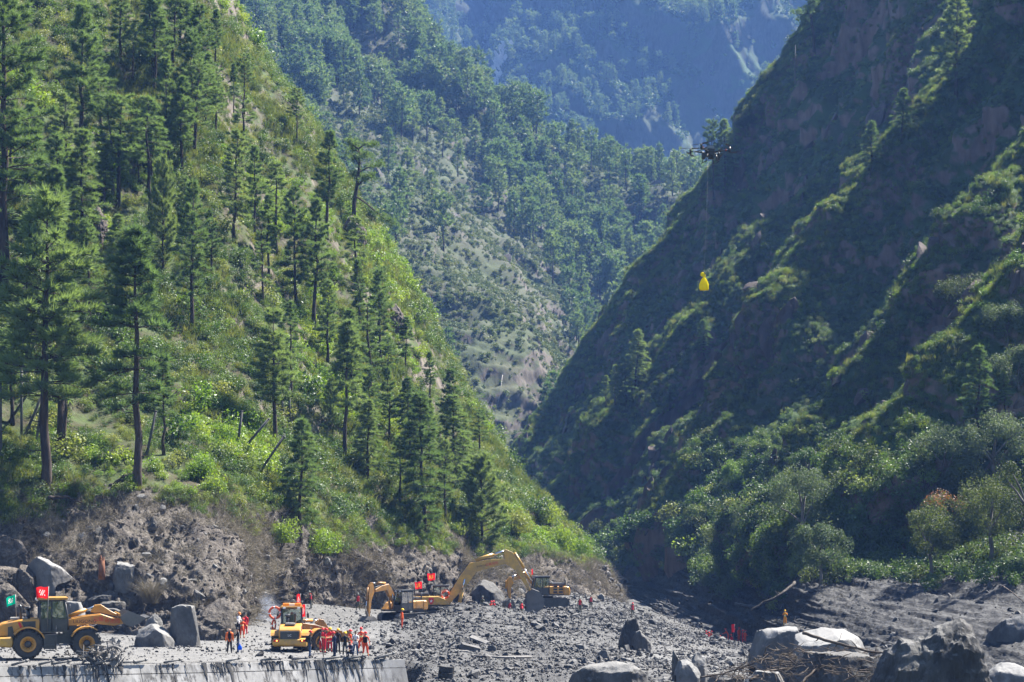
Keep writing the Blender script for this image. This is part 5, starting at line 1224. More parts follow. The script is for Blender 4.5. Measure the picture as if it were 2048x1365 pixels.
def excavator(loc, rz, label, up, boom, tip, stick_top, stick_end, scale=1.0, paint='yel', bucket_a=0.0, cab_side=1, body_text=None, boom_text=None, shield=False, openings=False, track_rz=0.0, load=False, cabcol='blk', th=.42, up_dz=0.0, L=(2.0, 2.9)):
    """up: boom foot (x,z); boom: top bend (x,z); tip: boom end; stick_top, stick_end: ends of the stick; all in the slewing plane"""
    o = empty('excavator', loc, rz); o.scale = (scale,)*3; tag(o, label, 'excavator', 'excavators on the rubble')
    for sd in (-1, 1):
        t = empty('track', (0, sd*1.15, 0), 0, o); t.rotation_euler = (0, 0, 0)
        pr = []
        for a in np.linspace(-math.pi/2, math.pi/2, 9): pr.append((1.75+.42*math.cos(a), .46+.42*math.sin(a)))
        for a in np.linspace(math.pi/2, 1.5*math.pi, 9): pr.append((-1.75+.42*math.cos(a), .46+.42*math.sin(a)))
        m = MB(); m.prism(pr, 'y', -.2, .2); m.build('track_belt', M['blk'], t)
        per = []; P2 = pr+[pr[0]]
        for q0, q1 in zip(P2[:-1], P2[1:]):
            n = max(1, int(math.hypot(q1[0]-q0[0], q1[1]-q0[1])/.19))
            for k in range(n): per.append((q0[0]+(q1[0]-q0[0])*k/n, q0[1]+(q1[1]-q0[1])*k/n, math.atan2(q1[1]-q0[1], q1[0]-q0[0])))
        m = MB()
        for x, z, a in per: m.box((x+.025*math.sin(a), 0, z-.025*math.cos(a)), (.16, .6, .05), (0, -a, 0))
        m.build('track_shoes', M['mudsteel'], t)
        m = MB(); m.box((0, 0, .5), (2.9, .3, .42), bevel=.05); m.build('track_frame', M['blk'], t)
    m = MB(); m.box((0, 0, .7), (1.8, 1.9, .4), bevel=.06); m.cyl((0, 0, .85), (0, 0, 1.12), .72, 24); m.build('undercarriage', M['blk'], o)
    hz0, hz1 = 1.12+up_dz, 2.1+up_dz; xb = -L[1]; xf = L[0]
    m = MB(); m.box(((xf+xb)/2+.1, 0, hz0+.06), (xf-xb-.2, 2.5, .14)); m.build('deck', M['blk'], o)
    # house: engine box with side doors, counterweight with rounded tail
    w = 1.32
    m = MB(); m.prism([(xb+.75, hz0+.14), (xb+.75, hz1), (.55, hz1), (.55, hz0+.14)], 'y', -w, w, bevel=.05); hs = m.build('house', M[paint], o)
    for sd in (-1, 1):
        m = MB()
        if sd != cab_side: m.prism([(.57, hz0+.14), (.57, hz1-.02), (1.15, hz0+.75), (1.75, hz0+.14)], 'y', sd*(w-.72), sd*w, bevel=.03); m.build('tool_box', M[paint], o)
        for k, xx in enumerate((xb+.8, -.55)):
            m = MB(); m.box((xx+.62, sd*(w+.005), (hz0+hz1)/2+.1), (1.15, .03, hz1-hz0-.3), bevel=.01); m.build('door', M[paint], hs)
        if openings:
            for rr in range(3):
                for cc in range(2):
                    m = MB(); m.box((xb+1.05+cc*.62, sd*(w+.022), hz0+.35+rr*.3), (.44, .03, .2), bevel=.01); m.build('vent', M['blkp'], hs)
    m = MB(); m.prism([(xb, hz0), (xb-.05, hz0+.5), (xb+.05, hz1-.12), (xb+.25, hz1), (xb+.745, hz1), (xb+.745, hz0)], 'y', -w, w, bevel=.1); m.build('counterweight', M[paint], o)
    m = MB(); m.box((-1.15, 0, hz1+.16), (1.5, 1.6, .34), bevel=.1); m.build('engine_hood', M['blk'], hs)
    m = MB(); m.tube([(-1.9, .75, hz1), (-1.9, .75, hz1+.75)], .07, 8); m.build('exhaust', M['blk'], hs)
    m = MB()
    for sd in (-1, 1): m.tube([(.4, sd*1.2, hz1), (.4, sd*1.2, hz1+.5), (-.5, sd*1.2, hz1+.5), (-.5, sd*1.2, hz1)], .02, 5)
    m.build('handrail', M['blk'], hs)
    if body_text:
        for body, x, z, s, mt in body_text:
            for sd in (-1, 1): text_obj('lettering', body, s, M[mt], hs, (x, sd*(w+.03), z), (math.pi/2, 0, 0 if sd < 0 else math.pi), 1.25)
    if shield:
        for sd in (-1, 1):
            m = MB(); m.prism([(-.25, .3), (0, .36), (.25, .3), (.27, -.05), (.14, -.28), (0, -.38), (-.14, -.28), (-.27, -.05)], 'y', 0, sd*.015); e = m.build('emblem', M['redp'], hs, loc=(-.2, sd*(w+.022), hz0+.55))
            m = MB(); m.prism([(0, .14), (.05, .03), (.16, .02), (.07, -.06), (.1, -.18), (0, -.1), (-.1, -.18), (-.07, -.06), (-.16, .02), (-.05, .03)], 'y', sd*.016, sd*.022); m.build('emblem_star', M['whitep'], hs, loc=(-.2, sd*(w+.022), hz0+.55))
    y0, y1 = (.35, 1.32) if cab_side > 0 else (-1.32, -.35)
    cab(o, .05, 1.75, y0, y1, hz0+.15, hz0+1.95, .22, 'blk')
    # boom with a bend, stick, cylinders
    def off(p, q, d): v = Vector((q[0]-p[0], q[1]-p[1])).normalized(); return (-v.y*d, v.x*d)
    n1 = off(up, boom, th*.62); n2 = off(boom, tip, th*.5); nm = ((n1[0]+n2[0])/2*1.25, (n1[1]+n2[1])/2*1.25)
    poly = [(up[0]-n1[0]*.5, up[1]-n1[1]*.5), (up[0]+n1[0]*.6, up[1]+n1[1]*.6), ((up[0]+boom[0]*2)/3+n1[0], (up[1]+boom[1]*2)/3+n1[1]), (boom[0]+nm[0], boom[1]+nm[1]), (boom[0]*.55+tip[0]*.45+n2[0]*1.1, boom[1]*.55+tip[1]*.45+n2[1]*1.1),
            (tip[0]+n2[0]*.45, tip[1]+n2[1]*.45), (tip[0]-n2[0]*.5, tip[1]-n2[1]*.5), (boom[0]*.55+tip[0]*.45-n2[0]*.8, boom[1]*.55+tip[1]*.45-n2[1]*.8), (boom[0]-nm[0], boom[1]-nm[1]), ((up[0]+boom[0]*2)/3-n1[0], (up[1]+boom[1]*2)/3-n1[1])]
    bh = th*.62
    m = MB(); m.prism(poly, 'y', -bh/2, bh/2, bevel=.02); bo = m.build('boom', M[paint], o)
    if boom_text:
        mx_ = ((boom[0]*.5+tip[0]*.5), (boom[1]*.5+tip[1]*.5)); aa = math.atan2(tip[1]-boom[1], tip[0]-boom[0])
        for body, u, s, mt in boom_text:
            for sd in (-1, 1):
                text_obj('lettering', body, s, M[mt], bo, (mx_[0]+u*math.cos(aa)*(1 if sd < 0 else -1), sd*(bh/2+.012), mx_[1]+u*math.sin(aa)*(1 if sd < 0 else -1)), (math.pi/2, -aa if sd < 0 else aa, 0 if sd < 0 else math.pi), 1.0)
    def cyl(name, a, b, y, r, frac=.6):
        p, q = Vector((a[0], y, a[1])), Vector((b[0], y, b[1])); mm = p.lerp(q, frac)
        k = MB(); k.cyl(p, mm, r, 10); c = k.build(name, M[paint], o); k = MB(); k.cyl(mm, q, r*.55, 8); k.build('cylinder_rod', M['chrome'], c)
    md = ((up[0]+boom[0]*2)/3, (up[1]+boom[1]*2)/3)
    for sd in (-1, 1): cyl('boom_cylinder', (up[0]+.55*th/.42, up[1]-.35), md, sd*(bh/2+.1), .085*th/.42)
    for sd in (-.5, .5):
        h_ = MB(); h_.tube([(up[0]-.1, sd*bh*.5, up[1]+.5), (md[0]+n1[0]*1.15, sd*bh*.5, md[1]+n1[1]*1.15), (boom[0]+nm[0]*1.15, sd*bh*.5, boom[1]+nm[1]*1.15), (boom[0]*.5+tip[0]*.5+n2[0]*1.35, sd*bh*.5, boom[1]*.5+tip[1]*.5+n2[1]*1.35), (tip[0]+n2[0]*1.2, sd*bh*.5, tip[1]+n2[1]*1.2), (stick_top[0]*.5+tip[0]*.5, sd*bh*.75, stick_top[1]*.4+tip[1]*.6)], .028, 5); h_.build('hose', M['blk'], o)
    cyl('stick_cylinder', (boom[0]*.9+tip[0]*.1+n2[0]*1.5, boom[1]*.9+tip[1]*.1+n2[1]*1.5), stick_top, 0, .1*th/.42)
    s1, s2 = stick_top, stick_end; sv = Vector((s2[0]-s1[0], s2[1]-s1[1])); sl_ = sv.length; sv.normalize(); sn = Vector((-sv.y, sv.x))
    if sn.x < 0: sn = -sn
    def sp(u, v): return (s1[0]+sv.x*u*sl_+sn.x*v, s1[1]+sv.y*u*sl_+sn.y*v)
    m = MB(); m.prism([sp(-.02, -.08), sp(-.02, .08*th/.42), sp(.12, .3*th/.42), sp(.4, .26*th/.42), sp(1.02, .1), sp(1.02, -.12), sp(.5, -.12), sp(.25, -.3*th/.42)], 'y', -bh*.42, bh*.42, bevel=.02); m.build('stick', M[paint], o)
    cyl('bucket_cylinder', sp(.15, .36*th/.42), sp(.85, .34*th/.42), 0, .07*th/.42, .55)
    m = MB(); m.prism([sp(.85, .4), sp(.88, .3), sp(1.0, -.02), sp(1.06, .02)], 'y', -.14, .14); m.build('bucket_link', M['steel'], o)
    b = empty('bucket', (s2[0], 0, s2[1]), 0, o); b.rotation_euler = (0, bucket_a, 0); ks = th/.42
    pf = [(.12, .05), (.45, -.15), (.62, -.55), (.5, -.95), (.15, -1.12), (-.35, -1.05)]; pin = [(-.3, -1.0), (.13, -1.06), (.45, -.9), (.55, -.55), (.4, -.2), (.1, -.02)]
    bw = .62*ks
    m = MB(); m.prism([(x*ks, z*ks) for x, z in pf+pin], 'y', -bw, bw); m.build('bucket_shell', M['mudsteel'], b)
    for sd in (-1, 1): m = MB(); m.prism([(x*ks, z*ks) for x, z in pf+[(-.2, -.2)]], 'y', sd*bw, sd*(bw+.04)); m.build('bucket_side', M['mudsteel'], b)
    for k in range(5): m = MB(); y = -bw*.85+k*bw*1.7/4; m.prism([(-.3*ks, -1.06*ks), (-.3*ks, -.98*ks), (-.58*ks, -1.0*ks)], 'y', y-.05, y+.05); m.build('tooth', M['steel'], b)
    return o

# -- the loader at the road edge
g1 = P(112, 1318, 130.5); g1[2] = gz(g1[0], 130.5)+.28
ld1, ld1f = wheel_loader(g1-np.array([0, 0, .12]), math.radians(17), 'big yellow wheel loader with green and red flags at the road edge, side on', arm_up=-.02+.03, tilt=-.5, scale=1.13,
    arm_text=(('LIUGONG', .3, .03, .27, 'blkp', 1.1), ('公路', .56, .14, .3, 'redp', 1.0), ('抢险', .87, .0, .3, 'redp', 1.0)))
# round highway emblem on its arm
def ld_world(o, p): bpy.context.view_layer.update(); return o.matrix_world @ Vector(p)
m = MB()
ring = [(math.cos(a)*.12, 0, math.sin(a)*.12) for a in np.linspace(0, 6.283, 19)]; m.tube(ring, .014, 4, False)
for k in range(3): a = math.pi/2+k*2.094; m.tube([(0, 0, 0), (math.cos(a)*.1, 0, math.sin(a)*.1)], .016, 4)
m.build('emblem', M['redp'], ld1f, loc=(.62+3.05*.72, -.575, 2.0+.1))
# -- the loader seen from behind, its front half turned to the right
g2 = P(578, 1310, 146.5)
ld2, ld2f = wheel_loader(g2+np.array([0, 2.2, -.02]), math.radians(93), 'yellow wheel loader seen from behind with orange light bar, front half turned aside', artic=math.radians(-52), arm_up=-.32, tilt=-.25, scale=1.02, beacon=True, rear_mark='LC', bucket_mat='yelold', arm_mat='yelold',
    arm_text=(('公路养护', .45, .12, .28, 'redp', 1.0),))
# -- excavators
SCB = 204.0
gB = P(866, 1245, SCB); gB[2] = gz(gB[0], SCB)
exB = excavator(gB, math.radians(3), 'largest yellow excavator, long arched boom reaching over the rubble heap', (1.5, 1.75), (4.1, 5.3), (7.75, 6.0), (7.35, 7.0), (9.9, 3.0), 1.0, 'yel2', -.15, 1,
    [('SH-360', -1.75, 1.62, .3, 'whitep')], [('SHANTUI', -1.0, .24, 'blkp'), ('公路抢险', .1, .34, 'redp')], True, th=.88, L=(1.9, 2.7), up_dz=.28)
gA = P(806, 1243, 196.0); gA[2] = gz(gA[0], 196.0)
exA = excavator(gA, math.radians(180+52), 'small orange excavator with vertical stick, digging beside the largest one', (.85, 1.5), (2.4, 3.5), (4.2, 3.2), (4.6, 3.95), (5.1, .75), 1.0, 'yelold', .2, 1, None, None, False, th=.55, L=(1.85, 2.3))
gC = P(1093, 1230, 216.0); gC[2] = gz(gC[0], 216.0)+.35
exC = excavator(gC, math.radians(180+14), 'yellow excavator with dark cab and open side vents, behind the raised bucket', (.8, 1.7), (2.1, 3.4), (3.6, 3.0), (4.05, 3.2), (4.15, .9), 1.0, 'yel', .15, 1, None, [('公路', 0, .3, 'redp')], False, openings=True, th=.5, L=(1.85, 2.3), up_dz=.12)
# spoil in the big bucket
# flags and life rings
flag(ld_world(ld1, (-2.2, .5, 2.1)), 1.7, .6, .6, M['flaggreen'], 'green flag on a pole behind the cab of the side-on loader', .15, -1, .55, M['whitec'], (-.04, 0), 1)
flag(ld_world(ld1, (-.55, -.85, 1.5)), 2.95, .82, .75, M['flagred'], 'red flag above the cab roof of the side-on loader', .1, -1, .12, M['whitec'], (.03, 0), 2)
flag(ld_world(ld2, (.2, -.5, 3.4)), .95, .3, .85, M['flagred'], 'narrow red flag above the light bar of the middle loader', 0, -1, .6, M['whitec'], (.1, 0), 3)
flag(ld_world(ld2, (-.9, -.95, 1.8)), 1.85, .38, .9, M['flagred'], 'red flag drooping beside the cab of the middle loader', 0, -1, .7, M['whitec'], (.04, 0), 4)
bpy.context.view_layer.update()
flag(exB.matrix_world @ Vector((-1.1, .9, 2.3)), 1.55, .75, .72, M['flagred'], 'lower of the two red flags on the largest excavator', 0, -1, .1, M['goldp'], (0, 0), 5)
flag(exB.matrix_world @ Vector((0.25, 1.0, 2.2)), 2.5, .82, .7, M['flagred'], 'upper of the two red flags on the largest excavator', 0, -1, .05, M['goldp'], (0, 0), 6)
flag(exC.matrix_world @ Vector((1.4, -.4, 3.1)), 1.0, .16, .6, M['flagred'], 'tiny red flag on the excavator behind the raised bucket', 0, -1, .4, None, (0, 0), 7)
life_ring(exB.matrix_world @ Vector((1.25, -1.15, 2.55)), .4, 'orange life ring hung on the largest excavator', (.5, .3, .5))
life_ring(ld2.matrix_world @ Vector((-.2, 1.25, 2.95)), .42, 'orange life ring on the rail of the middle loader', (0, 0, .15))
life_ring(ld2.matrix_world @ Vector((-.6, 1.3, 2.1)), .36, 'second orange life ring, hung edge-on below the upper one', (0, 0, 1.35))
# ================================================================== stones, wall and debris
M['rock'] = mat_rock('grey_boulder', (.06, .058, .055), (.105, .102, .097), (.17, .165, .157), .7, (1, 1, .6), .9, .2, .5, (.22, .215, .205))
M['rockd'] = mat_rock('dark_boulder', (.035, .034, .032), (.068, .066, .063), (.12, .115, .11), .9, (1, 1, .5), 1.0, .25, .35, (.18, .175, .165))
M['rockb'] = mat_rock('brown_outcrop', (.05, .042, .035), (.1, .082, .068), (.17, .145, .125), .5, (1, 1, .5), .9, .25)
M['rockp'] = mat_rock('pale_boulder', (.095, .092, .088), (.145, .142, .136), (.21, .205, .197), .6, (1, 1, .7), .8, .18, .5, (.27, .265, .255))
M['stone'] = mat_rock('gravel_stone', (.03, .03, .03), (.065, .064, .062), (.135, .131, .125), 1.5, (1, 1, 1), .5, .06, .45, (.2, .195, .187))
M['concrete'] = mat_rock('concrete', (.11, .108, .104), (.16, .157, .15), (.21, .205, .2), .9, (1, 1, .3), .3, .05)
M['wood'] = mat_rock('driftwood', (.05, .04, .03), (.095, .075, .058), (.16, .135, .11), 2.2, (1, 1, 1), .5, .03)
M['woodr'] = mat_rock('broken_wood', (.12, .048, .025), (.2, .085, .045), (.26, .13, .07), 2.2, (1, 1, 1), .5, .03)

def stone_mesh(name, seed, mat, sub=2, cuts=7, jag=.18):
    r = np.random.default_rng(seed); bm = bmesh.new(); bmesh.ops.create_icosphere(bm, subdivisions=sub, radius=1.0)
    V = np.array([v.co[:] for v in bm.verts]); V = V*(1+jag*fbm(V*1.3+seed*3.7, 3)[:, None])
    for _ in range(cuts):
        n = unit(r.normal(size=3)); d = .45+.4*r.random(); k = V@n-d; V = V-np.where(k > 0, k, 0)[:, None]*n*.92
    V = V*(.75+.5*r.random(3)); V[:, 2] *= .8
    for v, c in zip(bm.verts, V): v.co = c
    me = bpy.data.meshes.new(name); bm.to_mesh(me); bm.free(); me.materials.append(mat); return me
ST = [stone_mesh('s', 400+k, M['stone'], 1, 5) for k in range(7)]
STB = [stone_mesh('s', 420+k, M['rock'], 2, 8) for k in range(4)]+[stone_mesh('s', 430+k, M['rockd'], 2, 8) for k in range(3)]
fpx = field.px; fx, fy = field.G[..., 0], field.G[..., 1]
heap = sstep(-13, -7, fx)*(1-sstep(255, 290, fy))*sstep(112, 122, fy)*(1-sstep(22, 40, fx-.1*(fy-150)))
heap = heap*(.7+np.clip(fbm(field.G*[.11, .11, 0]+8, 3)*2.0+.6, 0, 1.2))
wy_ = wall_y(fx); roadw = (1-sstep(-13, -7, fx))*(fy > wy_+.3)*(1-sstep(200, 215, fy))
n = 78000; p, nn, i, j = field.sample(n, weight=heap+.16*roadw+.004)
sc = .05+.16*rng.random(n)**2.4; sc = np.where(rng.random(n) < .05, sc*2.4, sc)*np.where(p[:, 0] < -11, .7, 1)*(.75+.6*np.clip(fbm(p*[.2, .2, 0]+3, 2)+.5, 0, 1))
scatter('rubble_stones', protos('rubble_stone', ST), p+np.array([0, 0, .02]), np.stack([sc*(.8+.6*rng.random(n)), sc, sc*(.6+.4*rng.random(n))], -1), rng.random((n, 3))*6.28, rng.integers(0, 7, n), 'loose dark gravel and stones of the rubble heap', 'rubble')
CLOD = [stone_mesh('s', 440+k, M['mudL'], 2, 6, .35) for k in range(5)]
n = 12000; p, nn, i, j = bankS.sample(n); sc = .05+.22*rng.random(n)**2.5
scatter('mud_clods', protos('mud_clod', CLOD), p, np.stack([sc*1.3, sc, sc*.8], -1), rng.random((n, 3))*6.28, rng.integers(0, 5, n), 'clods of dried mud on the washed-out bank', 'mud')
n = 900; p, nn, i, j = bankS.sample(n, weight=.4+np.clip(fbm(bankS.G*.2, 2), 0, 1)); sc = .12+.5*rng.random(n)**3
scatter('bank_stones', protos('bank_stone', STB), p, sc, rng.random((n, 3))*6.28, rng.integers(0, 7, n), 'stones stuck in the washed-out bank', 'stones')
inb = (rbank.px[..., 1] > 1120)
n = 700; p, nn, i, j = rbank.sample(n, weight=inb*1.0); sc = .1+.45*rng.random(n)**4
scatter('scoured_bank_stones', protos('scoured_stone', STB[4:]), p, np.stack([sc*1.6, sc, sc*.7], -1), rng.random((n, 3))*6.28, rng.integers(0, 3, n), 'dark stones on the scoured bank', 'stones')

M['rockc'] = mat_rock('cliff_outcrop', (.04, .033, .028), (.085, .066, .056), (.15, .115, .1), .45, (1, 1, .3), 1.0, .3)
M['rockm'] = mat_rock('ridge_outcrop', (.05, .046, .04), (.095, .086, .075), (.15, .138, .122), .3, (1, 1, .5), 1.0, .4)
CK = [stone_mesh('s', 450+k, M['rockc'], 3, 14, .4) for k in range(5)]; RK = [stone_mesh('s', 460+k, M['rockm'], 3, 12, .35) for k in range(4)]
st_ = 1-sstep(.35, .62, rightS.N[..., 2]); cl_ = sstep(.0, .3, fbm(rightS.G*.022+21, 3))
n = 620; p, nn, i, j = rightS.sample(n, weight=st_*cl_*(rightS.px[..., 0] < 2120)*(rightS.px[..., 1] > -60)*(rightS.px[..., 1] < 1040)+1e-6); sc = .8+1.9*rng.random(n)**1.8
rt = np.stack([.25*rng.normal(size=n)-.25, .3*rng.normal(size=n)+.45, rng.normal(size=n)*.6], -1)
scatter('cliff_outcrops', protos('cliff_outcrop', CK), p-nn*sc[:, None]*.35, np.stack([sc*(.7+.5*rng.random(n)), sc, sc*(1.6+2.0*rng.random(n))], -1), rt, rng.integers(0, 5, n), 'reddish brown rock ribs and ledges breaking through the cliff', 'outcrops')
st_ = 1-sstep(.45, .75, mid.N[..., 2]); cl_ = sstep(.0, .3, fbm(mid.G*.014+5, 3)); im_ = (mid.px[..., 0] > 420)*(mid.px[..., 0] < 1450)*(mid.px[..., 1] > -20)*(mid.px[..., 1] < 930)
n = 420; p, nn, i, j = mid.sample(n, weight=(st_+.15)*cl_*im_+1e-7); sc = 1.0+3.2*rng.random(n)**2
scatter('ridge_outcrops', protos('ridge_outcrop', RK), p-nn*sc[:, None]*.4, np.stack([sc, sc, sc*(.9+.9*rng.random(n))], -1), np.stack([.3*rng.normal(size=n), .3*rng.normal(size=n), rng.random(n)*6.28], -1), rng.integers(0, 4, n), 'grey rock outcrops on the slopes of the middle ridge', 'outcrops')

def crag(outline, base, d, depth, mat, label, seed=0, power=3.0, amp=.12, name='boulder', nu=64, nv=40, cat='boulder', skew=0.0, fine=.35, group='boulders of the debris flow', cuts=14, surf=None, sink=0.0):
    """a rock whose front outline is given in photo pixels; it has its own depth and a rounded-box section"""
    ol = np.array(outline, float)
    if surf is not None: d = float(surf.at_pixel(ol[:, 0].mean(), base-4)[1])+sink
    s = d/F; u = np.linspace(0, 1, nu); L = np.concatenate([[0], np.cumsum(np.hypot(*np.diff(ol, axis=0).T))]); L /= L[-1]
    ox = np.interp(u, L, ol[:, 0]); oy = np.interp(u, L, ol[:, 1])
    x = (ox-1024)*s; zt = CAMZ+(HOR-oy)*s; zb = CAMZ+(HOR-base)*s; x0 = (x[0]+x[-1])/2
    a = np.linspace(0, math.pi, nv); cs, sn = np.cos(a), np.sin(a); pw = 2/power
    yy = -np.sign(cs)*np.abs(cs)**pw*depth; zz = np.abs(sn)**pw
    edge = (np.clip(1-np.abs(2*u-1), 0, 1)*2.2).clip(0, 1)**.5
    G = np.zeros((nu, nv, 3)); G[..., 0] = (x[:, None]-x0)*(1-.06*(1-zz)[None]) + skew*yy[None]; G[..., 1] = yy[None]*(.35+.65*edge[:, None]); G[..., 2] = (zt-zb)[:, None]*zz[None]
    rr_ = np.random.default_rng(seed+900); hw = (x.max()-x.min())/2+1e-3; hh_ = (zt-zb).max()+1e-3; sc_ = np.array([hw, depth, hh_]); Q = G/sc_
    for _ in range(cuts):
        n_ = unit(rr_.normal(size=3)*np.array([1, 1, .8])); n_[2] = abs(n_[2])*.9; n_[1] = -abs(n_[1]) if rr_.random() < .6 else n_[1]; d_ = np.quantile(Q@n_, .8+.17*rr_.random()); k_ = Q@n_-d_; Q = Q-np.where(k_ > 0, k_, 0)[..., None]*n_*.93/(n_@n_)
    G = Q*sc_
    q = G+seed*7.1; sz = max(depth, (x.max()-x.min())/2)
    dn = amp*sz*(.7*ridged(q*(1.1/sz), 4)+fine*ridged(q*(3.5/sz), 4)+.25*fine*fbm(q*(14.0/sz), 3)); N_ = G-np.array([0, 0, G[..., 2].max()*.3]); N_ = N_/(np.linalg.norm(N_, axis=-1, keepdims=True)+1e-6)
    G = G+N_*dn[..., None]; G[..., 2] = np.where((np.arange(nv) == 0) | (np.arange(nv) == nv-1), -1.5, G[..., 2])
    idx = np.arange(nu*nv).reshape(nu, nv); Fq = np.stack([idx[:-1, :-1], idx[1:, :-1], idx[1:, 1:], idx[:-1, 1:]], -1).reshape(-1, 4)
    me = np_mesh(name, G.reshape(-1, 3), Fq, [mat], True)
    try: me.set_sharp_from_angle(angle=.35)
    except Exception: pass
    o = obj(name, me, None, (x0, d, zb)); tag(o, label, cat, group); return o
# foreground boulders on the right
crag([(1135, 1372), (1150, 1350), (1180, 1332), (1225, 1327), (1262, 1332), (1290, 1345), (1305, 1372)], 1385, 118, 1.7, M['rock'], 'smooth rounded grey boulder at the lower edge, below the rubble heap', 1, 2.3, .1)
crag([(1350, 1350), (1355, 1325), (1372, 1318), (1392, 1322), (1400, 1350)], 1355, 124, .7, M['rockp'], 'pale boulder in the driftwood, front one of a leaning pair', 2, 2.6, .1)
crag([(1383, 1340), (1385, 1312), (1398, 1304), (1410, 1318), (1416, 1342)], 1345, 125.5, .6, M['rockp'], 'pale angular boulder leaning on the back of the front one', 3, 2.8, .12)
crag([(1344, 1325), (1345, 1298), (1352, 1300), (1358, 1325)], 1330, 130, .25, M['rock'], 'small upright stone slab on the rubble slope', 4, 4, .05)
crag([(1500, 1330), (1503, 1275), (1520, 1264), (1560, 1258), (1610, 1256), (1625, 1275), (1600, 1325)], 1345, 131, 1.8, M['rockp'], 'huge pale slab boulder with a flat bright top', 5, 5, .09)
crag([(1590, 1310), (1600, 1262), (1650, 1256), (1690, 1262), (1720, 1280), (1750, 1292), (1760, 1320)], 1330, 127, 2.2, M['rockp'], 'long pale slab behind the fallen branch', 6, 4, .07)
crag([(1560, 1372), (1575, 1318), (1620, 1306), (1690, 1308), (1745, 1318), (1775, 1340), (1785, 1372)], 1400, 112, 1.6, M['rockd'], 'dark block under the driftwood with a bright mud-covered top', 7, 4.5, .09)
crag([(1752, 1380), (1768, 1330), (1785, 1295), (1812, 1284), (1838, 1288), (1856, 1276), (1872, 1262), (1896, 1252), (1915, 1240), (1938, 1262), (1952, 1300), (1972, 1340), (1985, 1380)], 1410, 104, 2.0, M['rockd'], 'giant jagged dark rock at the lower corner', 8, 2.4, .12, nu=110, nv=64, fine=.6, cuts=2)
crag([(1955, 1375), (1968, 1335), (1990, 1324), (2030, 1330), (2060, 1345), (2075, 1375)], 1400, 108, 1.5, M['rockp'], 'bright pale boulder beside the giant jagged rock', 9, 2.6, .08)
crag([(1980, 1290), (1984, 1250), (2000, 1235), (2030, 1222), (2070, 1225), (2090, 1290)], 1300, 178, 2.2, M['rock'], 'rounded wet boulder on the scoured bank at the picture edge', 10, 2.3, .1)
crag([(1236, 1290), (1244, 1258), (1256, 1240), (1272, 1238), (1280, 1260), (1290, 1290)], 1296, 172, 1.0, M['rockd'], 'dark pointed rock sticking out of the rubble heap', 11, 2.2, .15)
crag([(1262, 1292), (1268, 1266), (1280, 1262), (1296, 1280), (1304, 1296)], 1300, 170, .8, M['rock'], 'pale rock just below the dark pointed one', 12, 2.4, .12)
crag([(1480, 1380), (1485, 1352), (1510, 1342), (1560, 1346), (1580, 1380)], 1400, 112, .9, M['rockp'], 'flat pale rock under the driftwood at the lower edge', 13, 4, .06)
crag([(1415, 1365), (1420, 1348), (1450, 1342), (1490, 1350), (1495, 1368)], 1380, 118, .8, M['rock'], 'low grey rock in the driftwood beside the pale pair', 14, 3, .1)
# boulders and blocks on the left
crag([(40, 1128), (48, 1108), (62, 1106), (90, 1120), (120, 1136), (146, 1160), (120, 1166), (80, 1160)], 1176, 171, 1.6, M['rockp'], 'tilted pale slab sticking out of the bank above the side-on loader', 15, 3.2, .07, surf=bankS, sink=.2)
for k_, (ol, bs_, lb) in enumerate([([(-25, 1122), (-18, 1085), (5, 1072), (36, 1082), (52, 1104), (56, 1126)], 1132, 'topmost big boulder of the stack at the picture edge'), ([(-22, 1168), (-20, 1134), (10, 1122), (38, 1132), (42, 1168)], 1174, 'middle boulder of the stack at the picture edge'), ([(36, 1178), (40, 1132), (56, 1120), (72, 1136), (76, 1178)], 1184, 'upright boulder at the side of the edge stack'), ([(-24, 1222), (-22, 1180), (8, 1168), (44, 1176), (56, 1222)], 1230, 'lowest boulder of the stack, behind the loader hood')]):
    crag(ol, bs_, 166, 1.1, M['mudL'], lb, 60+k_, 3, .12, fine=.6, surf=bankS, sink=.3, cuts=12)
crag([(226, 1155), (230, 1125), (248, 1112), (266, 1122), (272, 1158)], 1165, 170, 1.0, M['rock'], 'grey boulder stuck in the bank beside the dry reed clump', 17, 2.6, .12, surf=bankS, sink=.5)
crag([(342, 1306), (345, 1216), (360, 1210), (392, 1213), (402, 1235), (398, 1306)], 1312, 152.5, 1.2, M['rock'], 'tall upright stone block standing at the foot of the bank', 18, 6, .04)
crag([(268, 1298), (274, 1262), (300, 1250), (335, 1252), (348, 1270), (350, 1300)], 1306, 151, 1.3, M['rock'], 'low broad boulder beside the upright stone block', 19, 4.5, .07)
crag([(290, 1262), (296, 1236), (308, 1228), (322, 1240), (326, 1262)], 1268, 152.5, .7, M['rock'], 'boulder lying on top of the low broad one', 20, 3, .1)
crag([(130, 1250), (132, 1203), (165, 1206), (166, 1250)], 1262, 152, 1.0, M['concrete'], 'square concrete block behind the side-on loader', 21, 9, .015, cat='block')
crag([(930, 1205), (940, 1172), (960, 1160), (985, 1163), (1005, 1185), (1018, 1207)], 1212, 226, 2.2, M['rockd'], 'big smooth boulder in the bank beneath the arched boom', 22, 2.4, .08, surf=bankS, sink=.8)
crag([(395, 1290), (398, 1228), (418, 1195), (446, 1190), (462, 1225), (466, 1285)], 1300, 163, 2.2, M['mudL'], 'rough mud-covered rock nose jutting out beside the two red-suited men', 23, 2.6, .12, nu=80, nv=48, fine=.6)
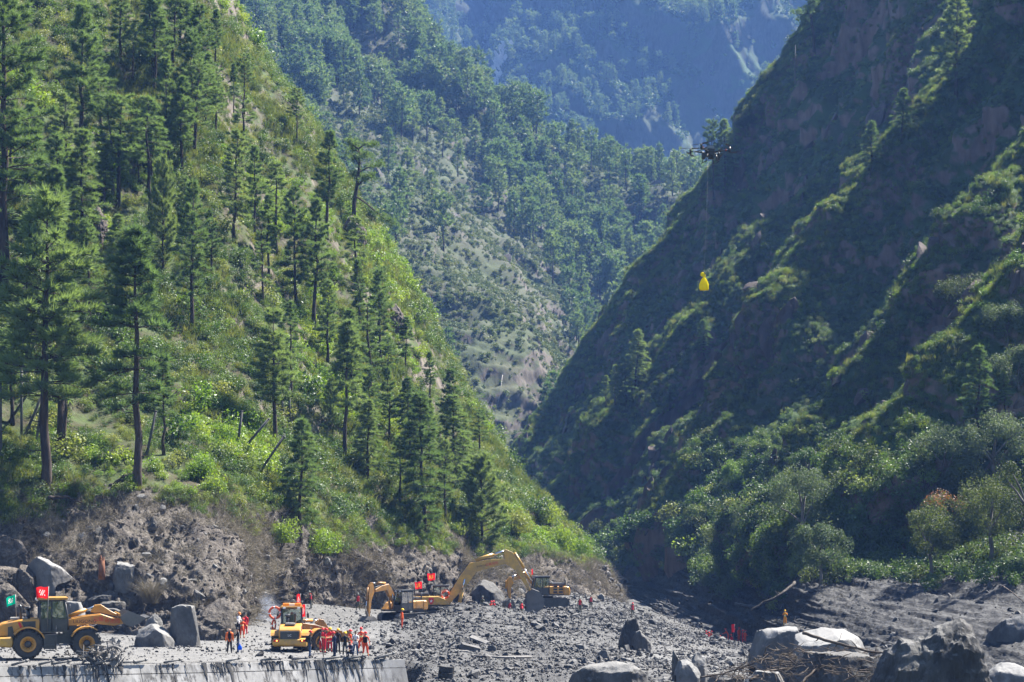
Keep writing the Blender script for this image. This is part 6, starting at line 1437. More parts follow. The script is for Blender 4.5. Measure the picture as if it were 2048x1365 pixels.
# layered ledges behind the loader arm
for k, (x0, y0, w_, h_) in enumerate([(178, 1190, 62, 10), (186, 1203, 74, 12), (176, 1217, 84, 12), (196, 1231, 66, 13)]):
    crag([(x0, y0+h_), (x0+2, y0+2), (x0+w_*.5, y0), (x0+w_-2, y0+2), (x0+w_, y0+h_)], y0+h_+6, 162-k*.8, 1.2, M['rockd'], ['thin uppermost', 'second', 'third', 'lowest, thick'][k]+' layer of dark bedded rock behind the loader arm', 30+k, 6, .08, name='rock_ledge', cat='rock', surf=bankS, sink=.35)
# rocky outcrops on the skyline of the near hillside
for ol, bs_, mt, lb in [([(690, 470), (695, 440), (712, 432), (730, 450), (738, 478)], 486, 'rockd', 'dark rock outcrop on the skyline below the gnarled pine'), ([(775, 645), (780, 612), (795, 604), (808, 622), (812, 655)], 665, 'rockd', 'rounded rock outcrop on the lower skyline of the hillside'),
                        ([(165, 470), (172, 420), (190, 398), (208, 415), (212, 470)], 480, 'rockd', 'small dark cliff in the grass of the upper hillside')]:
    crag(ol, bs_, 200, 2.5, M['rockb'], lb, 40+int(ol[0][0]) % 17, 2.8, .2, surf=hill, sink=1.2, fine=.7, cuts=24)
# single larger stones on the rubble
labs = ['on the slope below the big bucket', 'beside the concrete slabs', 'near the lone man in orange', 'at the foot of the heap', 'on the pale lower slope', 'right of the heap top', 'above the rounded boulder', 'beside the two soldiers in vests']
for k, (x, y, wpx) in enumerate([(1078, 1262, 16), (985, 1302, 18), (838, 1298, 15), (955, 1350, 20), (1120, 1335, 17), (1180, 1265, 14), (1210, 1318, 22), (1150, 1262, 12)]):
    d2 = (fpx[..., 0]-x)**2+(fpx[..., 1]-y)**2; kk = np.unravel_index(np.argmin(d2+(fy < 128)*1e6), d2.shape); g = field.G[kk]; s = wpx*g[1]/F/2
    o = obj('stone', stone_mesh('stone', 500+k, M['rock' if k % 2 else 'rockd'], 3, 9), None, g+np.array([0, 0, s*.3]), (.3*k, .2*k, k)); o.scale = (s*1.2, s*1.2, s); tag(o, 'angular grey stone '+labs[k], 'stone', 'larger stones on the rubble')

# -- retaining wall: concrete panels in two courses under a coping
wall = empty('retaining_wall', WP[2]); tag(wall, 'mud-streaked concrete retaining wall carrying the road', 'wall')
def mat_wall():
    t = NT('streaked_concrete'); n1 = t.noise(.9, 6, .6, t.pos((1, 1, .6))); sx = t.noise(2.6, 5, .7, t.pos((1, 1, .07))); s2 = t.noise(.55, 3, .5, t.pos((1, 1, .1)))
    c = t.ramp(n1, [(.3, (.16, .155, .146)), (.55, (.26, .253, .242)), (.75, (.35, .342, .33))])
    mk = t.math('MULTIPLY', t.ramp(sx, [(.47, (0, 0, 0)), (.58, (1, 1, 1))]), t.ramp(s2, [(.42, (.1, .1, .1)), (.6, (1, 1, 1))]))
    c = t.mix(mk, c, (.045, .042, .04)); t.bsdf(c, .85, bump=n1, bstr=.3, bdist=.05, **{'Specular IOR Level': .2}); return t.m
M['wall'] = mat_wall()
def wall_at(x): return np.array([x, float(wall_y(x)), float(np.interp(x, WP[:, 0], WP[:, 2]))])
def wpanel(x0, x1, z0, z1, gap=.025):
    """a leaning panel between two plan positions; z measured down from the wall top"""
    a, b = wall_at(x0), wall_at(x1); t = unit(b-a)*gap; a = a+t; b = b-t; dv = unit(np.array([(b-a)[1], -(b-a)[0], 0])); bat = .42; th = .25; vs = []
    for q_ in (a, b):
        for zz in (z0-gap, z1+gap):
            for o_ in (0, -th): vs.append(q_+dv*(bat*(-zz)*1.0+o_)+np.array([0, 0, zz])+dv*.0)
    vs = [v-wall_at(WP[2, 0]) for v in vs]
    m = MB(); m.add(vs, [(0, 2, 6, 4), (1, 5, 7, 3), (0, 4, 5, 1), (2, 3, 7, 6), (0, 1, 3, 2), (4, 6, 7, 5)]); return m
xs = np.linspace(WP[0, 0]-2, WP[-1, 0]+.5, 19)
for k in range(18):
    for z0, z1 in ((-.02, -.62), (-.62, -3.2), (-3.2, -7.5)):
        wpanel(xs[k], xs[k+1], z0, z1).build('panel', M['wall'], wall)
# dried mud that ran over the edge
r = np.random.default_rng(88); md = MB()
for k in range(150):
    if k % 6 == 0: xc = WP[0, 0]+8+(WP[-1, 0]-WP[0, 0]-8)*r.random(); xs_ = .25+.9*r.random(); ls_ = .3+1.2*r.random()
    x = float(np.clip(xc+xs_*r.normal(), WP[0, 0]+7, WP[-1, 0]-.1)); w_ = .025+.16*r.random()**3; l_ = ls_*(.3+1.2*r.random()**1.6)
    a = wall_at(x); b = wall_at(x+.05); tt = unit(b-a); dv = np.array([tt[1], -tt[0], 0]); of = .42; pts = []
    jag = r.normal(size=6)*.03
    for j_, zz in enumerate(np.linspace(.03, -l_, 6)):
        hw = w_*(1-(j_/5)**1.5*.85); c = a+dv*(of*max(-zz, 0)+.03)+np.array([0, 0, zz])+tt*jag[j_]; pts += [c-tt*hw, c+dv*.04, c+tt*hw]
    md.add([p_-wall_at(WP[2, 0]) for p_ in pts], [(3*j_+i_, 3*j_+i_+1, 3*j_+i_+4, 3*j_+i_+3) for j_ in range(5) for i_ in range(2)], True)
M['mudrun'] = mat_plain('dried_mud_runs', (.05, .048, .045), .9, var=.5, scale=3, bump=.5)
mo = md.build('mud_runs', M['mudrun'], wall, fix=False); mo['kind'] = 'stuff'
# toppled guard-rail posts along the wall top
spots = [(40, 1.1, .35), (92, 1.0, .3), (122, 1.3, .2), (205, 1.0, .25), (255, 1.2, .1), (345, 1.4, .2), (465, 1.2, .25), (545, 1.5, .08), (600, 1.3, .1), (668, 1.6, .15), (712, 1.4, .2), (770, 1.9, .3), (530, .9, .3), (280, 1.0, .3)]
names = ['by the rear tyre of the side-on loader', 'under the side-on loader', 'below the step of the side-on loader', 'at the wreck', 'right of the wreck', 'below the low broad boulder', 'below the man in the orange jacket', 'below the middle loader, the first', 'below the middle loader, the second', 'below the navy-suited man', 'below the man in the white shirt', 'at the end of the wall', 'left of the middle loader', 'half buried right of the wreck']
for k, (px_, ln, tl) in enumerate(spots):
    x = float(np.interp(px_, PX(WP)[:, 0], WP[:, 0])); a = wall_at(x); b = wall_at(x+.1); tt = unit(b-a); m = MB()
    m.tube([(-tt*ln/2)+np.array([0, 0, -tl*ln*.2]), tt*ln/2+np.array([0, 0, tl*ln*.6])], .075, 9); m.tube([tt*ln*.3+np.array([0, 0, tl*ln*.4]), tt*ln*.42+np.array([0, 0, tl*ln*.5])], .1, 9)
    o = m.build('rail_post', M['concrete'], None, loc=a+np.array([0, -.05, .14])); tag(o, 'toppled grey railing post on the wall top '+names[k], 'post', 'toppled railing posts')

# -- mangled, mud-caked wreck hanging over the wall edge
wk = empty('vehicle_wreck', P(200, 1312, 127.6)); tag(wk, 'mangled mud-caked vehicle wreck hanging over the wall edge', 'wreck')
r = np.random.default_rng(5)
m = MB()
for k in range(34):
    a = r.normal(size=3)*np.array([.75, .35, .3]); q_ = [a+r.normal(size=3)*np.array([.35, .25, .3])*t_ for t_ in (0, 1, 1.5, 1.2)]; m.tube(q_, .02+.04*r.random(), 5)
m.build('twisted_frame', M['mudsteel'], wk)
m = MB(); arc = [(.9+.55*math.cos(a), -.1, .1+.5*math.sin(a)) for a in np.linspace(.2, 2.9, 12)]; m.tube(arc, .06, 6); arc = [(.9+.5*math.cos(a), .5, .1+.45*math.sin(a)) for a in np.linspace(.2, 2.9, 12)]; m.tube(arc, .05, 6)
for a in (.5, 1.2, 1.9, 2.6): m.tube([(.9+.55*math.cos(a), -.1, .1+.5*math.sin(a)), (.9+.5*math.cos(a), .5, .1+.45*math.sin(a))], .04, 5)
m.build('wheel_arch', M['mudsteel'], wk)
for k in range(7):
    m = MB(); c = r.normal(size=3)*np.array([.8, .3, .3]); n_ = 5; vs = []
    for j_ in range(n_):
        for i_ in range(n_): vs.append((c[0]+(i_/4-.5)*.8+.1*r.normal()*.4, c[1]+(j_/4-.5)*.25, c[2]+(j_/4-.5)*.5+.16*math.sin(i_*1.7+k)+.05*r.normal()))
    m.add(vs, [(j_*n_+i_, j_*n_+i_+1, (j_+1)*n_+i_+1, (j_+1)*n_+i_) for j_ in range(n_-1) for i_ in range(n_-1)]); m.build('crumpled_panel', M['mudsteel'], wk, rot=(0, 0, r.random()), fix=False)
m = MB(); m.tube([(-.5, -.3, -.1), (-.2, -.45, -.6), (.1, -.5, -1.25), (.12, -.55, -1.6)], [.16, .2, .13, .04], 7); m.build('hanging_mud', M['mudrun'], wk)

# -- concrete slabs, pipe, tyre on the rubble
def on_field(px_, py_):
    d2 = (fpx[..., 0]-px_)**2+(fpx[..., 1]-py_)**2+(fy < 128)*1e6; return field.G[np.unravel_index(np.argmin(d2), d2.shape)].copy()
for px_, py_, sz, rt, lb in [(940, 1302, (1.5, .8, .45), (.15, .25, .2), 'thick broken concrete slab on the rubble slope'), (957, 1286, (1.6, .8, .15), (.2, .35, -.2), 'thin tilted concrete slab above the thick one'), (925, 1310, (1.2, .5, .12), (.1, .05, .4), 'flat concrete strip in front of the thick slab')]:
    m = MB(); m.box((0, 0, 0), sz, rt, bevel=.04); o = m.build('concrete_slab', M['concrete'], None, loc=on_field(px_, py_)+np.array([0, 0, .25])); tag(o, lb, 'slab')
m = MB(); m.tube([(-.35, 0, -.1), (0, 0, .15), (.3, .05, .42)], .09, 9); tag(m.build('pipe', M['rockp'], None, loc=on_field(904, 1298)+np.array([0, 0, .2])), 'short pale pipe beside the concrete slabs', 'pipe')
m = MB(); pts = [on_field(x, y)+np.array([0, -.25, .12]) for x, y in ((900, 1312), (950, 1316), (1000, 1318), (1060, 1319))]; c0 = pts[0].copy(); m.tube([p_-c0 for p_ in pts], .1, 7); tag(m.build('steel_beam', M['mudsteel'], None, loc=c0), 'long muddy steel beam lying along a cut edge of the rubble', 'beam')
tm, rm, hm = wheel_meshes(.52, .38); tb = on_field(889, 1357)
for k, dz in enumerate((.2, .55)):
    o = obj('tyre', tm, None, tb+np.array([.05*k, .1*k, dz]), (math.pi/2+.15*(1-k), .1, .3)); tag(o, 'old muddy tyre lying at the lower edge, '+('the lower' if k == 0 else 'the upper')+' of two', 'tyre')

# -- driftwood heap and single logs
dw = empty('driftwood_heap', P(1560, 1330, 114)); r = np.random.default_rng(12); sv = []; A, B, R1, R2 = [], [], [], []
for k in range(650):
    cx = 1420+350*r.random(); top = np.interp(cx, [1420, 1480, 1540, 1620, 1700, 1770], [1352, 1335, 1300, 1300, 1300, 1318]); cy = top+55*r.random()**1.1; d_ = 117-10*(cy-top)/60+2.5*r.normal(); c = P(cx, cy-4, d_)
    v = unit(r.normal(size=3)*np.array([1, .6, .45])); L_ = .3+1.1*r.random()**2; b_ = r.normal(size=3)*.08*L_; mid_ = c+v*L_*.5+b_
    A += [c, mid_]; B += [mid_, c+v*L_]; q_ = .008+.028*r.random()**2; R1 += [q_, q_*.8]; R2 += [q_*.8, q_*.4]
V_, F_ = tri_tube(np.array(A), np.array(B), np.array(R1), np.array(R2), 4); mm = np_mesh('driftwood', V_-P(1560, 1330, 114), F_, [M['wood']], True)
bpy.data.objects.remove(dw); dw = obj('driftwood', mm, None, P(1560, 1330, 114)); tag(dw, 'tangled heap of broken driftwood among the foreground boulders', 'driftwood', kind='stuff')
def log(pts, r0, r1, label, mat='wood', name='log', twigs=0, cat='log'):
    w_ = [P(*p_) for p_ in pts]; c = w_[0].copy(); pp_ = cr(np.array(w_)-c, np.linspace(0, len(w_)-1, 14)); rr = np.linspace(r0, r1, 14); q_ = np.random.default_rng(len(label)); pp_ = pp_+q_.normal(size=pp_.shape)*r0*.25
    m = MB(); m.tube(pp_, rr, 8)
    for k in range(twigs):
        i_ = 3+int(q_.random()*9); e = pp_[i_]+q_.normal(size=3)*np.array([.5, .2, .35]); m.tube([pp_[i_], (pp_[i_]+e)/2+q_.normal(size=3)*.05, e], [rr[i_]*.5, rr[i_]*.35, .008], 5)
    o = m.build(name, M[mat], None, loc=c); tag(o, label, cat); return o
log([(1606, 1266, 115), (1640, 1277, 114.5), (1690, 1292, 114), (1745, 1303, 113.5), (1768, 1306, 113)], .1, .06, 'long bare branch lying across the pale slab', twigs=2, cat='branch', name='branch')
log([(1772, 1292, 113), (1774, 1302, 113), (1780, 1312, 112.8)], .07, .05, 'short pale stub at the end of the long bare branch', 'rockp', cat='branch', name='branch')
log([(1500, 1362, 111), (1530, 1345, 112), (1570, 1338, 113), (1600, 1345, 113)], .09, .05, 'dark log bedded in the driftwood at the lower edge', twigs=3)
log([(1600, 1370, 110), (1630, 1340, 111), (1650, 1330, 112)], .08, .04, 'dark root arching up out of the driftwood', twigs=3, cat='root', name='root')
log([(1400, 1356, 116), (1450, 1346, 116), (1500, 1330, 115), (1530, 1316, 114)], .06, .03, 'thin branch slanting up from the pale boulder pair', twigs=4, cat='branch', name='branch')
log([(1470, 1208, 262), (1500, 1212, 262), (1525, 1212, 262)], .16, .1, 'pale fallen log lying on the scoured bank', 'rockp')
log([(1590, 1165, 240), (1560, 1190, 238), (1530, 1205, 238), (1500, 1222, 238)], .2, .12, 'mud-covered trunk slanting down the scoured bank', 'mudL', twigs=3)
log([(2005, 1172, 175), (2025, 1186, 172), (2050, 1206, 170)], .06, .04, 'bare stick jutting up at the picture edge', twigs=2, cat='branch', name='branch')
log([(222, 974, 0), (250, 955, 0), (282, 936, 0)][:0] or [(222, 974, 184), (250, 957, 184), (282, 937, 185)], .28, .2, 'broken dark log leaning against the second tall pine', 'bark')
log([(98, 998, 181), (120, 994, 181), (145, 1000, 181), (165, 1006, 181)], .2, .05, 'fallen branch with a fresh orange break at the bank edge', 'bark', twigs=3, cat='branch', name='branch')
b = bankS.at_pixel(206, 1150); m = MB(); m.tube([(0, 0, -.4), (.02, 0, .5), (.0, .05, 1.35)], [.32, .27, .24], 9); m.prism([(-.2, 1.3), (-.05, 1.7), (.05, 1.35), (.2, 1.55), (.22, 1.25)], 'y', -.1, .12); tag(m.build('stump', M['woodr'], None, loc=b+np.array([0, -.6, 0])), 'broken reddish tree stump in the washed-out bank', 'stump')
m = MB(); m.tube([(0, 0, -1), (0, 0, 2.5), (.05, 0, 5.0)], [.42, .38, .34], 10); b = hill.at_pixel(122, 905); tag(m.build('snapped_tree', M['bark'], None, loc=b), 'snapped-off dark trunk beside the tallest pine', 'dead tree')
# dry reed clump on the bank
b = bankS.at_pixel(305, 1205); rm_ = grass_mesh('dry_reeds', 71, 420, 2.6, M['straw'], .75, .012, .25); o = obj('dry_reeds', rm_, None, b+np.array([0, -.8, 0])); tag(o, 'fan of dry yellow reeds on the washed-out bank', 'reeds')
# roots and dead branches on the bank
A, B, R1, R2 = [], [], [], []; p, nn, i, j = bankS.sample(1300, weight=np.broadcast_to(sstep(10, 40, np.arange(bankS.G.shape[1]))[None, :], bankS.G.shape[:2])+.1); r = np.random.default_rng(3)
for k in range(1300):
    v = unit(np.array([.7, -.4, -.6])+r.normal(size=3)*.6); L_ = .4+1.6*r.random()**2; c = p[k]+nn[k]*.12; m_ = c+v*L_*.5+r.normal(size=3)*.1*L_+nn[k]*.1; A += [c, m_]; B += [m_, c+v*L_]; q_ = .012+.03*r.random()**2; R1 += [q_, q_*.8]; R2 += [q_*.8, q_*.3]
V_, F_ = tri_tube(np.array(A), np.array(B), np.array(R1), np.array(R2), 4); o = obj('dead_roots', np_mesh('dead_roots', V_, F_, [M['wood']], True)); tag(o, 'bare roots and dead branches hanging on the washed-out bank', 'roots', kind='stuff')

# -- posts of the old rockfall fence, mostly leaning
M['post'] = mat_rock('weathered_post', (.06, .06, .06), (.1, .1, .097), (.15, .15, .145), 2, (1, 1, .3), .3, .02)
pl = [((2, 925), (1, 760), 'upright grey post at the very edge of the picture'), ((43, 870), (43, 735), 'tall upright post behind the tallest pine'), ((24, 836), (72, 762), 'post leaning far over towards the tallest pine'), ((48, 875), (88, 783), 'dark leaning post with a red band near the tallest pine'), ((72, 888), (86, 790), 'thick dark post close to the trunk of the tallest pine'),
      ((293, 912), (312, 822), 'leaning pale post beside the second tall pine'), ((475, 893), (484, 822), 'short upright post mid-slope among the shrubs'), ((485, 900), (538, 838), 'post leaning sharply beside the short upright one'), ((521, 942), (568, 873), 'lowest sharply leaning post, above the young conical pine'), ((579, 842), (579, 775), 'upright post beside the round-topped pine'), ((567, 824), (563, 792), 'short pale post next to the upright one'), ((241, 820), (241, 800), 'post top just showing above the shrubs between the two tall pines'), ((806, 800), (806, 762), 'pale post in the pine clump above the rubble')]
for (bx, by), (tx, ty), lb in pl:
    b = hill.at_pixel(bx, by); tp = P(tx, ty, b[1]-.3); m = MB(); v = tp-b; m.tube([-.15*v, v], .13, 8); m.tube([v*.98, v*1.0+unit(v)*.03], .15, 8)
    if 'red band' in lb: pass
    o = m.build('fence_post', M['post'], None, loc=b); tag(o, lb, 'post', 'leaning fence posts')
# thin cables hanging over the slopes
for k, (pts, lb) in enumerate([([(1005, 750, 560), (1000, 790, 558), (990, 830, 556)], 'thin cable hanging over the slope of the middle ridge'), ([(572, 318, 318), (580, 345, 317), (590, 370, 316)], 'thin wire hanging from the skyline below the lone pine'), ([(540, 905, 222), (500, 940, 205), (445, 990, 196)], 'slack wire running down from the lowest leaning post')]):
    w_ = [P(*p_) for p_ in pts]; c = w_[0]; m = MB(); m.tube([x_-c for x_ in w_], .03 if k else .05, 5); tag(m.build('cable', M['steel'], None, loc=c), lb, 'cable')
# -- white stream tumbling down the far mountain
M['foam'] = mat_plain('white_water', (.4, .42, .44), .4, var=.2, scale=.2)
r = np.random.default_rng(31); m = MB(); c = far.at_pixel(990, 145)
ctr = np.array([(1012, 103), (1000, 112), (1006, 126), (994, 138), (988, 152), (991, 168), (974, 180), (967, 190)], float)
for k in range(46):
    t_ = r.random()*(len(ctr)-1); i_ = int(t_); x, y = ctr[i_]*(1-t_+i_)+ctr[i_+1]*(t_-i_); x += r.normal()*5; y += r.normal()*3; b = far.at_pixel(x, y)+np.array([0, -6, 5]); w_ = .8+1.6*r.random(); l_ = 1.5+4*r.random(); s_ = r.normal()*1.2
    vs = [b-c+np.array([dx+s_*dz/3, -.35*dz, dz]) for dx, dz in ((-w_*.4, l_), (w_*.5, l_*.9), (w_, 0), (w_*.4, -l_), (-w_*.6, -l_*.8), (-w_, .2*l_))]
    m.add(vs, [(0, 1, 2, 3, 4, 5)])
o = m.build('stream', M['foam'], None, loc=c, fix=False); tag(o, 'broken white stream tumbling down the far blue slope', None, kind='structure')

# ================================================================== drone and its load
DD = 126.0
dr = empty('drone', P(1420, 306, DD)); tag(dr, 'black cargo drone with coaxial rotors hovering in front of the rocky crest', 'drone'); dr.rotation_euler = (math.radians(-4), math.radians(2), math.radians(20))
M['carbon'] = mat_plain('black_carbon', (.02, .02, .022), .4, var=.3)
M['grey'] = mat_plain('grey_plastic', (.16, .17, .18), .45, var=.2)
m = MB(); m.box((0, 0, .1), (.46, .5, .26), bevel=.06); m.box((0, 0, -.12), (.42, .6, .2), bevel=.05); m.build('fuselage', M['carbon'], dr)
m = MB(); m.box((0, -.02, .3), (.4, .36, .22), bevel=.05); m.build('battery', M['grey'], dr)
for sx, sy in ((-1, -1), (1, -1), (-1, 1), (1, 1)):
    e = Vector((sx*.98, sy*.8, .1 if sy < 0 else .18))
    a = MB(); a.tube([(sx*.2, sy*.2, .02), tuple(e*.6), tuple(e)], [.05, .04, .035], 8); a.box(tuple(e*.45), (.1, .1, .1), bevel=.02); ar = a.build('arm', M['carbon'], dr)
    a = MB(); a.cyl((e.x, e.y, e.z-.14), (e.x, e.y, e.z+.16), .075, 12); a.cyl((e.x, e.y, e.z+.16), (e.x, e.y, e.z+.2), .05, 10); a.cyl((e.x, e.y, e.z-.2), (e.x, e.y, e.z-.14), .05, 10); a.build('motor', M['carbon'], ar)
    a = MB(); a.box((e.x*.82, e.y*.82, e.z), (.06, .07, .14)); a.build('arm_light', M['redlens'] if sy < 0 else M['white'], ar)
    for dz, th_ in ((.2, .2+.9*sx+.3*sy), (-.2, 1.1*sy+.35*sx)):
        for fl in (0, math.pi):
            a = MB(); n_ = 9; vs = []
            for k in range(n_):
                t_ = k/(n_-1); L_ = .06+.66*t_; ch = .03+.055*math.sin(math.pi*min(1, t_*1.05+.12)); ca, sa = math.cos(th_+fl), math.sin(th_+fl)
                for s_, tw in ((-1, 1), (1, -1)):
                    vs.append((e.x+L_*ca-s_*ch*sa, e.y+L_*sa+s_*ch*ca, e.z+dz+tw*.018*(1-t_)+.03*t_*t_)); vs.append((e.x+L_*ca-s_*ch*sa, e.y+L_*sa+s_*ch*ca, e.z+dz+tw*.018*(1-t_)+.03*t_*t_-.008))
            fs = []
            for k in range(n_-1):
                b0, b1 = 4*k, 4*k+4; fs += [(b0, b0+2, b1+2, b1), (b0+1, b1+1, b1+3, b0+3), (b0, b1, b1+1, b0+1), (b0+2, b0+3, b1+3, b1+2)]
            fs += [(0, 1, 3, 2), (4*n_-4, 4*n_-2, 4*n_-1, 4*n_-3)]
            a.add(vs, fs); a.build('rotor_blade', M['carbon'], ar)
for sx in (-1, 1):
    a = MB(); a.tube([(sx*.28, -.28, -.15), (sx*.42, -.3, -.62)], .025, 6); a.tube([(sx*.28, .28, -.15), (sx*.42, .3, -.62)], .025, 6); a.tube([(sx*.42, -.45, -.63), (sx*.42, .45, -.63)], .025, 6); a.build('landing_gear', M['carbon'], dr)
    a = MB(); a.box((sx*.5, -.1, -.28), (.18, .24, .4), bevel=.03); a.build('side_pod', M['carbon'], dr)
a = MB(); a.box((0, -.1, -.32), (.24, .3, .24), bevel=.05); a.cyl((.1, -.22, -.38), (.1, -.34, -.38), .07, 12); a.build('winch', M['carbon'], dr)
top = P(1416, 318, DD); bot = P(1408, 546, DD); bpy.context.view_layer.update(); iv = dr.matrix_world.inverted()
m = MB(); m.tube([iv @ Vector(top), iv @ Vector((top+bot)/2+np.array([.04, 0, 0])), iv @ Vector(bot)], .007, 5); m.build('lifting_line', M['steel'], dr)
M['bag'] = mat_cloth('yellow_bag_cloth', (.8, .66, .02), .35)
bg_ = empty('supply_bag', P(1408, 581, DD)); bg_.scale = (.88, .88, .98); tag(bg_, 'bright yellow supply bag hanging on a line under the drone', 'bag')
r = np.random.default_rng(2); m = MB(); n1 = 22; pf = [(.02, 0), (.3, .0), (.34, .12), (.33, .35), (.27, .55), (.17, .72), (.07, .84), (.06, .9)]; vs = []
for k, (rr, h_) in enumerate(pf):
    for q_ in range(n1):
        a = 6.283*q_/n1; f_ = 1+.06*math.sin(a*5+k)+.05*r.normal()*(k > 1); vs.append((rr*f_*math.cos(a)*1.0, rr*f_*math.sin(a)*.7, h_))
m.add(vs, [(k*n1+q_, k*n1+(q_+1) % n1, (k+1)*n1+(q_+1) % n1, (k+1)*n1+q_) for k in range(len(pf)-1) for q_ in range(n1)], True); m.build('bag_body', M['bag'], bg_)
m = MB(); m.ball((-.1, 0, 1.02), (.16, .12, .15)); m.ball((.02, .03, .95), (.1, .1, .1)); m.build('bag_neck', M['bag'], bg_)
m = MB(); m.tube([(0, 0, .9), (.06, 0, 1.05), (0, 0, 1.12)], .03, 6); m.box((.03, 0, 1.08), (.1, .08, .16), bevel=.02); m.build('hook', M['carbon'], bg_)
# ================================================================== people
SK = mat_plain('skin', (.42, .24, .16), .6, var=.15); HAIR = mat_plain('black_hair', (.015, .013, .012), .6)
CL = {}
def cloth(name, col, rough=.8):
    if name not in CL: CL[name] = mat_plain(name.replace(' ', '_')+'_cloth', col, rough, var=.35, scale=5, spec=.2)
    return CL[name]
C_ = dict(orange=(.85, .16, .03), red=(.55, .02, .035), black=(.018, .018, .02), navy=(.02, .028, .06), jeans=(.05, .08, .15), grey=(.12, .105, .085), white=(.75, .73, .7), camo=(.1, .1, .065), camo2=(.13, .125, .09), boots=(.03, .028, .025), vest=(.6, .04, .05), yelsuit=(.85, .32, .02), refl=(.75, .7, .3), greycoat=(.2, .19, .18), blue=(.03, .12, .5), orangered=(.8, .09, .03), helm_red=(.6, .03, .03), helm_yel=(.85, .5, .02), helm_camo=(.16, .17, .14), helm_or=(.8, .2, .02))
for k in list(C_): cloth(k, C_[k], .35 if k.startswith('helm') else .8)

def skeleton(pose):
    """joints of a 1.72 m adult facing -y; returns vertices, edges, radii, region of each edge"""
    V, E, R, reg = [], [], [], []
    def v(p, r): V.append(Vector(p)); R.append(r); return len(V)-1
    def e(a, b, g): E.append((a, b)); reg.append(g)
    lean = pose.get('lean', 0.0); hipz = pose.get('hip', .9); crouch = pose.get('crouch', False)
    def T(y, z):   # torso leans forward (to -y)
        h = z-hipz if not crouch else z-hipz
        return (y-math.sin(lean)*h, hipz+math.cos(lean)*h)
    pel = v((0, 0, hipz), (.155, .105)); b1 = v((0, *T(0, hipz+.2)), (.14, .1)); ch = v((0, *T(.01, hipz+.42)), (.165, .115)); sh_ = v((0, *T(.02, hipz+.53)), (.11, .085)); nk = v((0, *T(.005, hipz+.6)), (.055, .055))
    hy, hz = T(-.02, hipz+.67); ht = pose.get('head', 0.0)
    hd = v((0, hy-.01, hz), (.068, .078)); h2 = v((0, hy-.02-.06*ht, hz+.075), (.078, .096)); h3 = v((0, hy-.015-.1*ht, hz+.16), (.062, .075))
    for a, b, g in ((pel, b1, 'torso'), (b1, ch, 'torso'), (ch, sh_, 'torso'), (sh_, nk, 'head'), (nk, hd, 'head'), (hd, h2, 'head'), (h2, h3, 'head')): e(a, b, g)
    ns = v((0, hy-.125-.06*ht, hz+.05), (.013, .013)); e(h2, ns, 'head')
    for s in (-1, 1): er = v((s*.088, hy, hz+.06), (.014, .022)); e(h2, er, 'head')
    for s, nm in ((-1, 'R'), (1, 'L')):
        st = pose.get('leg'+nm, (0, 0))      # forward swing of hip, knee bend
        hip = v((s*.095, 0, hipz-.06), (.095, .1)); e(pel, hip, 'leg')
        if crouch:
            kn = v((s*.17, -.36, .42 if nm == 'L' else .38), (.07, .07)); an = v((s*.15, -.12, .1), (.045, .05)); to = v((s*.17, -.32, .04), (.04, .035)); hl = v((s*.15, -.07, .05), (.038, .04))
            e(hip, kn, 'leg'); e(kn, an, 'leg'); e(an, to, 'foot'); e(an, hl, 'foot')
        else:
            a, b = st; L1, L2 = (hipz-.06)*.5, (hipz-.06)*.5-.02
            spread = pose.get('spread', .03)
            kn = v((s*(.1+spread*.5), -math.sin(a)*L1, hipz-.06-math.cos(a)*L1), (.068, .07)); ky, kz = V[kn].y, V[kn].z
            cf = v((s*(.1+spread*.8), ky-math.sin(a-b)*L2*.35, kz-math.cos(a-b)*L2*.35), (.06, .066)); an = v((s*(.1+spread), ky-math.sin(a-b)*L2*.88, max(kz-math.cos(a-b)*L2*.88, .09)), (.045, .05))
            ay, az = V[an].y, V[an].z; to = v((s*(.12+spread), ay-.2, az-.055), (.042, .034)); hl = v((s*(.1+spread), ay+.05, az-.05), (.038, .038))
            e(hip, kn, 'leg'); e(kn, cf, 'leg'); e(cf, an, 'leg'); e(an, to, 'foot'); e(an, hl, 'foot')
        # arm: shoulder swing forward, out, elbow bend
        f, o_, bnd = pose.get('arm'+nm, (.05, .12, .15)); sy, sz = T(.01, hipz+.5)
        shd = v((s*.19, sy, sz), (.062, .062)); e(sh_, shd, 'arm')
        U = Vector((s*math.sin(o_), -math.sin(f)*math.cos(o_), -math.cos(f)*math.cos(o_))); el = v(V[shd]+U*.29, (.046, .046)); e(shd, el, 'arm')
        f2 = f+bnd; inn = pose.get('in'+nm, 0.0); W = Vector((s*(math.sin(o_)*.4-inn), -math.sin(f2), -math.cos(f2))).normalized(); wr = v(V[el]+W*.25, (.03, .034)); e(el, wr, 'arm')
        pm = v(V[wr]+W*.075, (.024, .04)); e(wr, pm, 'hand')
        side = W.cross(Vector((s, 0, 0))).normalized() if abs(W.x) < .9 else Vector((0, 0, 1)); nrm = W.cross(side).normalized()
        for k, (of, ln) in enumerate(((-.03, .075), (-.01, .085), (.01, .08), (.03, .062))):
            q = v(V[pm]+side*of+W*ln*.55, (.009, .009)); q2 = v(V[pm]+side*of+W*ln*.85+nrm*.03*s, (.008, .008)); e(pm, q, 'hand'); e(q, q2, 'hand')
        th = v(V[wr]+W*.03+side*-.045, (.011, .011)); th2 = v(V[wr]+W*.07+side*-.062, (.009, .009)); e(wr, th, 'hand'); e(th, th2, 'hand')
    return V, E, R, reg
_body = {}
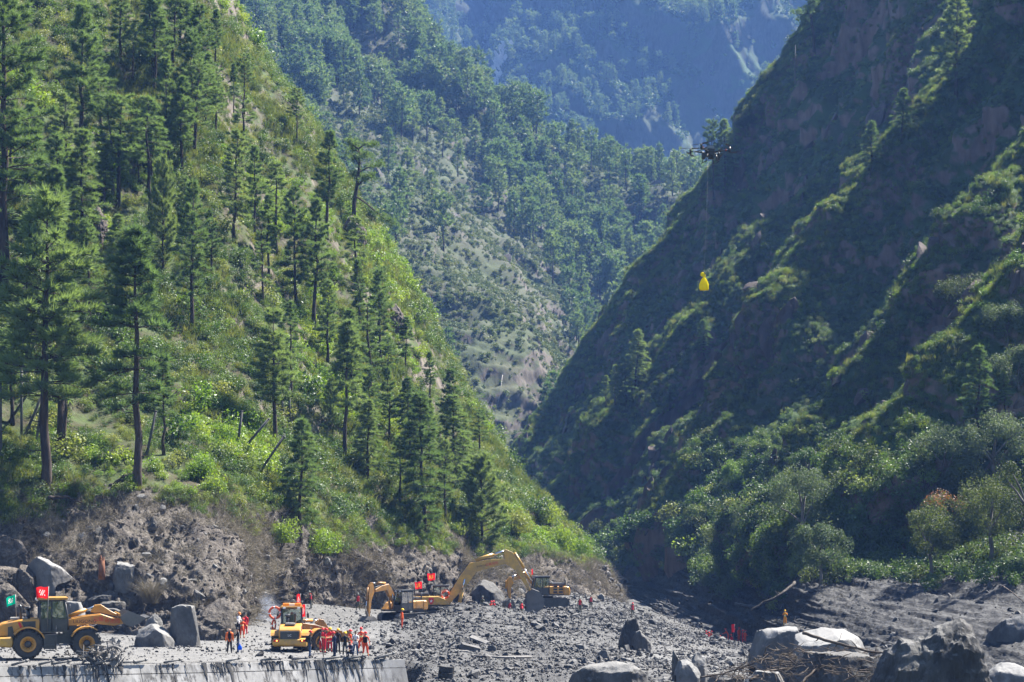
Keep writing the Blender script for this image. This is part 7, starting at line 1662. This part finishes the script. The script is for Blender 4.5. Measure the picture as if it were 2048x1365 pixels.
def body_mesh(key, pose):
    """one continuous skin over the skeleton; each face knows its region"""
    if key in _body: return _body[key]
    V, E, R, reg = skeleton(pose)
    me = bpy.data.meshes.new('body'); me.from_pydata([tuple(p) for p in V], E, []); o = bpy.data.objects.new('body', me); COL.objects.link(o)
    md = o.modifiers.new('skin', 'SKIN'); md.use_smooth_shade = True; md.branch_smoothing = .3
    for i, sv in enumerate(me.skin_vertices[0].data): sv.radius = R[i]; sv.use_root = (i == 0)
    ss = o.modifiers.new('sub', 'SUBSURF'); ss.levels = 1; ss.render_levels = 1
    bpy.context.view_layer.update(); m2 = bpy.data.meshes.new_from_object(o.evaluated_get(bpy.context.evaluated_depsgraph_get())); bpy.data.objects.remove(o)
    n = len(m2.vertices); co = np.zeros(n*3); m2.vertices.foreach_get('co', co); co = co.reshape(-1, 3)
    cen = np.array([p.center[:] for p in m2.polygons]); best = np.full(len(cen), 1e9); rg = np.zeros(len(cen), int); names = ['torso', 'head', 'leg', 'foot', 'arm', 'hand']
    for (a, b), g in zip(E, reg):
        A = np.array(V[a]); B = np.array(V[b]); ab = B-A; t = np.clip(((cen-A)@ab)/(ab@ab+1e-9), 0, 1); ds = np.linalg.norm(cen-A-t[:, None]*ab, axis=1)-.5*(R[a][0]+R[b][0]); m = ds < best; best = np.where(m, ds, best); rg = np.where(m, names.index(g), rg)
    hd = [i for i in range(5, 8)]; head = dict(c=np.array(V[6]), top=np.array(V[7])); _body[key] = (m2, rg, cen, head, V); return _body[key]
def shell(me, faces, off):
    """a garment: the chosen faces of the body, pushed outwards"""
    vi = {}; vs = []; fs = []
    for f in faces:
        pf = []
        for v in me.polygons[f].vertices:
            if v not in vi: vi[v] = len(vs); vs.append(me.vertices[v].co+me.vertices[v].normal*off)
            pf.append(vi[v])
        fs.append(pf)
    m = bpy.data.meshes.new('garment'); m.from_pydata([tuple(v) for v in vs], [], fs); m.polygons.foreach_set('use_smooth', [True]*len(fs)); m.update(); return m
_shell = {}
def person(loc, rz, label, pose='stand', top='red', legs=None, helmet=None, vest=None, bands=False, coat=None, pack=None, hair=True, h=1.72, group='people at the rescue site', shoes='boots', skin_arms=False):
    key = pose; me, rg, cen, head, V = body_mesh(key, POSES[pose])
    legs = legs or top; mk = (key, top, legs, bands, shoes, skin_arms)
    if mk not in _shell:
        m = me.copy(); m.materials.clear()
        for c in (CL[top], SK, CL[legs], CL[shoes], CL['refl']): m.materials.append(c)
        mi = np.select([rg == 0, rg == 1, rg == 2, rg == 3, rg == 4, rg == 5], [0, 1, 2, 3, 0, 1])
        if skin_arms: mi = np.where((rg == 4) & (cen[:, 2] < POSES[pose].get('hip', .9)+.33), 1, mi)
        if bands:
            z = cen[:, 2]; hp = POSES[pose].get('hip', .9)
            mi = np.where((rg == 2) & (z > .17) & (z < .25), 4, mi); mi = np.where((rg == 0) & (z > hp+.24) & (z < hp+.3), 4, mi); mi = np.where((rg == 4) & (np.abs(z-(hp+.2)) < .035), 4, mi)
        m.polygons.foreach_set('material_index', mi.astype(np.int32)); _shell[mk] = m
    o = empty('person', loc, rz); s = h/1.72; o.scale = (s, s, s); tag(o, label, 'person', group)
    obj('body', _shell[mk], o)
    hc = head['c']; ax = Vector(head['top']-head['c']).normalized()
    q = Vector((0, 0, 1)).rotation_difference(ax).to_euler()
    if helmet:
        m = MB(); prof = [(.001, .125), (.05, .12), (.09, .095), (.112, .05), (.118, .0)]; n1 = 16; vs = []
        for rr, hh in prof:
            for k in range(n1): a = 6.283*k/n1; vs.append((rr*math.cos(a)*.95, rr*math.sin(a)*1.12, hh))
        m.add(vs, [(i*n1+k, i*n1+(k+1) % n1, (i+1)*n1+(k+1) % n1, (i+1)*n1+k) for i in range(4) for k in range(n1)], True)
        br = [(.15*math.cos(a)*.85, .15*math.sin(a)*1.12-.01, -.004-.012*(math.sin(a) < -.5)) for a in np.linspace(0, 6.283, 17)[:-1]]; b0 = len(m.v); m.add(br+[(.112*math.cos(a)*.95, .112*math.sin(a)*1.12, .006) for a in np.linspace(0, 6.283, 17)[:-1]], [(k, (k+1) % 16, 16+(k+1) % 16, 16+k) for k in range(16)], True)
        hm = m.build('helmet', CL[helmet], o, loc=tuple(hc+np.array(ax)*.055), rot=q)
        m = MB(); m.tube([(-.1, -.01, 0), (-.07, -.05, -.13), (0, -.07, -.16), (.07, -.05, -.13), (.1, -.01, 0)], .007, 4, False); m.build('chin_strap', CL['black'], hm)
    elif hair:
        m = MB(); m.ball((0, .015, .045), (.09, .105, .085), 12, 8); m.build('hair', HAIR, o, loc=tuple(hc+np.array(ax)*.03), rot=q)
    hp = POSES[pose].get('hip', .9)
    def garment(name, sel, off, mat):
        k = (key, name, off)
        if k not in _shell: _shell[k] = shell(me, np.where(sel)[0], off)
        m = _shell[k].copy(); m.materials.append(mat); return obj(name, m, o)
    if vest:
        garment('life_vest', (rg == 0) & (cen[:, 2] > (hp+.08 if not POSES[pose].get('crouch') else .3)), .03, CL[vest])
    if coat:
        garment('jacket', ((rg == 0) & (np.abs(cen[:, 0]) > .055)) | ((rg == 0) & (cen[:, 1] > .02)) | (rg == 4), .022, CL[coat])
    if pack:
        m = MB(); m.box((0, .2, hp+.32), (.3, .17, .44), bevel=.06); pk = m.build('backpack', CL[pack], o)
        m = MB(); m.box((0, .3, hp+.25), (.2, .05, .2), bevel=.02)
        for s_ in (-1, 1): m.tube([(s_*.1, .14, hp+.5), (s_*.11, .0, hp+.56), (s_*.12, -.12, hp+.42), (s_*.12, -.09, hp+.2)], .018, 4)
        m.build('strap', CL[pack], pk)
    return o
POSES = {
 'stand': dict(legL=(.03, .03), legR=(-.03, .03), armL=(.05, .16, .2), armR=(.03, .16, .25), spread=.03),
 'wide': dict(legL=(.02, .02), legR=(-.02, .02), armL=(.1, .25, .5), armR=(.1, .25, .6), spread=.09),
 'phone': dict(legL=(.03, .03), legR=(.0, .03), armL=(.05, .12, .2), armR=(.5, .3, 2.0), inR=.35, spread=.04, head=.2),
 'hold': dict(legL=(.02, .03), legR=(-.02, .03), armL=(.25, .15, 1.35), armR=(.25, .15, 1.3), inL=.45, inR=.45, spread=.05, head=.6),
 'reach': dict(legL=(.1, .08), legR=(-.1, .05), armL=(.6, .15, .7), armR=(.5, .2, .9), lean=.15, spread=.05, head=.4),
 'walk': dict(legL=(.35, .25), legR=(-.25, .25), armL=(-.3, .12, .3), armR=(.35, .12, .4), lean=.06),
 'bend': dict(legL=(.2, .3), legR=(.1, .25), armL=(.9, .1, .3), armR=(.8, .12, .4), lean=.55, hip=.84, spread=.06),
 'crouch': dict(crouch=True, hip=.34, lean=.5, armL=(.75, .1, .8), armR=(.75, .1, .8), inL=.4, inR=.4, head=1.0),
 'sit': dict(crouch=True, hip=.34, lean=.05, armL=(.6, .12, .7), armR=(.6, .12, .7), inL=.1, inR=.1),
 'photo': dict(legL=(.02, .02), legR=(-.02, .02), armL=(.7, .25, 1.7), armR=(.7, .25, 1.7), inL=.3, inR=.3, spread=.03),
}
def stand(px, py, d, rz, label, **kw):
    """feet at photo pixel (px, py): the figure stands on the ground there"""
    g = P(px, py, d); x = g[0]; z = gz(x, d)
    z = g[2] if abs(z-g[2]) > 1.6 else z
    return person((x, d, z+.02), math.radians(rz), label, **kw)
stand(459, 1316, 141.0, 10, 'bald person in a bright orange jacket open over black clothes', pose='stand', top='black', coat='orange', hair=False)
p2 = stand(476, 1317, 141.3, -70, 'person in black jacket holding a phone to the ear, with a blue bag', pose='phone', top='black', legs='jeans')
stand(484, 1280, 163.5, 172, 'person in red coveralls with blue shoulders, seen from behind by the rock nose', pose='bend', top='orangered', bands=True, helmet='helm_red', vest=None)
stand(491, 1270, 167.0, -20, 'bareheaded person in plain red coveralls facing out by the rock nose', pose='stand', top='red')
stand(477, 1272, 167.5, 60, 'person with orange helmet and white shirt half hidden by the rock nose', pose='hold', top='white', legs='black', helmet='helm_or')
stand(620, 1316, 140.6, 95, 'person in black jacket with red helmet and black backpack beside the loader', pose='stand', top='black', legs='jeans', helmet='helm_red', pack='black', h=1.78)
stand(643, 1309, 144.0, 150, 'person in red coveralls and red helmet working behind the tripod', pose='reach', top='red', helmet='helm_red', bands=True)
stand(650, 1310, 143.5, 95, 'person in red coveralls turned sideways, next to the one at the tripod', pose='hold', top='red', helmet='helm_red', bands=True)
stand(660, 1309, 144.2, 165, 'person in red coveralls with a yellow helmet, seen from behind', pose='stand', top='red', helmet='helm_yel', bands=True)
stand(669, 1317, 140.4, -60, 'person in navy clothes and red helmet looking down at a phone', pose='hold', top='navy', helmet='helm_red')
stand(676, 1310, 144.5, 160, 'person in dark jacket with yellow helmet behind the navy-clad one', pose='stand', top='black', helmet='helm_yel')
stand(690, 1315, 141.2, 170, 'person in black vest, grey trousers and yellow helmet, seen from behind', pose='phone', top='black', legs='grey', helmet='helm_yel')
stand(700, 1308, 146.0, 120, 'person in orange-red suit and red helmet between the black vest and white shirt', pose='stand', top='orangered', helmet='helm_red', bands=True)
stand(711, 1314, 142.4, 5, 'person in white shirt and jeans holding a camera', pose='hold', top='white', legs='jeans', skin_arms=True)
stand(703, 1315, 141.0, -15, 'person in navy crouching over a phone in front of the white shirt', pose='crouch', top='navy', legs='navy')
stand(722, 1309, 145.0, 175, 'person in orange-red suit and red helmet behind the one with the backpack', pose='wide', top='orangered', helmet='helm_red', bands=True)
stand(731, 1313, 142.6, 178, 'person in orange-red suit with dark backpack and yellow bands on the ankles', pose='wide', top='orangered', helmet='helm_red', bands=True, pack='black')
stand(804, 1285, 174.0, 100, 'lone person in orange suit with yellow helmet on the rubble', pose='stand', top='orangered', helmet='helm_yel', vest='orange')
GS = 'soldiers in red life vests'
stand(563, 1212, 200.0, 80, 'soldier in camouflage with red life-vest straps, first on the ledge behind the loader', pose='hold', top='camo2', helmet='helm_camo', vest='vest', group=GS)
stand(590, 1208, 203.0, 60, 'soldier in camouflage and red vest, second on the ledge behind the loader', pose='hold', top='camo', helmet='helm_camo', vest='vest', group=GS)
stand(602, 1207, 203.0, 10, 'person in grey coat with orange scarf and yellow helmet on the ledge', pose='wide', top='orange', legs='greycoat', coat='greycoat', helmet='helm_yel')
stand(622, 1212, 200.5, -75, 'soldier with red vest turned away, last on the ledge behind the loader', pose='reach', top='camo2', helmet='helm_camo', vest='vest', group=GS)
stand(716, 1223, 206.0, 20, 'soldier in red life vest alone beside the small orange excavator', pose='wide', top='camo', helmet='helm_camo', vest='vest', group=GS)
stand(965, 1222, 214.0, 170, 'person in camouflage without vest beneath the arched boom', pose='stand', top='camo2', group=GS, helmet='helm_camo')
stand(979, 1231, 208.0, 30, 'bending person in red suit beneath the arched boom', pose='bend', top='orangered', helmet='helm_red')
stand(988, 1233, 207.0, -60, 'upright person in red suit beneath the arched boom', pose='stand', top='red', helmet='helm_red')
stand(1020, 1243, 203.0, 170, 'person in red vest half hidden behind the heap below the stick of the far excavator', pose='stand', top='camo', helmet='helm_camo', vest='vest', group=GS)
stand(1043, 1245, 202.0, 175, 'person in red vest half hidden behind the heap right below the big bucket', pose='bend', top='camo', helmet='helm_camo', vest='vest', group=GS)
stand(1160, 1255, 205.0, 0, 'soldier in red life vest standing on the rubble slope, the nearer of two', pose='stand', top='camo', helmet='helm_camo', vest='vest', group=GS, h=1.6)
stand(1182, 1233, 222.0, -10, 'soldier in red life vest on the rubble slope, the farther of two', pose='stand', top='camo', helmet='helm_camo', vest='vest', group=GS, h=1.5)
g = rbank.at_pixel(1570, 1252); g = P(1570, 1252, 226.0)
def bank_z(x, d):
    k = np.unravel_index(np.argmin((rbank.G[..., 0]-x)**2+(rbank.G[..., 1]-d)**2), rbank.G.shape[:2]); return max(float(rbank.G[k][2]), gz(x, d))
person((g[0], 226.0, bank_z(g[0], 226.0)), math.radians(165), 'person in yellow-orange suit and yellow helmet taking a picture beyond the pale slab', pose='photo', top='yelsuit', helmet='helm_yel', bands=True)
far_lbl = ['outermost of the distant red-helmeted row, nearest the heap', 'second of the distant red-helmeted row beyond the heap', 'third of the distant red-helmeted row beyond the heap', 'dark-clad figure before the distant red flag, nearest the heap', 'dark-clad figure left of the distant red flag', 'bending figure in red just left of the distant red flag', 'red-suited figure directly under the distant red flag', 'dark-clad figure right of the distant red flag', 'red-suited figure well right of the distant red flag', 'red-suited figure second last of the distant group', 'red-suited figure at the far end of the distant group']
for k, (px, tp, col, pz) in enumerate([(1412, 1276, 'red', 'stand'), (1417, 1278, 'red', 'walk'), (1423, 1276, 'orangered', 'stand'), (1440, 1277, 'navy', 'stand'), (1450, 1280, 'black', 'wide'), (1457, 1283, 'orangered', 'bend'), (1463, 1282, 'red', 'stand'), (1469, 1281, 'navy', 'stand'), (1478, 1280, 'orangered', 'stand'), (1485, 1279, 'red', 'stand'), (1490, 1278, 'orangered', 'hold')]):
    d = 246.0+2.5*(k % 3); g = P(px, tp+27, d); z = max(bank_z(g[0], d)-.1, g[2])
    person((g[0], d, z), math.radians(20+47*k), 'person in helmet, '+far_lbl[k], pose=pz, top=col, helmet='helm_red', group='distant people beyond the heap')
    if k == 6: flag((g[0]+.1, d-.3, z+.4), 2.7, .42, 1.0, M['flagred'], 'red flag held upright among the distant people', 0, -1, .4, None, (.1, 0), 9)
g = P(1265, 1236, 236.0); person((g[0], 236.0, max(gz(g[0], 236.0), g[2])), .4, 'person with red helmet just showing beyond the rubble slope', pose='stand', top='camo', helmet='helm_red', vest='vest')
def operator(mach, lx, ly, lz, rz, label, **kw):
    bpy.context.view_layer.update(); w_ = mach.matrix_world @ Vector((lx, ly, lz)); return person(w_, mach.rotation_euler[2]+math.pi/2, label, pose='sit', group='machine operators', **kw)
operator(ld1, -.42, 0, 1.78, 0, 'driver with yellow helmet in the cab of the side-on loader', top='greycoat', legs='black', helmet='helm_yel')
operator(ld2, -.42, 0, 1.78, 0, 'driver in red in the cab of the middle loader', top='red', legs='black', helmet='helm_red')
operator(exA, .55, .83, 1.5, 0, 'operator in yellow vest in the small orange excavator', top='refl', legs='black', helmet='helm_yel')
operator(exC, .55, .83, 1.6, 0, 'operator in yellow vest in the excavator with open vents', top='refl', legs='black', helmet='helm_yel')
# blue carrier bag in a hand
m = MB(); n1 = 12; pf = [(.02, 0), (.13, .02), (.16, .14), (.12, .27), (.04, .36), (.02, .5)]
m.add([(rr*math.cos(6.283*q/n1), .6*rr*math.sin(6.283*q/n1), hh) for rr, hh in pf for q in range(n1)], [(k*n1+q, k*n1+(q+1) % n1, (k+1)*n1+(q+1) % n1, (k+1)*n1+q) for k in range(len(pf)-1) for q in range(n1)], True)
g = P(480, 1309, 141.0); tag(m.build('carrier_bag', mat_cloth('blue_bag', (.02, .15, .7), .4), None, loc=(g[0], 140.95, gz(g[0], 141)+.25)), 'blue carrier bag held by the person with the phone', 'bag')
# camera on a tripod
g = P(640, 1317, 140.3); tp = empty('camera_tripod', (g[0], 140.3, gz(g[0], 140.3))); tag(tp, 'video camera on a tall black tripod beside the loader', 'tripod')
for a in (1.2, 3.3, 5.4):
    m = MB(); m.tube([(0, 0, 1.45), (.28*math.cos(a), .28*math.sin(a), .75), (.5*math.cos(a), .5*math.sin(a), .0)], [.03, .025, .018], 6); m.build('leg', M['carbon'], tp)
m = MB(); m.cyl((0, 0, 1.42), (0, 0, 1.56), .06, 10); m.build('head', M['carbon'], tp)
m = MB(); m.box((0, .05, 1.66), (.14, .34, .18), bevel=.03); m.cyl((0, .2, 1.67), (0, .36, 1.67), .06, 12); m.box((0, .0, 1.79), (.04, .2, .05)); m.build('camera', M['carbon'], tp)
g = P(712, 1285, 142.0); m = MB(); m.box((0, 0, 0), (.15, .09, .11), bevel=.02); m.cyl((0, -.04, 0), (0, -.15, 0), .045, 12); tag(m.build('camera', M['carbon'], None, loc=(g[0]-.05, 142.05, gz(g[0], 142.4)+1.14)), 'black camera held by the person in the white shirt', 'camera')

# ================================================================== smoke
def smoke():
    c = P(520, 1222, 184.0); m = MB(); m.ball((0, 0, 0), (2.3, 2.2, 2.2), 20, 14)
    t = NT('exhaust_smoke'); g = t.n('ShaderNodeTexCoord'); v = g.outputs['Object']; ln = t.n('ShaderNodeVectorMath', {0: v}, operation='LENGTH').outputs['Value']
    nz = t.noise(.9, 4, .6, v); d = t.math('MULTIPLY', t.math('MULTIPLY', t.math('SUBTRACT', 1.0, t.math('DIVIDE', ln, 2.2), clamp=True), t.math('SUBTRACT', nz, .38), clamp=True), 2.2, clamp=True)
    vp = t.n('ShaderNodeVolumePrincipled', {'Anisotropy': .1}); vp.inputs['Color'].default_value = (.55, .62, .78, 1); t.link(d, vp.inputs['Density']); t.link(vp.outputs[0], t.out.inputs['Volume'])
    o = m.build('smoke', t.m, None, loc=c); tag(o, 'bluish exhaust smoke drifting beside the rock nose', 'smoke', kind='stuff')
smoke()
# ================================================================== haze
def make_haze(dens=0.00019):
    b = MB(); x0, x1, y0, y1, z0, z1 = -2600, 2600, -300, 3400, -16, 1050
    b.box(((x0+x1)/2, (y0+y1)/2, (z0+z1)/2), (x1-x0, y1-y0, z1-z0))
    t = NT('valley_haze'); v = t.n('ShaderNodeVolumePrincipled', {'Density': dens, 'Anisotropy': 0.0}); v.inputs['Color'].default_value = (.125, .25, .6, 1)
    t.link(v.outputs[0], t.out.inputs['Volume'])
    o = b.build('haze', t.m); tag(o, 'thin blue haze filling the valley', 'haze', kind='stuff')
make_haze()
